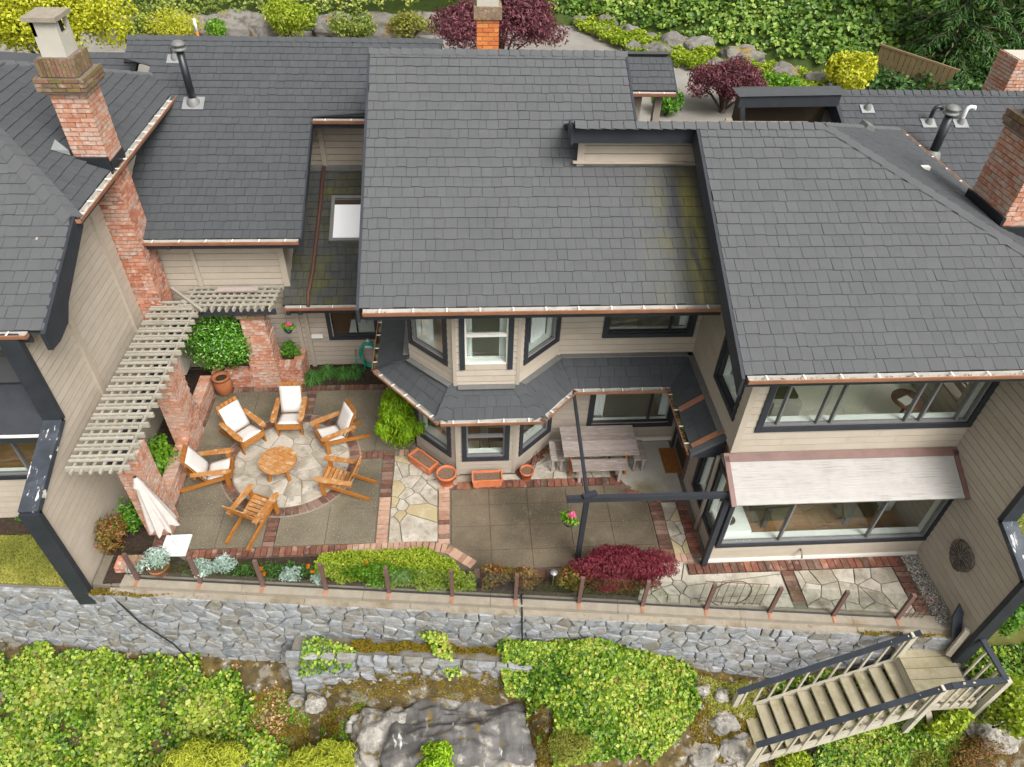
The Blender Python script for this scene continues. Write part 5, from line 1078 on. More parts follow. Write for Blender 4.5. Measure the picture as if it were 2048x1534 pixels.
def lowwall(x0, x1, y0, y1, h, label, mat='brick', faces='FR', base=0, budget=60):
    t = thing('brick_planter', ((x0+x1)/2, (y0+y1)/2, base), label, 'planter wall'); MB().box(x0+.02, x1-.02, y0+.02, y1-.02, base, h).build('core', 'mortar', t); brickwork(t, x0, x1, y0, y1, base, h, mat, budget, faces)
    cp = MB(); L = y1-y0; 
    if L > x1-x0:
        n = int(L/.115)
        for k in range(n): MB().box(x0-.01, x1+.01, y0+k*L/n+.004, y0+(k+1)*L/n-.004, h, h+.06).build('coping_brick', mat, t)
    else:
        n = int((x1-x0)/.115)
        for k in range(n): MB().box(x0+k*(x1-x0)/n+.004, x0+(k+1)*(x1-x0)/n-.004, y0-.01, y1+.01, h, h+.06).build('coping_brick', mat, t)
    return t
lowwall(-6.3, -6.06, 9.45, 11.3, .38, 'low brick planter wall between the two front pergola pillars', 'brick_pale'); lowwall(-6.34, -6.1, 11.95, 13.35, .38, 'low brick planter wall beside the terracotta urn', 'brick_pale')
lowwall(-6.1, -5.1, 13.4, 13.62, .42, 'low brick planter wall below the glossy laurel'); lowwall(-4.5, -3.95, 13.45, 13.68, .55, 'stubby brick planter beside the kitchen wall')
lowwall(-4.15, -3.93, 13.68, 14.1, .55, 'short brick planter return against the kitchen wall', budget=20)
lowwall(-6.7, -6.2, 8.15, 8.4, .12, 'low brick ledge at the end of the coping', 'brick', budget=10)

# ================================================================== black steel frame over the patio
BF = thing('arbour', (2.2, 8.0, 0), 'black timber arbour frame: one post, a cross beam and a rafter over the concrete patio', 'arbour')
MB().beam((1.78, 7.9, 2.1), (4.8, 7.88, 2.1), .08, .12).build('beam', 'trim_black', BF); MB().beam((2.14, 7.9, 2.13), (2.26, 10.75, 2.11), .055, .1).build('rafter', 'trim_black', BF)
MB().beam((4.2, 9.3, 2.02), (4.3, 10.7, 2.02), .05, .08).build('rafter', 'trim_black', BF)
box('post', (2.14, 2.23, 8.03, 8.12, 0, 2.05), 'trim_black', BF); box('post', (4.62, 4.72, 7.78, 7.88, 0, 2.03), 'trim_black', BF)
MB().beam((2.05, 7.86, 2.2), (2.3, 7.95, 2.2), .1, .05).build('bracket', 'trim_black', BF)
# ================================================================== patio furniture
def make_chair(cushion):
    t = bpy.data.objects.new('patio_chair', None); COL.objects.link(t); WO[t] = Vector((0,0,0)); t['category'] = 'chair'
    P = lambda y, z: Vector((0, y, z))
    f, bk = P(.30, .36), P(-.24, .24); d = (f-bk).normalized(); n = Vector((0, -d.z, d.y))       # seat line, sitter faces +y
    for k in range(6):
        c = bk.lerp(f, (k+.5)/6); MB().obox(c, X3, d, n, .26, .038, .011).build('seat_slat', 'teak_worn', t)
    b0, b1 = P(-.2, .22), P(-.56, .98); e = (b1-b0).normalized(); m = Vector((0, e.z, -e.y))
    for k in range(5):
        x = -.216+.108*k; MB().obox(b0.lerp(b1, .5+(.01 if k % 2 else 0))+X3*x, X3, e, m, .044, (b1-b0).length/2, .011).build('back_slat', 'teak' if cushion else 'teak_worn', t)
    for z_ in (.32, .66): MB().obox(b0+e*z_-m*.025, X3, e, m, .28, .03, .012).build('back_rail', 'teak', t)
    MB().obox(f-n*.05+d*.02, X3, n, d, .27, .05, .012).build('front_rail', 'teak', t)
    for s in (-1, 1):
        MB().beam((s*.25, .33, .34), (s*.25, -.80, .03), .03, .1).build('rear_leg', 'teak', t)
        box('front_leg', (s*.285-.016, s*.285+.016, .2, .3, 0, .54), 'teak', t)
        MB().beam((s*.3, -.4, .42), (s*.3, -.38, .56), .03, .06).build('arm_support', 'teak', t)
        prof = [(-.055, -.46), (.05, -.46), (.06, -.1), (.075, .2), (.06, .34), (.02, .39), (-.03, .39), (-.06, .34), (-.07, .2)]
        MB().prism([(p[0]*s if s > 0 else p[0]*s, p[1]) for p in (prof if s > 0 else prof[::-1])], (s*.315, 0, .55), X3, Y3, Z3, 0, .025).build('armrest', 'teak_worn', t)
    if cushion:
        def pad(c, U, V, N, a, b, h, name):
            nx, ny = 7, 7; vs = []; fs = []
            for sgn in (1, -1):
                for j in range(ny):
                    for i in range(nx):
                        uu, vv = -1+2*i/(nx-1), -1+2*j/(ny-1); bulge = (1-abs(uu)**4)*(1-abs(vv)**4)
                        vs.append(c+U*a*uu+V*b*vv+N*(h*(.35+.65*bulge)*sgn))
            for s_ in (0, 1):
                for j in range(ny-1):
                    for i in range(nx-1):
                        q = s_*nx*ny+j*nx+i; q_ = (q, q+1, q+nx+1, q+nx); fs.append(q_ if s_ == 0 else q_[::-1])
            o = nx*ny
            for i in range(nx-1): fs += [(i+1, i, o+i, o+i+1), ((ny-1)*nx+i, (ny-1)*nx+i+1, o+(ny-1)*nx+i+1, o+(ny-1)*nx+i)]
            for j in range(ny-1): fs += [(j*nx, (j+1)*nx, o+(j+1)*nx, o+j*nx), ((j+1)*nx+nx-1, j*nx+nx-1, o+j*nx+nx-1, o+(j+1)*nx+nx-1)]
            MB().add(vs, fs, 0., True).build(name, 'cushion', t)
        pad(bk.lerp(f, .56)+n*.04, X3, d, n, .25, .235, .03, 'seat_cushion'); pad(b0.lerp(b1, .5)+m*.045, X3, e, m, .25, .33, .03, 'back_cushion')
    return t
cA = make_chair(True); cB = make_chair(False); used = set()
CH_ = [(True, -4.0, 11.95, (0, -1), 'cushioned wooden patio chair at the back of the circle, squarely facing the camera'),
       (True, -4.92, 11.5, (.72, -.69), 'cushioned wooden patio chair at the back left of the circle, near the urn'),
       (True, -2.98, 11.42, (-.86, -.5), 'cushioned wooden patio chair at the back right, beside the lime-green shrub'),
       (True, -5.3, 10.42, (.97, .12), 'cushioned wooden patio chair at the left, nearest the brick planter wall'),
       (False, -2.72, 10.1, (-.97, .22), 'bare slatted wooden patio chair at the right of the circle'),
       (False, -4.25, 9.32, (.40, .92), 'bare slatted wooden patio chair at the front, its back to the camera')]
for (c, x, y, d, lab) in CH_:
    base = cA if c else cB; o = base if base not in used else copy_tree(base); used.add(base)
    o.location = (x, y, .004); o.scale = (.96, .96, .96); o.rotation_euler = (0, 0, math.atan2(d[1], d[0])-math.pi/2); o['label'] = lab; o['category'] = 'chair'; o['group'] = 'wooden patio chairs round the table'
tb = thing('round_table', (-4.02, 10.53, 0), 'low round slatted wooden table in the middle of the flagstone circle', 'table')
R0 = .40
for k in range(6):
    a, b = -R0+k*R0/3+.003, -R0+(k+1)*R0/3-.003; pts = []
    for s in np.linspace(a, b, 6): pts.append((s, math.sqrt(max(0, R0*R0-s*s))))
    pts += [(s, -math.sqrt(max(0, R0*R0-s*s))) for s in np.linspace(b, a, 6)]
    pts = [p for i, p in enumerate(pts) if math.hypot(p[0]-pts[i-1][0], p[1]-pts[i-1][1]) > .002]
    r_ = R_(-30); MB().prism(pts, (-4.02, 10.53, .42), Vector((math.sin(-r_), math.cos(r_), 0)), Vector((math.cos(r_), -math.sin(-r_), 0)), Z3, 0, .028).build('tabletop_slat', 'teak_worn', tb)
for k in range(4):
    a = math.pi/4+k*math.pi/2; MB().beam((-4.02+.3*math.cos(a), 10.53+.3*math.sin(a), 0), (-4.02+.24*math.cos(a), 10.53+.24*math.sin(a), .42), .06, .06).build('leg', 'teak', tb)
MB().beam((-4.25, 10.53, .39), (-3.79, 10.53, .39), .05, .05).beam((-4.02, 10.3, .39), (-4.02, 10.76, .39), .05, .05).build('cross_brace', 'teak', tb)
# closed umbrella
um = thing('umbrella', (-5.72, 8.72, 0), 'closed beige garden umbrella on a white square base plate by the front pillar', 'umbrella')
MB().box(-6.0, -5.5, 8.46, 8.96, .005, .035).build('base_plate', 'white_metal', um); tube('base_tube', [(-5.73, 8.72, .03), (-5.755, 8.72, .36)], .026, 'white_metal', um)
tube('pole', [(-5.755, 8.72, .3), (-5.88, 8.7, 2.08)], .019, 'pipe_black', um)
n, rows, vs = 40, 12, []
for j in range(rows):
    t = j/(rows-1); z = 2.08-1.35*t; cx = -5.88+.125*(2.08-z)/1.78; rad = (.035+.19*t**.8)
    for k in range(n):
        a = 2*math.pi*k/n; r_ = rad*(1+.28*t*math.cos(8*a)+.08*t*math.sin(3*a+1)); zz = z-(.05*math.cos(8*a)*t if j == rows-1 else 0); vs.append((cx+r_*math.cos(a), 8.7+r_*math.sin(a), zz))
MB().add(vs, [(j*n+k, (j+1)*n+k, (j+1)*n+(k+1) % n, j*n+(k+1) % n) for j in range(rows-1) for k in range(n)], smooth=True).build('canopy', 'canvas', um)
MB().lathe((-5.88, 8.7, 2.0), [(.1, -.12), (.06, 0), (.03, .1)], 16).build('top_flap', 'canvas', um); MB().lathe((-5.88, 8.7, 2.08), [(.03, 0), (.03, .04), (.001, .05)], 10).build('finial', 'pipe_black', um)
# picnic table and benches
pt = thing('picnic_table', (2.92, 10.58, 0), 'weathered grey plank picnic table standing by the house wall', 'table')
for k in range(6):
    y0 = 10.14+k*.147; MB().box(2.1, 3.74, y0+.003, y0+.142, .71, .75).build('plank', 'wood_grey', pt)
for x in (2.3, 3.52):
    for s in (-1, 1): MB().beam((x, 10.58+s*.34, .02), (x, 10.58+s*.18, .71), .05, .09).build('leg', 'wood_leg', pt)
    MB().beam((x, 10.25, .66), (x, 10.9, .66), .05, .07).build('batten', 'wood_leg', pt)
def bench(x0, x1, y0, y1, label):
    t = thing('bench', ((x0+x1)/2, (y0+y1)/2, 0), label, 'bench', 'weathered benches round the picnic table'); lx = x1-x0 > y1-y0
    for k in range(2):
        if lx: MB().box(x0, x1, y0+(y1-y0)*k/2+.003, y0+(y1-y0)*(k+1)/2-.003, .41, .45).build('plank', 'wood_grey', t)
        else: MB().box(x0+(x1-x0)*k/2+.003, x0+(x1-x0)*(k+1)/2-.003, y0, y1, .41, .45).build('plank', 'wood_grey', t)
    for s in (.14, .86):
        if lx: 
            x = x0+(x1-x0)*s; box('leg', (x-.03, x+.03, y0+.03, y0+.08, 0, .41), 'wood_grey', t); box('leg', (x-.03, x+.03, y1-.08, y1-.03, 0, .41), 'wood_grey', t)
        else:
            y = y0+(y1-y0)*s; box('leg', (x0+.03, x0+.08, y-.03, y+.03, 0, .41), 'wood_grey', t); box('leg', (x1-.08, x1-.03, y-.03, y+.03, 0, .41), 'wood_grey', t)
bench(2.3, 3.52, 9.98, 10.3, 'long weathered bench on the near side of the picnic table'); bench(1.86, 2.16, 10.3, 10.86, 'short weathered bench at the left end of the picnic table, by the bay'); bench(3.68, 3.98, 10.25, 10.83, 'short weathered bench at the right end of the picnic table')
tag(MB().obox((4.66, 10.58, .02), X3, Y3, Z3, .21, .37, .012).build('doormat', 'mat_coir'), 'brown coir doormat outside the side door', 'doormat')
# terracotta planters
def trough(c, ang, L, W_, H, label):
    t = thing('planter_box', (c[0], c[1], 0), label, 'planter', 'terracotta troughs below the bay window'); U = Vector((math.cos(ang), math.sin(ang), 0)); V = Vector((-U.y, U.x, 0)); O = Vector((c[0], c[1], 0)); b = MB()
    def ring(a0, w0, z0, a1, w1, z1):
        q = [O+U*(sx*a0)+V*(sy*w0)+Z3*z0 for sx, sy in ((-1,-1), (1,-1), (1,1), (-1,1))]; r_ = [O+U*(sx*a1)+V*(sy*w1)+Z3*z1 for sx, sy in ((-1,-1), (1,-1), (1,1), (-1,1))]
        b.add(q+r_, [(i, (i+1) % 4, 4+(i+1) % 4, 4+i) for i in range(4)])
    ring(L*.45, W_*.43, .04, L*.48, W_*.47, H-.05); ring(L*.5, W_*.5, H-.05, L*.5, W_*.5, H); ring(L*.48, W_*.47, H-.05, L*.5, W_*.5, H-.05); ring(L*.5, W_*.5, H, L*.455, W_*.41, H); ring(L*.455, W_*.41, H, L*.44, W_*.4, H-.08)
    b.build('trough', 'terracotta', t); MB().obox(O+Z3*(H-.055), U, V, Z3, L*.45, W_*.41, .008).build('soil', 'potting', t)
    for s in (-1, 1):
        for s2 in (-1, 1): MB().obox(O+U*(s*L*.33)+V*(s2*W_*.3)+Z3*.02, U, V, Z3, .03, .03, .02).build('foot', 'terracotta', t)
trough((-.93, 10.62), R_(-44), .66, .3, .27, 'rectangular terracotta trough set at an angle along the left side of the bay'); trough((.46, 10.07), R_(1), .66, .3, .27, 'rectangular terracotta trough in front of the centre of the bay')
def pot(c, r, h, label, mat='terracotta', prof=None, soil='potting', name='flower_pot'):
    t = thing(name, (c[0], c[1], 0), label, 'pot'); p = prof or [(r*.66, 0), (r*.9, h*.78), (r, h*.78), (r*1.02, h), (r*.9, h), (r*.86, h*.82)]
    MB().lathe((c[0], c[1], .005), p, 26).build('pot', mat, t); MB().lathe((c[0], c[1], h*.84), [(r*.87, 0), (.001, .01)], 22).build('soil', soil, t); return t
pot((-.42, 10.14), .215, .33, 'large round terracotta pot between the two troughs'); pot((1.33, 10.2), .155, .27, 'small round terracotta pot at the right corner of the bay')
pot((-5.82, 13.2), .2, .52, 'old terracotta urn with a wide rim in the corner by the laurel', 'terracotta_old', [(.14, 0), (.19, .1), (.215, .25), (.2, .38), (.16, .44), (.15, .46), (.21, .5), (.215, .53), (.16, .53), (.13, .47)], 'soil', 'urn')
pot((-6.2, 12.15), .12, .5, 'small round galvanised pot sitting on the planter wall', 'coping', [(.09, .44), (.12, .5), (.12, .6), (.1, .6), (.09, .5)], 'soil', 'small_pot')
tube('pot', [(1.4, 10.3, .02), (1.5, 10.42, .5), (1.55, 10.5, .6), (1.6, 10.5, .4), (1.5, 10.35, .05), (1.42, 10.24, .3), (1.48, 10.3, .55)], .006, 'cable') if False else None
tag(tube('wire_coil', [(1.4, 10.33, .02), (1.47, 10.42, .45), (1.54, 10.46, .58), (1.58, 10.42, .35), (1.47, 10.3, .05), (1.42, 10.36, .3), (1.5, 10.44, .52), (1.36, 10.4, .02)], .007, 'cable'), 'loose black wire beside the small pot at the bay corner', 'wire')
# hose on the kitchen wall
hp = []
for k in range(150):
    a = 2*math.pi*k/22; w_ = .012*math.sin(k*.9); hp.append((-2.38+(.21+.03*math.sin(k*.37))*math.sin(a), 14.06-.0*k+.025*math.sin(k*.21), .42+(.36+.03*math.cos(k*.31))*math.cos(a)+w_))
hp += [(-2.5, 13.95, .02), (-2.65, 13.9, .03), (-2.72, 14.0, .2), (-2.72, 14.08, .42)]
ho = thing('garden_hose', (-2.38, 14.06, 0), 'coiled turquoise garden hose hanging on the kitchen wall', 'hose')
tube('hose_coil', hp, .016, 'hose', ho, 6); MB().prism([(-.09, -.16), (.09, -.16), (.02, .08), (-.02, .08)], (-2.38, 14.14, .78), X3, Z3, -Y3, 0, .06).build('hose_hanger', 'pipe_white', ho)
tube('tap', [(-2.72, 14.17, .5), (-2.72, 14.08, .5), (-2.72, 14.07, .42)], .016, 'copper', ho)
tag(box('wall_light', (-3.98+.25, -3.45, 14.08, 14.16, .95, 1.02), 'pipe_white'), 'slim pale wall light on the kitchen siding', 'light')
# hanging baskets
def basket(c, label, potmat=None, hang=.6, r=.15):
    t = thing('hanging_basket', (c[0], c[1], c[2]-r*1.2), label, 'hanging basket'); p, nm = blob_pts(make_lobes((c[0], c[1], c[2]), (r, r, r*.8), 6, .6), 420, .4)
    leafmesh('foliage', 'lime', p, nm, .055, t, .8); q, qn = blob_pts([(c[0]+.03, c[1]-.02, c[2]+r*.85, r*.5, r*.5, r*.25)], 70, .3); leafmesh('blossom', 'pink', q, qn, .05, t, .9)
    MB().lathe((c[0], c[1], c[2]-r*1.15), [(r*.45, 0), (r*.8, r*.6), (r*.85, r*.75), (r*.7, r*.75)], 16).build('pot', potmat or 'soil', t); tube('hanger', [(c[0], c[1], c[2]), (c[0], c[1], c[2]+hang)], .004, 'pipe_black', t, 5)
basket((1.86, 7.84, 1.62), 'hanging basket of bright green leaves and pink flowers under the black beam end', 'soil', .42, .155); basket((-4.05, 13.45, 1.78), 'dark blue hanging pot with pink flowers under the kitchen eave', 'pot_blue', .42, .13)
# fence trellises, log slice, solar light, cables
def trellis(x0, x1, y, h, n, label, loop=False, lean=.0):
    t = thing('iron_trellis', ((x0+x1)/2, y, 0), label, 'trellis'); 
    for z_ in (.06, h): tube('rail', [(x0, y-.104*(x0-x0), z_), (x1, y-.104*(x1-x0), z_)], .007, 'iron_rust', t, 5)
    for k in range(n): x = x0+(x1-x0)*k/(n-1); yy = y-.104*(x-x0); tube('bar', [(x, yy, 0), (x, yy, h)], .006, 'iron_rust', t, 5)
    if loop:
        a_ = [2*math.pi*k/28 for k in range(29)]; tube('hoop', [((x0+x1)/2-.05+.38*math.cos(a), y-.02-.05, .38+.42*math.sin(a)) for a in a_], .011, 'iron_rust', t, 5)
trellis(4.35, 5.5, 7.0, .72, 9, 'rusty iron trellis with a hoop leaning inside the glass fence', True); trellis(8.1, 8.5, 6.52, .72, 5, 'small rusty iron grille at the stair end of the glass fence')
lg = []; n = 30
for k in range(n): a = 2*math.pi*k/n; r_ = .31+.02*math.sin(3*a)+random.uniform(-.008, .008); lg.append((7.04+r_*math.cos(a)*.93, 1.15+r_*math.sin(a)))
lo = thing('log_slice', (9.05, 7.04, .84), 'round slice of grey tree trunk hung on the fin wall', 'log slice')
MB().prism(lg, (9.09, 0, 0), Y3, Z3, -X3, 0, .06).build('slice', 'log_end', lo)
for k in range(16): a = 2*math.pi*k/16+random.uniform(-.1, .1); r1, r2 = random.uniform(.04, .1), random.uniform(.2, .29); MB().beam((9.026, 7.04+r1*math.cos(a), 1.15+r1*math.sin(a)), (9.026, 7.04+r2*math.cos(a), 1.15+r2*math.sin(a)), .006, .008).build('crack', 'deck', lo)
slt = thing('solar_light', (1.62, 7.5, 0), 'round solar light on a stake among the plants behind the fence', 'light'); MB().lathe((1.62, 7.5, .42), [(.001, .02), (.07, .015), (.07, 0), (.001, 0)], 16).build('disc', 'flash_grey', slt); tube('stake', [(1.62, 7.5, 0), (1.62, 7.5, .42)], .008, 'flash_grey', slt)
tag(tube('cable', [(-6.75, 7.95, -.05), (-6.72, 7.78, -.3), (-6.4, 7.62, -.9), (-5.9, 7.5, -1.6), (-5.75, 7.45, -2.1), (-5.6, 7.3, -2.45)], .016, 'cable'), 'thin black cable running down the stone wall at the left', 'cable')
tag(tube('drain_hose', [(1.0, 7.3, .05), (1.0, 7.0, -.05), (1.0, 6.88, -.4), (1.02, 6.84, -.8), (1.0, 6.75, -1.3)], .018, 'cable'), 'short black hose hanging over the middle of the stone wall', 'hose')
tag(tube('hose_bib', [(6.6, 7.9, .3), (6.6, 7.8, .3), (6.6, 7.76, .2)], .022, 'coping'), 'small tap on the base wall of the sunroom', 'tap')
# things indoors
ar = thing('ottoman', (6.0, 9.6, 2.6), 'pale ottoman with a patterned throw inside the upper right window', 'ottoman'); MB().box(5.8, 6.35, 9.3, 9.9, 2.6, 2.95).build('seat', 'fabric_grey', ar); MB().box(5.85, 6.3, 9.45, 9.95, 2.95, 3.02).build('throw', 'int_dark', ar)
sd1 = thing('side_table', (8.3, 9.2, 2.6), 'round brown side table with a book inside the upper right window', 'table'); MB().lathe((8.3, 9.2, 3.08), [(.001, .03), (.3, .03), (.3, 0), (.001, 0)], 24).build('top', 'int_wood', sd1); tube('leg', [(8.3, 9.2, 2.6), (8.3, 9.2, 3.08)], .03, 'int_wood', sd1)
tag(MB().obox((8.22, 9.15, 3.125), Vector((.9, .4, 0)).normalized(), Vector((-.4, .9, 0)).normalized(), Z3, .13, .09, .012).build('book', 'paper'), 'book lying on the round side table indoors', 'book')
def gtable(x, y, label):
    t = thing('glass_table', (x, y, .12), label, 'table'); MB().prism([(-.45, -.3), (.25, -.3), (.5, -.05), (.5, .35), (-.25, .35), (-.45, .15)], (x, y, .72), X3, Y3, Z3, 0, .015).build('top', 'glass_table', t); box('pedestal', (x-.05, x+.05, y-.05, y+.05, .12, .72), 'frame_grey', t)
gtable(6.1, 8.6, 'pale glass-topped table in the left of the sunroom'); gtable(7.85, 8.6, 'pale glass-topped table in the right of the sunroom')
tag(box('low_cabinet', (4.95, 5.6, 8.15, 8.9, .12, .62), 'inner_white'), 'white low cabinet in the left corner of the sunroom', 'cabinet')
tag(MB().lathe((5.2, 8.4, .63), [(.02, 0), (.12, .01), (.13, .05), (.11, .06), (.08, .02)], 14).build('wire_bowl', 'int_dark'), 'dark wire bowl on the white sunroom cabinet', 'bowl')
tag(MB().box(8.75, 9.0, 8.9, 9.2, .12, .8).build('panel_box', 'inner_white'), 'white stand at the right end of the sunroom', 'panel')  # plain box in place of a white wall panel
sk_ = thing('sink', (-2.4, 14.6, .84), 'white kitchen sink with a chrome tap behind the kitchen window', 'sink'); MB().box(-2.85, -2.0, 14.4, 14.9, .84, .9).build('basin', 'inner_white', sk_); tube('tap', [(-2.45, 14.75, .9), (-2.45, 14.75, 1.15), (-2.4, 14.65, 1.2), (-2.38, 14.58, 1.1)], .015, 'flash_grey', sk_)
for (x, y, lab) in ((.15, 11.1, 'brown wooden chair indoors, left of the pair behind the lower bay window'), (.72, 11.05, 'brown wooden chair indoors, right of the pair behind the lower bay window')):
    t = thing('dining_chair', (x, y, .1), lab, 'chair', 'wooden chairs behind the lower bay window'); box('seat', (x-.2, x+.2, y-.2, y+.2, .5, .54), 'int_wood', t); box('backrest', (x-.2, x+.2, y+.17, y+.2, .6, 1.05), 'int_wood', t)
    for sx in (-.18, .18):
        for sy in (-.18, .18): box('leg', (x+sx-.018, x+sx+.018, y+sy-.018, y+sy+.018, .1, .5), 'int_wood', t)
pz = thing('bean_bag', (-8.3, 10.3, .7), 'white beanbag inside the left sunroom window', 'beanbag'); MB().lathe((-8.35, 10.35, .7), [(.3, 0), (.42, .1), (.4, .3), (.28, .45), (.12, .55), (.001, .57)], 20).build('bag', 'cushion', pz)
# ================================================================== plants near the patio
shrub('laurel_shrub', (-5.78, 13.6, .4), (1.0, .6, .98), 'large glossy dark green laurel bush between the chimney and the brick pillar', 'shrub', 'laurel', 6800, .085, 14, .45, .5, .5, .3, stems=8)
shrub('lime_shrub', (-6.55, 10.75, .1), (.36, .5, .42), 'bright green leafy shrub in the planter under the pergola', 'shrub', 'lime', 1500, .085, 9, .5, .85, .5, .5)
shrub('small_herb', (-6.32, 9.85, .1), (.17, .26, .22), 'small grey-green herb beside the front pillar', 'shrub', 'sedge', 500, .05, 5, .55, .4)
shrub('lace_maple', (-1.45, 11.4, .0), (.66, .9, .88), 'bright lime-green lace-leaf shrub against the left of the bay', 'shrub', 'lace', 16000, .1, 48, .2, .2, .35, .1, stems=6, inner=.5, droop=True)
shrub('red_maple', (2.9, 7.5, .0), (1.2, .62, .5), 'low spreading crimson lace-leaf maple behind the glass fence', 'maple', 'maple_red', 20000, .068, 46, .2, .2, .4, .1, stems=7, inner=.5, droop=True)
shrub('patchy_shrub', (-6.85, 8.72, -.1), (.32, .5, .55), 'reddish-green loose shrub at the foot of the left house wall', 'shrub', 'rose', 1500, .06, 12, .42, .6); shrub('bed_shrub', (-6.6, 9.2, .0), (.25, .3, .5), 'yellow-green shrub half hidden behind the front pillar', 'shrub', 'green', 700, .06, 6, .5)
shrub('edge_shrub', (-7.85, 9.5, -.15), (.4, .15, .22), 'small leafy shrub under the left house window', 'shrub', 'green', 500, .07, 6, .5)
shrub('edge_shrub', (-8.75, 9.5, -.15), (.4, .15, .22), 'small leafy shrub at the left edge below the sunroom window', 'shrub', 'green', 500, .07, 6, .5)
shrub('planter_shrub', (-4.25, 13.85, .4), (.25, .2, .42), 'loose green shrub in the stubby brick planter', 'shrub', 'green', 600, .07, 8, .45)
for i, (x, y, r_, lab) in enumerate(((-5.85, 8.12, .3, 'silver-leaved dusty miller in a round pot at the left end of the bed'), (-5.05, 8.05, .27, 'silver dusty miller in the bed, second from the left, beside the first long pane'), (-4.65, 8.08, .25, 'silver dusty miller in the bed left of the orange flowers'), (-3.35, 7.85, .2, 'small silver dusty miller right of the orange flowers'), (-2.85, 7.75, .16, 'tiny silver dusty miller beside the sedum edge'), (-6.35, 8.1, .16, 'silver dusty miller spilling over the brick ledge at the end of the coping'))):
    shrub('dusty_miller', (x, y, .18 if i == 0 else .0), (r_, r_*.8, r_*.9), lab, 'plant', 'dusty', int(700*(r_/.27)**2), .07, 8, .45, .45, .7, .6, 'silver plants along the fence', 3)
pot((-5.85, 8.12), .2, .24, 'round terracotta pot holding the silver plant at the left end of the bed', 'terracotta_old')
def carpet(name, poly, zf, n, leaf, mat, label, cat, h=.06, up=1., aspect=.7, spread=.6, seed=0, dens=None, tscale=1.2, kind='stuff', lump=.0, fuzz=.12, soft=.0):
    xs = [p[0] for p in poly]; ys = [p[1] for p in poly]; P = []; tries = 0
    X = rng.uniform(min(xs), max(xs), n*3); Y = rng.uniform(min(ys), max(ys), n*3)
    X0, Y0 = X, Y; jx = np.array([fbm(x, y, 2.2, 3, 31)*.55 for x, y in zip(X, Y)])*min(1, (max(xs)-min(xs))*.25); X = X+jx+rng.normal(0, .02, len(X)); Y = Y+jx[::-1]*.0+jx*.6
    inside = np.zeros(len(X), bool); k = len(poly); j = k-1
    for i in range(k):
        xi, yi = poly[i]; xj, yj = poly[j]; c = ((yi > Y) != (yj > Y)) & (X < (xj-xi)*(Y-yi)/(yj-yi+1e-12)+xi); inside ^= c; j = i
    X, Y = X0[inside][:n], Y0[inside][:n]; keep = []; T = []
    Z = np.zeros(len(X))
    for i, (x, y) in enumerate(zip(X, Y)):
        f = fbm(x, y, tscale, 3, 7+seed); keep.append(dens is None or f*1.6+.5 > dens+random.uniform(-fuzz, fuzz)); T.append(.45+.55*f+random.gauss(0, .25)); Z[i] = zf(x, y)+lump*max(0, fbm(x, y, 1.9, 2, 3+seed)+.25)+random.uniform(0, h)
    keep = np.array(keep); P = np.stack([X, Y, Z], 1)[keep]; T = np.array(T)[keep]
    e = .12; G = np.array([[-(zf(x+e, y)-zf(x-e, y))/(2*e), -(zf(x, y+e)-zf(x, y-e))/(2*e), 1.] for x, y, _ in P]) if len(P) < 45000 else np.tile([0, -.5, 1.], (len(P), 1))
    return stuff(leafmesh(name, mat, P, G, leaf, None, aspect, .3, spread, .2, tint=T), label, cat)
flat0 = lambda x, y: 0.
carpet('sedum', [(-2.95, 7.85), (-2.9, 8.3), (-2.2, 8.4), (-.9, 8.38), (-.5, 8.2), (.1, 7.75), (.15, 7.42), (-1, 7.5)], flat0, 9000, .05, 'chartreuse', 'mat of lime-green sedum behind the middle of the fence', 'ground cover', .1, lump=.1)
shrub('sedum_lump', (-1.6, 7.75, 0), (.75, .3, .22), 'mound of mid-green leafy plants in front of the sedum', 'plant', 'lime', 2200, .06, 10, .4)
carpet('bed_weeds', [(-5.4, 7.98), (-5.4, 8.2), (-2.9, 8.2), (-2.9, 7.8)], flat0, 900, .09, 'sedge', 'thin green weeds in the flower bed behind the fence', 'ground cover', .12, dens=.5, aspect=.2)
for (x, y, lab) in ((.55, 7.55, 'red-tipped rose bush left of the solar light'), (1.1, 7.5, 'green rose bush directly left of the solar light'), (2.0, 7.42, 'sprawling rose bush between the solar light and the red maple')):
    shrub('rose_bush', (x, y, 0), (.36, .24, .36), lab, 'rose bush', 'rose', 900, .06, 9, .4, .6, group='rose bushes behind the fence')
for (x, y, lab) in ((-3.95, 8.0, 'orange marigold, left one in the bed'), (-3.05, 8.02, 'orange marigold beside the fourth post'), (-1.95, 8.05, 'orange marigold at the edge of the sedum')):
    t = thing('marigold', (x, y, 0), lab, 'flower', 'orange marigolds in the bed'); p, nm = blob_pts([(x, y, .16, .05, .05, .03), (x+.08, y-.09, .12, .045, .045, .03)], 60, .2); leafmesh('petals', 'marigold', p, nm, .045, t, .9); tube('stem', [(x, y, 0), (x, y, .16)], .006, 'stem', t, 5); p, nm = blob_pts([(x, y, .07, .1, .1, .06)], 40, .2); leafmesh('leaves', 'green', p, nm, .06, t, .3)
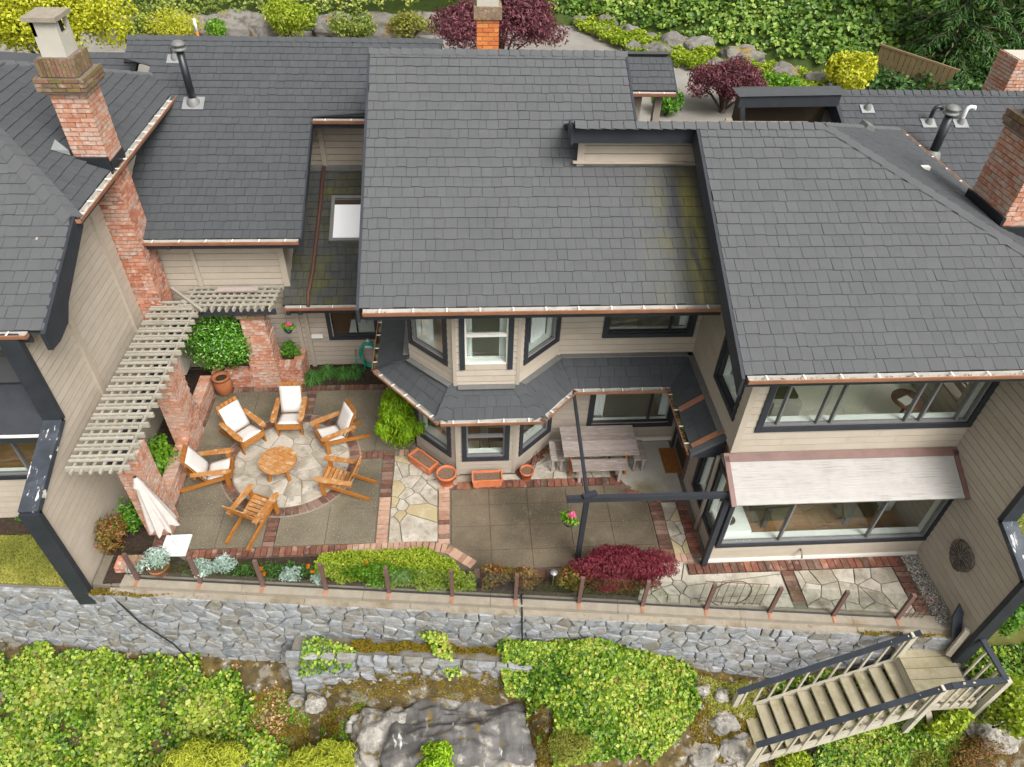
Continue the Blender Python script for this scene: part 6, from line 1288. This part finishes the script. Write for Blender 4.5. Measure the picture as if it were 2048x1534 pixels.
def sedge(x, y, r_, label):
    t = thing('sedge_clump', (x, y, 0), label, 'grass', 'arching grass clumps below the kitchen wall'); b = MB()
    for k in range(170):
        a = random.uniform(0, 6.283); L = r_*random.uniform(.7, 1.25); h = random.uniform(.12, .26); d = Vector((math.cos(a), math.sin(a), 0)); s = Vector((-d.y, d.x, 0))*.006; o = Vector((x+random.uniform(-.05, .05), y+random.uniform(-.05, .05), 0))
        q = [o, o+d*L*.4+Z3*h, o+d*L*.8+Z3*h*.8, o+d*L+Z3*h*.3]; b.add([q[0]-s, q[0]+s, q[1]-s, q[1]+s, q[2]-s*.7, q[2]+s*.7, q[3]], [(0,1,3,2), (2,3,5,4), (4,5,6)])
    b.build('blades', 'sedge', t)
sedge(-3.75, 13.55, .3, 'arching grass clump nearest the brick planter'); sedge(-3.4, 13.75, .28, 'arching grass clump second from the brick planter'); sedge(-3.0, 13.7, .25, 'arching grass clump below the kitchen window'); sedge(-2.75, 13.75, .25, 'arching grass clump left of the hose')
# ================================================================== slope below the wall
zl = lambda x, y: zlow(x, min(y, yw(x)))
carpet('ivy', [(-10.4, 8.1), (-8.4, 7.76), (-6, 7.5), (-4.9, 7.15), (-4.3, 6.8), (-4.5, 6.3), (-3.6, 5.9), (-3.6, 5.0), (-10.5, 5.0)], zl, 46000, .085, 'ivy', 'dense ivy covering the slope at the lower left', 'ivy', .2, dens=.32, lump=.22, aspect=.85, fuzz=.35, spread=.8)
def wallivy(poly, n, label, leaf=.08, mat='ivy', lump=.3):
    """ivy mass lying against the wall and slope: polygon in (x, z) drawn on a steep sheet"""
    xs = [p[0] for p in poly]; zs = [p[1] for p in poly]; X = rng.uniform(min(xs), max(xs), n*3); Zz = rng.uniform(min(zs), max(zs), n*3); inside = np.zeros(len(X), bool); j = len(poly)-1
    for i in range(len(poly)):
        xi, zi = poly[i]; xj, zj = poly[j]; inside ^= ((zi > Zz) != (zj > Zz)) & (X < (xj-xi)*(Zz-zi)/(zj-zi+1e-12)+xi); j = i
    X, Zz = X[inside][:n], Zz[inside][:n]; Y = np.array([yw(x)-.1-max(0, -1.0-z)*1.05-lump*max(0, fbm(x, z, 1.3, 3, 11)+.2)*min(1, max(0, -z-.5)) for x, z in zip(X, Zz)])-rng.uniform(0, .08, len(X))
    T = np.array([.42+.5*fbm(x, z, 1.4, 3, 5) for x, z in zip(X, Zz)])+rng.normal(0, .25, len(X))+.25*np.clip((Zz+1.4)/1.0, 0, 1)
    return stuff(leafmesh('ivy', mat, np.stack([X, Y, Zz], 1), np.tile([0, -.75, .65], (len(X), 1)), leaf, None, .85, .3, .55, .1, tint=T), label, 'ivy')
wallivy([(.6, -1.3), (.7, -.95), (1.1, -.8), (1.7, -.85), (2.3, -.62), (2.75, -.68), (2.9, -1.0), (3.4, -1.3), (3.4, -1.6), (.7, -1.6)], 6500, 'ivy climbing the stone wall right of the rock outcrop')
carpet('ivy', [(.55, 7.0), (1.2, 7.0), (2.7, 6.8), (3.6, 6.7), (4.4, 6.45), (4.5, 5.9), (4.0, 5.4), (3.4, 5.0), (1.6, 5.0), (1.45, 5.5), (1.3, 6.0), (.85, 6.5)], zl, 24000, .085, 'ivy', 'large ivy mass right of the rock outcrop', 'ivy', .22, lump=.22, aspect=.85, spread=.8)
wallivy([(-.75, -.65), (-.45, -.75), (-.3, -1.2), (-.1, -1.35), (-.4, -1.45), (-.65, -1.2), (-.95, -.75)], 420, 'small trailing ivy sprig on the middle of the stone wall', .075)
wallivy([(-3.2, -1.0), (-2.7, -1.05), (-2.2, -1.15), (-2.3, -1.4), (-3.3, -1.5)], 520, 'ivy tuft at the left end of the rough lower wall', .075)
carpet('ivy', [(6.6, 5.0), (7.0, 5.3), (8.4, 5.6), (9.4, 5.4), (9.4, 4.2), (7.5, 4.2), (6.4, 4.5)], zl, 12000, .085, 'ivy', 'bright ivy under the wooden stair', 'ivy', .1, lump=.4)
carpet('ivy', [(6.0, 6.3), (7.0, 6.2), (8.2, 6.1), (8.2, 5.9), (6.2, 5.9)], zl, 1300, .07, 'ivy', 'thin ivy behind the stair treads', 'ivy', .15, dens=.4)
carpet('moss_grass', [(4.6, 6.4), (6.1, 6.25), (6.1, 5.9), (5.5, 5.7), (4.8, 5.8)], zl, 5000, .045, 'grass', 'green mossy grass at the foot of the wall left of the stair', 'moss', .03)
carpet('moss', [(-3.4, 6.3), (-2.0, 6.2), (-2.0, 5.6), (-3.2, 5.7)], zl, 3000, .04, 'grass', 'green moss patch on the slope left of the rock outcrop', 'moss', .03, dens=.35)
carpet('moss', [(-2.3, 7.2), (.6, 6.9), (.6, 6.75), (-2.3, 6.98)], lambda x, y: -1.22, 5200, .04, 'moss_leaf', 'orange-brown moss on top of the rough lower wall', 'moss', .05)
carpet('moss', [(-7.4, 7.98), (-6.9, 7.9), (-6.2, 7.75), (-5.5, 7.66), (-6.4, 7.7), (-7.4, 7.86)], lambda x, y: -.14, 1600, .035, 'moss_leaf', 'orange moss along the wall top at the left', 'moss', .03, dens=.25)
carpet('moss', [(7.2, 6.5), (9.0, 6.3), (9.0, 6.15), (7.2, 6.33)], lambda x, y: -.15, 1600, .035, 'moss_leaf', 'orange moss on the ledge behind the stair', 'moss', .03, dens=.3)
carpet('moss', [(-3.5, 6.4), (-2.2, 6.3), (-1.9, 5.2), (-3.2, 4.6), (-4, 5.0)], zl, 6000, .04, 'moss_leaf', 'orange-brown moss on the bank left of the rock outcrop', 'moss', .03, dens=.4)
carpet('dry_litter', [(-9, 7.8), (-5, 7.35), (-3.6, 6.8), (-4.0, 4.8), (-6, 6.2), (-9.5, 7.5)], zl, 5000, .06, 'litter', 'dry brown leaf litter on the ivy slope', 'leaf litter', .12, dens=.45)
carpet('moss', [(-4.6, 7.0), (-3.4, 6.9), (1.2, 6.5), (1.6, 5.0), (-4.4, 5.0)], zl, 30000, .045, 'moss_leaf', 'brown moss mat over the bare rocky slope', 'moss', .03, dens=.3, fuzz=.35, tscale=2.2)
carpet('moss', [(4.3, 6.5), (6.4, 6.2), (6.4, 4.6), (4.2, 4.6)], zl, 16000, .045, 'moss_leaf', 'brown and gold moss around the foot of the stair', 'moss', .02, dens=.28, fuzz=.35, tscale=2.2)
carpet('weeds', [(-4.6, 7.0), (-2.2, 6.6), (-2.0, 5.6), (-4.4, 5.2)], zl, 7000, .05, 'lime', 'sparse green weeds on the mossy slope', 'weeds', .05, dens=.5, fuzz=.3, tscale=1.8)
rub = MB()
for k in range(900):
    x = random.choice((random.uniform(-4.5, 1.3), random.uniform(4.2, 6.4), random.uniform(9.2, 11))); y = random.uniform(5.0, min(6.9, yw(x)-.15)); z_ = zl(x, y); s_ = random.uniform(.015, .07)*random.choice((.6, 1, 1))
    q = [Vector((x, y, z_))+Vector((random.uniform(-1, 1), random.uniform(-1, 1), random.uniform(-.4, .8)))*s_ for _ in range(6)]
    rub.add(q, [(0,1,2), (0,2,3), (0,3,4), (0,4,1), (5,2,1), (5,3,2), (5,4,3), (5,1,4)])
stuff(rub.build('rubble', 'rock'), 'small loose stones scattered over the bare slope', 'rubble')
carpet('ivy_young', [(-10.4, 7.9), (-6, 7.3), (-4.6, 6.6), (-4.6, 5.2), (-10.5, 5.2)], zl, 3000, .12, 'hedge', 'larger pale young leaves over the ivy slope', 'ivy', .3, dens=.42, lump=.22, aspect=.8, spread=.8)
def rockmesh(name, c, r, seed, mat, parent=None, sub=4, amp=.3, flat=None, squash=1., freq=1.):
    import bmesh
    bm = bmesh.new(); bmesh.ops.create_icosphere(bm, subdivisions=sub, radius=1)
    for v in bm.verts:
        d = v.co.normalized(); p = d*freq*1.3+Vector((seed*3.1, seed*1.7, seed)); k = 1+amp*(noise.noise(p)*1.2+.5*noise.noise(p*2.3)+.22*(1-2*abs(noise.noise(p*3.1)))+.1*(1-2*abs(noise.noise(p*7)))+(.05*noise.noise(p*17) if sub > 4 else 0))
        k2 = max(abs(d.x), abs(d.y), abs(d.z)); k *= (1-.28)+.28/k2*.8 if True else 1
        v.co = Vector((d.x*r[0]*k, d.y*r[1]*k, d.z*r[2]*k))
    vs = [tuple(Vector(c)+v.co) for v in bm.verts]; fs = [tuple(v.index for v in f.verts) for f in bm.faces]; bm.free()
    return MB().add(vs, fs, random.random(), sub > 4).build(name, mat, parent)
tag(rockmesh('rock_outcrop', (-.15, 5.78, -2.95), (1.62, .88, .95), 3, 'rock_dark', sub=6, amp=.3), 'large bare dark rock face streaked white in the middle of the lower slope', 'rock')
tag(rockmesh('rock_outcrop', (-1.6, 5.95, -2.85), (.75, .6, .62), 9, 'rock', sub=5, amp=.3), 'pale lichen-covered rock to the left of the dark rock face', 'rock')
tag(rockmesh('rock_outcrop', (.75, 5.1, -2.95), (1.0, .5, .6), 12, 'rock', sub=5, amp=.3), 'flat grey rock below the dark rock face', 'rock')
tag(rockmesh('rock_outcrop', (-2.5, 5.6, -3.2), (.6, .4, .35), 15, 'rock', sub=5, amp=.35), 'cracked pale rock at the foot of the mossy bank', 'rock')
for i, (x, y, z, r_, lab) in enumerate(((5.0, 5.72, -2.3, .3, 'pale rock at the foot of the stair'), (5.2, 5.25, -2.55, .38, 'large pale rock beside the lowest tread'), (4.45, 5.2, -2.55, .38, 'mossy rock left of the stair foot'), (5.0, 6.1, -2.0, .16, 'small grey rock on the moss by the wall'), (4.62, 6.2, -1.9, .15, 'little rock at the right edge of the ivy mass'), (9.5, 5.5, -1.45, .3, 'blocky pale rock right of the landing'), (9.9, 5.05, -1.75, .5, 'wide pale rock below the landing at the right'), (-3.1, 6.55, -2.45, .2, 'small grey stone at the end of the rough wall'), (-3.5, 6.65, -2.5, .16, 'little grey stone in the brown moss'), (-2.25, 6.2, -2.75, .25, 'grey stone wedged beside the rock outcrop'), (-.9, 5.2, -3.1, .35, 'broken grey rock at the bottom edge'), (4.85, 4.95, -2.75, .35, 'rock at the lower edge left of the stair'))):
    tag(rockmesh('rock', (x, y, z), (r_, r_*.8, r_*.7), 20+i*1.7, 'rock', sub=4, amp=.3), lab, 'rock')
def spray(name, loc, r, label, mat, n, leaf, lobes=14, aspect=.18, cat='shrub'):
    return shrub(name, loc, r, label, cat, mat, n, leaf, lobes*2, .24, aspect, .4, .9, stems=6, inner=.3)
spray('cypress_shrub', (-5.1, 5.6, -2.95), (1.05, .42, .45), 'feathery yellow cypress at the bottom left of the slope', 'cypress', 5500, .13); spray('cypress_shrub', (-2.9, 5.5, -3.0), (.85, .42, .45), 'feathery yellow cypress at the bottom edge, right of the first', 'cypress', 4500, .13); spray('cypress_shrub', (-6.4, 5.4, -3.4), (.5, .35, .35), 'feathery yellow cypress at the far left of the bottom edge', 'cypress', 3000, .13)
rh = shrub('rhododendron', (-.6, 5.12, -2.4), (.42, .38, .5), 'light green rhododendron with purple buds in front of the rock', 'shrub', 'lace', 1700, .1, 14, .36, .35, .5, .6)
for q in ((-.85, 5.15, -2.1), (-.95, 4.98, -2.2), (-.68, 4.95, -2.05), (-.92, 5.05, -2.35)):
    p, nm = blob_pts([(q[0], q[1], q[2]+.25, .05, .05, .05)], 26, .2); leafmesh('blossom', 'purple', p, nm, .05, rh, .8)
shrub('heather', (1.85, 5.1, -2.05), (.42, .34, .4), 'rounded olive-yellow heather bush at the lower edge of the ivy', 'shrub', 'olive', 4000, .035, 14, .4, .5)
shrub('golden_shrub', (6.15, 4.95, -2.75), (.42, .34, .4), 'golden yellow-green shrub at the foot of the stair', 'shrub', 'chartreuse', 1800, .075, 12, .42, .5)
shrub('edge_bush', (9.6, 5.0, -1.2), (.45, .6, .7), 'yellow-green leafy bush beside the fin wall at the right edge', 'shrub', 'chartreuse', 1800, .09, 12, .42, .7); shrub('edge_bush', (9.95, 6.6, -.8), (.45, .7, 1.2), 'tall green bush behind the fin wall at the right edge', 'shrub', 'green', 2200, .085, 14, .4, .7)
shrub('edge_bush', (10.2, 7.8, -.5), (.5, .6, 1.6), 'pale green shrub seen through the notch of the fin wall', 'shrub', 'hedge', 1800, .07, 12, .4, .6)
shrub('heather', (9.3, 4.55, -2.1), (.7, .45, .45), 'rusty green heath bush in the lower right corner', 'shrub', 'rose', 3200, .05, 14, .4, .4); shrub('heather', (8.5, 4.6, -2.2), (.4, .3, .32), 'olive heath bush left of the lower right corner', 'shrub', 'olive', 1500, .05, 10, .4, .4)
shrub('stair_vine', (8.75, 4.98, -1.7), (.38, .26, .6), 'yellow-green vine climbing the landing post', 'shrub', 'chartreuse', 1300, .085, 12, .4, .7)
carpet('ivy', [(9.3, 6.2), (12, 6.2), (12, 5.0), (9.3, 5.0)], lambda x, y: -.72 if y > 5.4 else -1.3, 3500, .09, 'ivy', 'ivy over the short wall at the right edge', 'ivy', .15)
# ================================================================== background
def bigcarpet(poly, n, leaf, mat, label, seed=0, h=.25, dens=None, lump=.5, tscale=.45):
    return carpet('ivy', poly, lambda x, y: zbank(x, y), n, leaf, mat, label, 'ivy', h, lump=lump, aspect=.85, seed=seed, dens=dens, tscale=tscale)
bl_ = [(x, bank_y(x)+.3) for x in np.linspace(4, 20, 12)]
bigcarpet(bl_+[(24, 30), (24, 44), (4, 44)], 44000, .2, 'ivy_bank', 'ivy covered hillside behind the houses at the right', 3)
carpet('hedge_bank', [(-22, 31.9), (-12, 31.5), (-6, 31.7), (0, 32.4), (5, 33.4), (5, 38), (-22, 38)], lambda x, y: 3.6+(y-31.9)*.8, 34000, .15, 'hedge', 'clipped yellow-green hedge bank above the boulder wall at the left', 'hedge', .3, lump=.9, tscale=.5)
for i, (x, y, r_, rz, lab) in enumerate(((-13.2, 31.7, .8, 1.3, 'brown upright boulder behind the roof, leftmost of the boulder wall'), (-12.2, 31.8, .8, 1.1, 'flat brown boulder second from the left behind the roof'), (-10.7, 32.2, 1.35, 1.2, 'big rounded grey boulder behind the left roof'), (-8.9, 32.4, 1.5, 1.3, 'wide grey-brown boulder behind the left roof, right of the rounded one'), (-7.6, 32.2, .9, 1.1, 'plain brown boulder left of the dwarf conifer'), (-4.9, 32.4, 1.0, 1.25, 'upright boulder right of the dwarf conifer'), (-3.2, 32.6, 1.4, 1.2, 'long flat boulder behind the ridge left of the dark maple'), (-1.2, 33.2, 1.5, 1.1, 'long low boulder nearest the dark maple'))):
    tag(rockmesh('boulder', (x, y-.6, 2.95), (r_, .75, rz*.62), 40+i*2.3, 'boulder', sub=4, amp=.18), lab, 'boulder')
for i, (x, y, r_, lab) in enumerate(((5.5, 33.6, .55, 'brown boulder right of the dark maple'), (6.1, 32.0, .55, 'small grey boulder in the rockery by the maple'), (6.7, 33.3, .75, 'round grey boulder at the top of the rockery'), (7.3, 32.0, .6, 'orange-lichened boulder in the rockery'), (7.9, 31.0, .6, 'brown boulder near the middle of the rockery'), (8.8, 30.3, 1.0, 'large pale pointed boulder in the middle of the rockery'), (7.1, 30.0, .5, 'low grey boulder at the driveway edge'), (7.9, 29.4, .8, 'mossy flat boulder at the driveway edge'), (9.7, 29.8, .9, 'yellow-lichened boulder right of the pale pointed one'), (11.0, 28.4, 1.05, 'big lichened boulder above the small red maple'), (11.6, 28.3, .5, 'small brown boulder right of the big lichened one'), (9.9, 27.7, .65, 'mossy boulder left of the red maple'), (12.2, 26.9, .85, 'brown boulder behind the red maple'), (13.3, 26.2, .75, 'boulder left of the golden shrub'), (12.9, 26.4, .5, 'small boulder between two larger ones right of the red maple'))):
    tag(rockmesh('boulder', (x, y, 2.95), (r_*.78, r_*.66, r_*.62), 80+i*1.9, 'boulder', sub=4, amp=.28), lab, 'boulder')
carpet('rockery_plants', [(5, 33.2), (6, 31), (7.2, 29.3), (8.5, 28.2), (10.3, 26.6), (12.5, 25), (14.5, 25.4), (12.5, 27.5), (10, 29.8), (8, 31.5), (6, 33.6)], lambda x, y: 2.92, 26000, .12, 'chartreuse', 'lime-green ground cover among the rockery boulders', 'ground cover', .25, dens=.02, lump=.4, tscale=.8)
def tree(name, loc, r, label, cat, mat, n, leaf, lobes, trunk=1.0, aspect=.5, size=.36, spread=.6, inner=.5, crown_up=1.0):
    t = thing(name, loc, label, cat); c = (loc[0], loc[1], loc[2]+trunk+r[2]*.8*crown_up); lb = make_lobes(c, r, lobes, size); p, nm = blob_pts(lb, n, inner); ok = p[:, 2] > loc[2]+.1
    tn = rng.random(len(p))*.65+.35*np.array([noise.noise(Vector(q)*1.1)*.6+.5 for q in p]); leafmesh('crown', mat, p[ok], nm[ok], leaf, t, aspect, .25, spread, .2, tint=tn[ok])
    b = MB(); b.tube([(loc[0], loc[1], loc[2]-.1), (loc[0]+.1, loc[1], loc[2]+trunk*.6), (c[0], c[1], c[2])], [.06+r[0]*.05, .05+r[0]*.04, .04], 8)
    for l in lb[:10]: b.tube([(loc[0]+.05, loc[1], loc[2]+trunk*.6), ((loc[0]+l[0])/2, (loc[1]+l[1])/2, (loc[2]+trunk*.6+l[2])/2+.15), l[:3]], [.05, .04, .015], 6)
    b.build('trunk', 'bark', t); return t
tree('maple_tree', (1.5, 27.2, 2.9), (2.5, 1.7, 1.7), 'large dark red Japanese maple behind the main ridge', 'tree', 'maple_dark', 18000, .15, 46, .2, .35, .28)
tree('maple_tree', (8.9, 23.7, 2.9), (1.45, 1.2, 1.0), 'small dark red maple beside the driveway', 'tree', 'maple_dark', 9000, .13, 34, .05, .35, .28)
tree('acer_tree', (-13.0, 25.2, 2.9), (2.9, 1.9, 2.1), 'bright yellow-green tree at the top left corner', 'tree', 'golden', 24000, .13, 46, .4, .55, .28)
shrub('dwarf_conifer', (-6.6, 30.8, 2.9), (1.1, .9, 1.0), 'pale yellow-green dwarf conifer behind the left ridge', 'shrub', 'chartreuse', 4200, .15, 16, .4, .4)
shrub('mounded_shrub', (-10.8, 30.2, 2.9), (1.1, .8, .75), 'golden dome-shaped shrub in front of the boulders', 'shrub', 'golden', 3500, .08, 10, .5, .5); shrub('mounded_shrub', (-12.3, 30.4, 2.9), (.8, .6, .6), 'pale yellow shrub left of the golden dome', 'shrub', 'hedge', 1500, .12, 8, .45)
shrub('mounded_shrub', (-9.3, 30.4, 2.9), (.5, .4, .6), 'small green shrub right of the golden dome', 'shrub', 'lime', 700, .12, 7, .45); shrub('mounded_shrub', (-4.0, 30.8, 2.9), (1.0, .6, .7), 'white-flecked pale shrub behind the ridge', 'shrub', 'hedge', 1800, .12, 9, .45); shrub('mounded_shrub', (-2.0, 31.2, 2.9), (1.2, .7, .6), 'loose green shrub left of the dark maple', 'shrub', 'olive', 1600, .12, 9, .45)
shrub('golden_bush', (13.9, 25.2, 2.9), (1.15, .8, .95), 'bright yellow bush behind the right-hand roof', 'shrub', 'golden', 3500, .15, 14, .4, .6); shrub('drive_shrub', (7.0, 23.4, 2.9), (.7, .6, .5), 'small light green shrub by the driveway behind the porch', 'shrub', 'green', 1200, .13, 9, .45)
shrub('drive_shrub', (11.3, 25.2, 2.9), (1.1, .7, .45), 'low bright green shrub right of the red maple', 'shrub', 'lime', 1800, .12, 10, .42)
def conifer(loc, h, r, label, n=9000):
    t = thing('conifer_tree', loc, label, 'tree'); b = MB().tube([(loc[0], loc[1], loc[2]-.3), (loc[0], loc[1], loc[2]+h)], [.22, .04], 8); P = []; N = []; D = []; per = 150
    nb = n//per
    for k in range(nb):
        t_ = (k+.5)/nb; z = loc[2]+.5+(h-.7)*t_; a = k*2.399+random.uniform(-.3, .3); L = r*(1-t_**1.15)*random.uniform(.75, 1.12)+.25; dr = Vector((math.cos(a), math.sin(a), 0)); sd_ = Vector((-dr.y, dr.x, 0))
        b.tube([(loc[0], loc[1], z), tuple(Vector((loc[0], loc[1], z))+dr*L*.6+Z3*(-.02*L)), tuple(Vector((loc[0], loc[1], z))+dr*L+Z3*(-.28*L))], [.03, .02, .006], 5)
        s = rng.random(per)**.7; wv = rng.normal(0, .30, per)*(L*.5)*(1-s*.75)
        for i in range(per): q = Vector((loc[0], loc[1], z))+dr*(L*s[i])+sd_*wv[i]+Z3*(-.3*L*s[i]**2-abs(wv[i])*.25+random.uniform(-.05, .05)); P.append(q); N.append((dr.x*.3, dr.y*.3, 1)); D.append(tuple(dr*.8+sd_*(.7 if wv[i] > 0 else -.7)+Z3*-.3))
    leafmesh('crown', 'conifer', P, N, .3, t, .22, .15, .35, dirs=np.array(D)); b.build('trunk', 'bark', t)
conifer((18.2, 26.8, 2.9), 7.5, 2.5, 'dark green conifer behind the right-hand roof, left of the pair'); conifer((21.6, 27.2, 2.9), 8.5, 2.8, 'dark green conifer in the top right corner', 10000); conifer((17.0, 30.5, 3.5), 6.5, 2.3, 'dark green conifer further up the bank behind the pair', 7000); conifer((24.5, 31, 4), 9, 2.8, 'dark conifer at the top right edge, farthest back', 7000)
carpet('undergrowth', [(14.5, 25.0), (18, 23.5), (24, 23), (26, 27), (20, 29), (15, 27.5)], lambda x, y: 2.95, 9000, .2, 'conifer', 'dark green undergrowth below the conifers', 'ground cover', .6, lump=.6)
fn = thing('board_fence', (15.8, 25.6, 2.9), 'short brown board fence section behind the right-hand roof', 'fence')
for k in range(14): MB().obox((15.3+k*.14, 26.2-k*.13, 3.6-.02*k), Vector((.73, -.68, 0)), Vector((-.68, -.73, 0)), Z3, .085, .015, .75).build('board', 'fence_brown', fn)
MB().beam((15.2, 26.3, 4.38), (17.3, 24.4, 4.1), .1, .06).build('cap_rail', 'fence_brown', fn)
tag(tube('wire_coil', [(-13.3+.35*math.cos(a)*(1+.05*math.sin(5*a)), 30.9, 4.6+.3*math.sin(a)) for a in np.linspace(0, 18, 60)], .03, 'cable'), 'coil of dark cable on the leftmost boulder', 'cable')
gp = thing('survey_stake', (-9.9, 29.9, 2.9), 'small orange and white stake in front of the boulders', 'stake'); tube('stake', [(-9.9, 29.9, 2.9), (-9.9, 29.9, 3.5)], .05, 'marigold', gp); tube('tip', [(-9.9, 29.9, 3.5), (-9.9, 29.9, 3.95)], .05, 'pipe_white', gp)
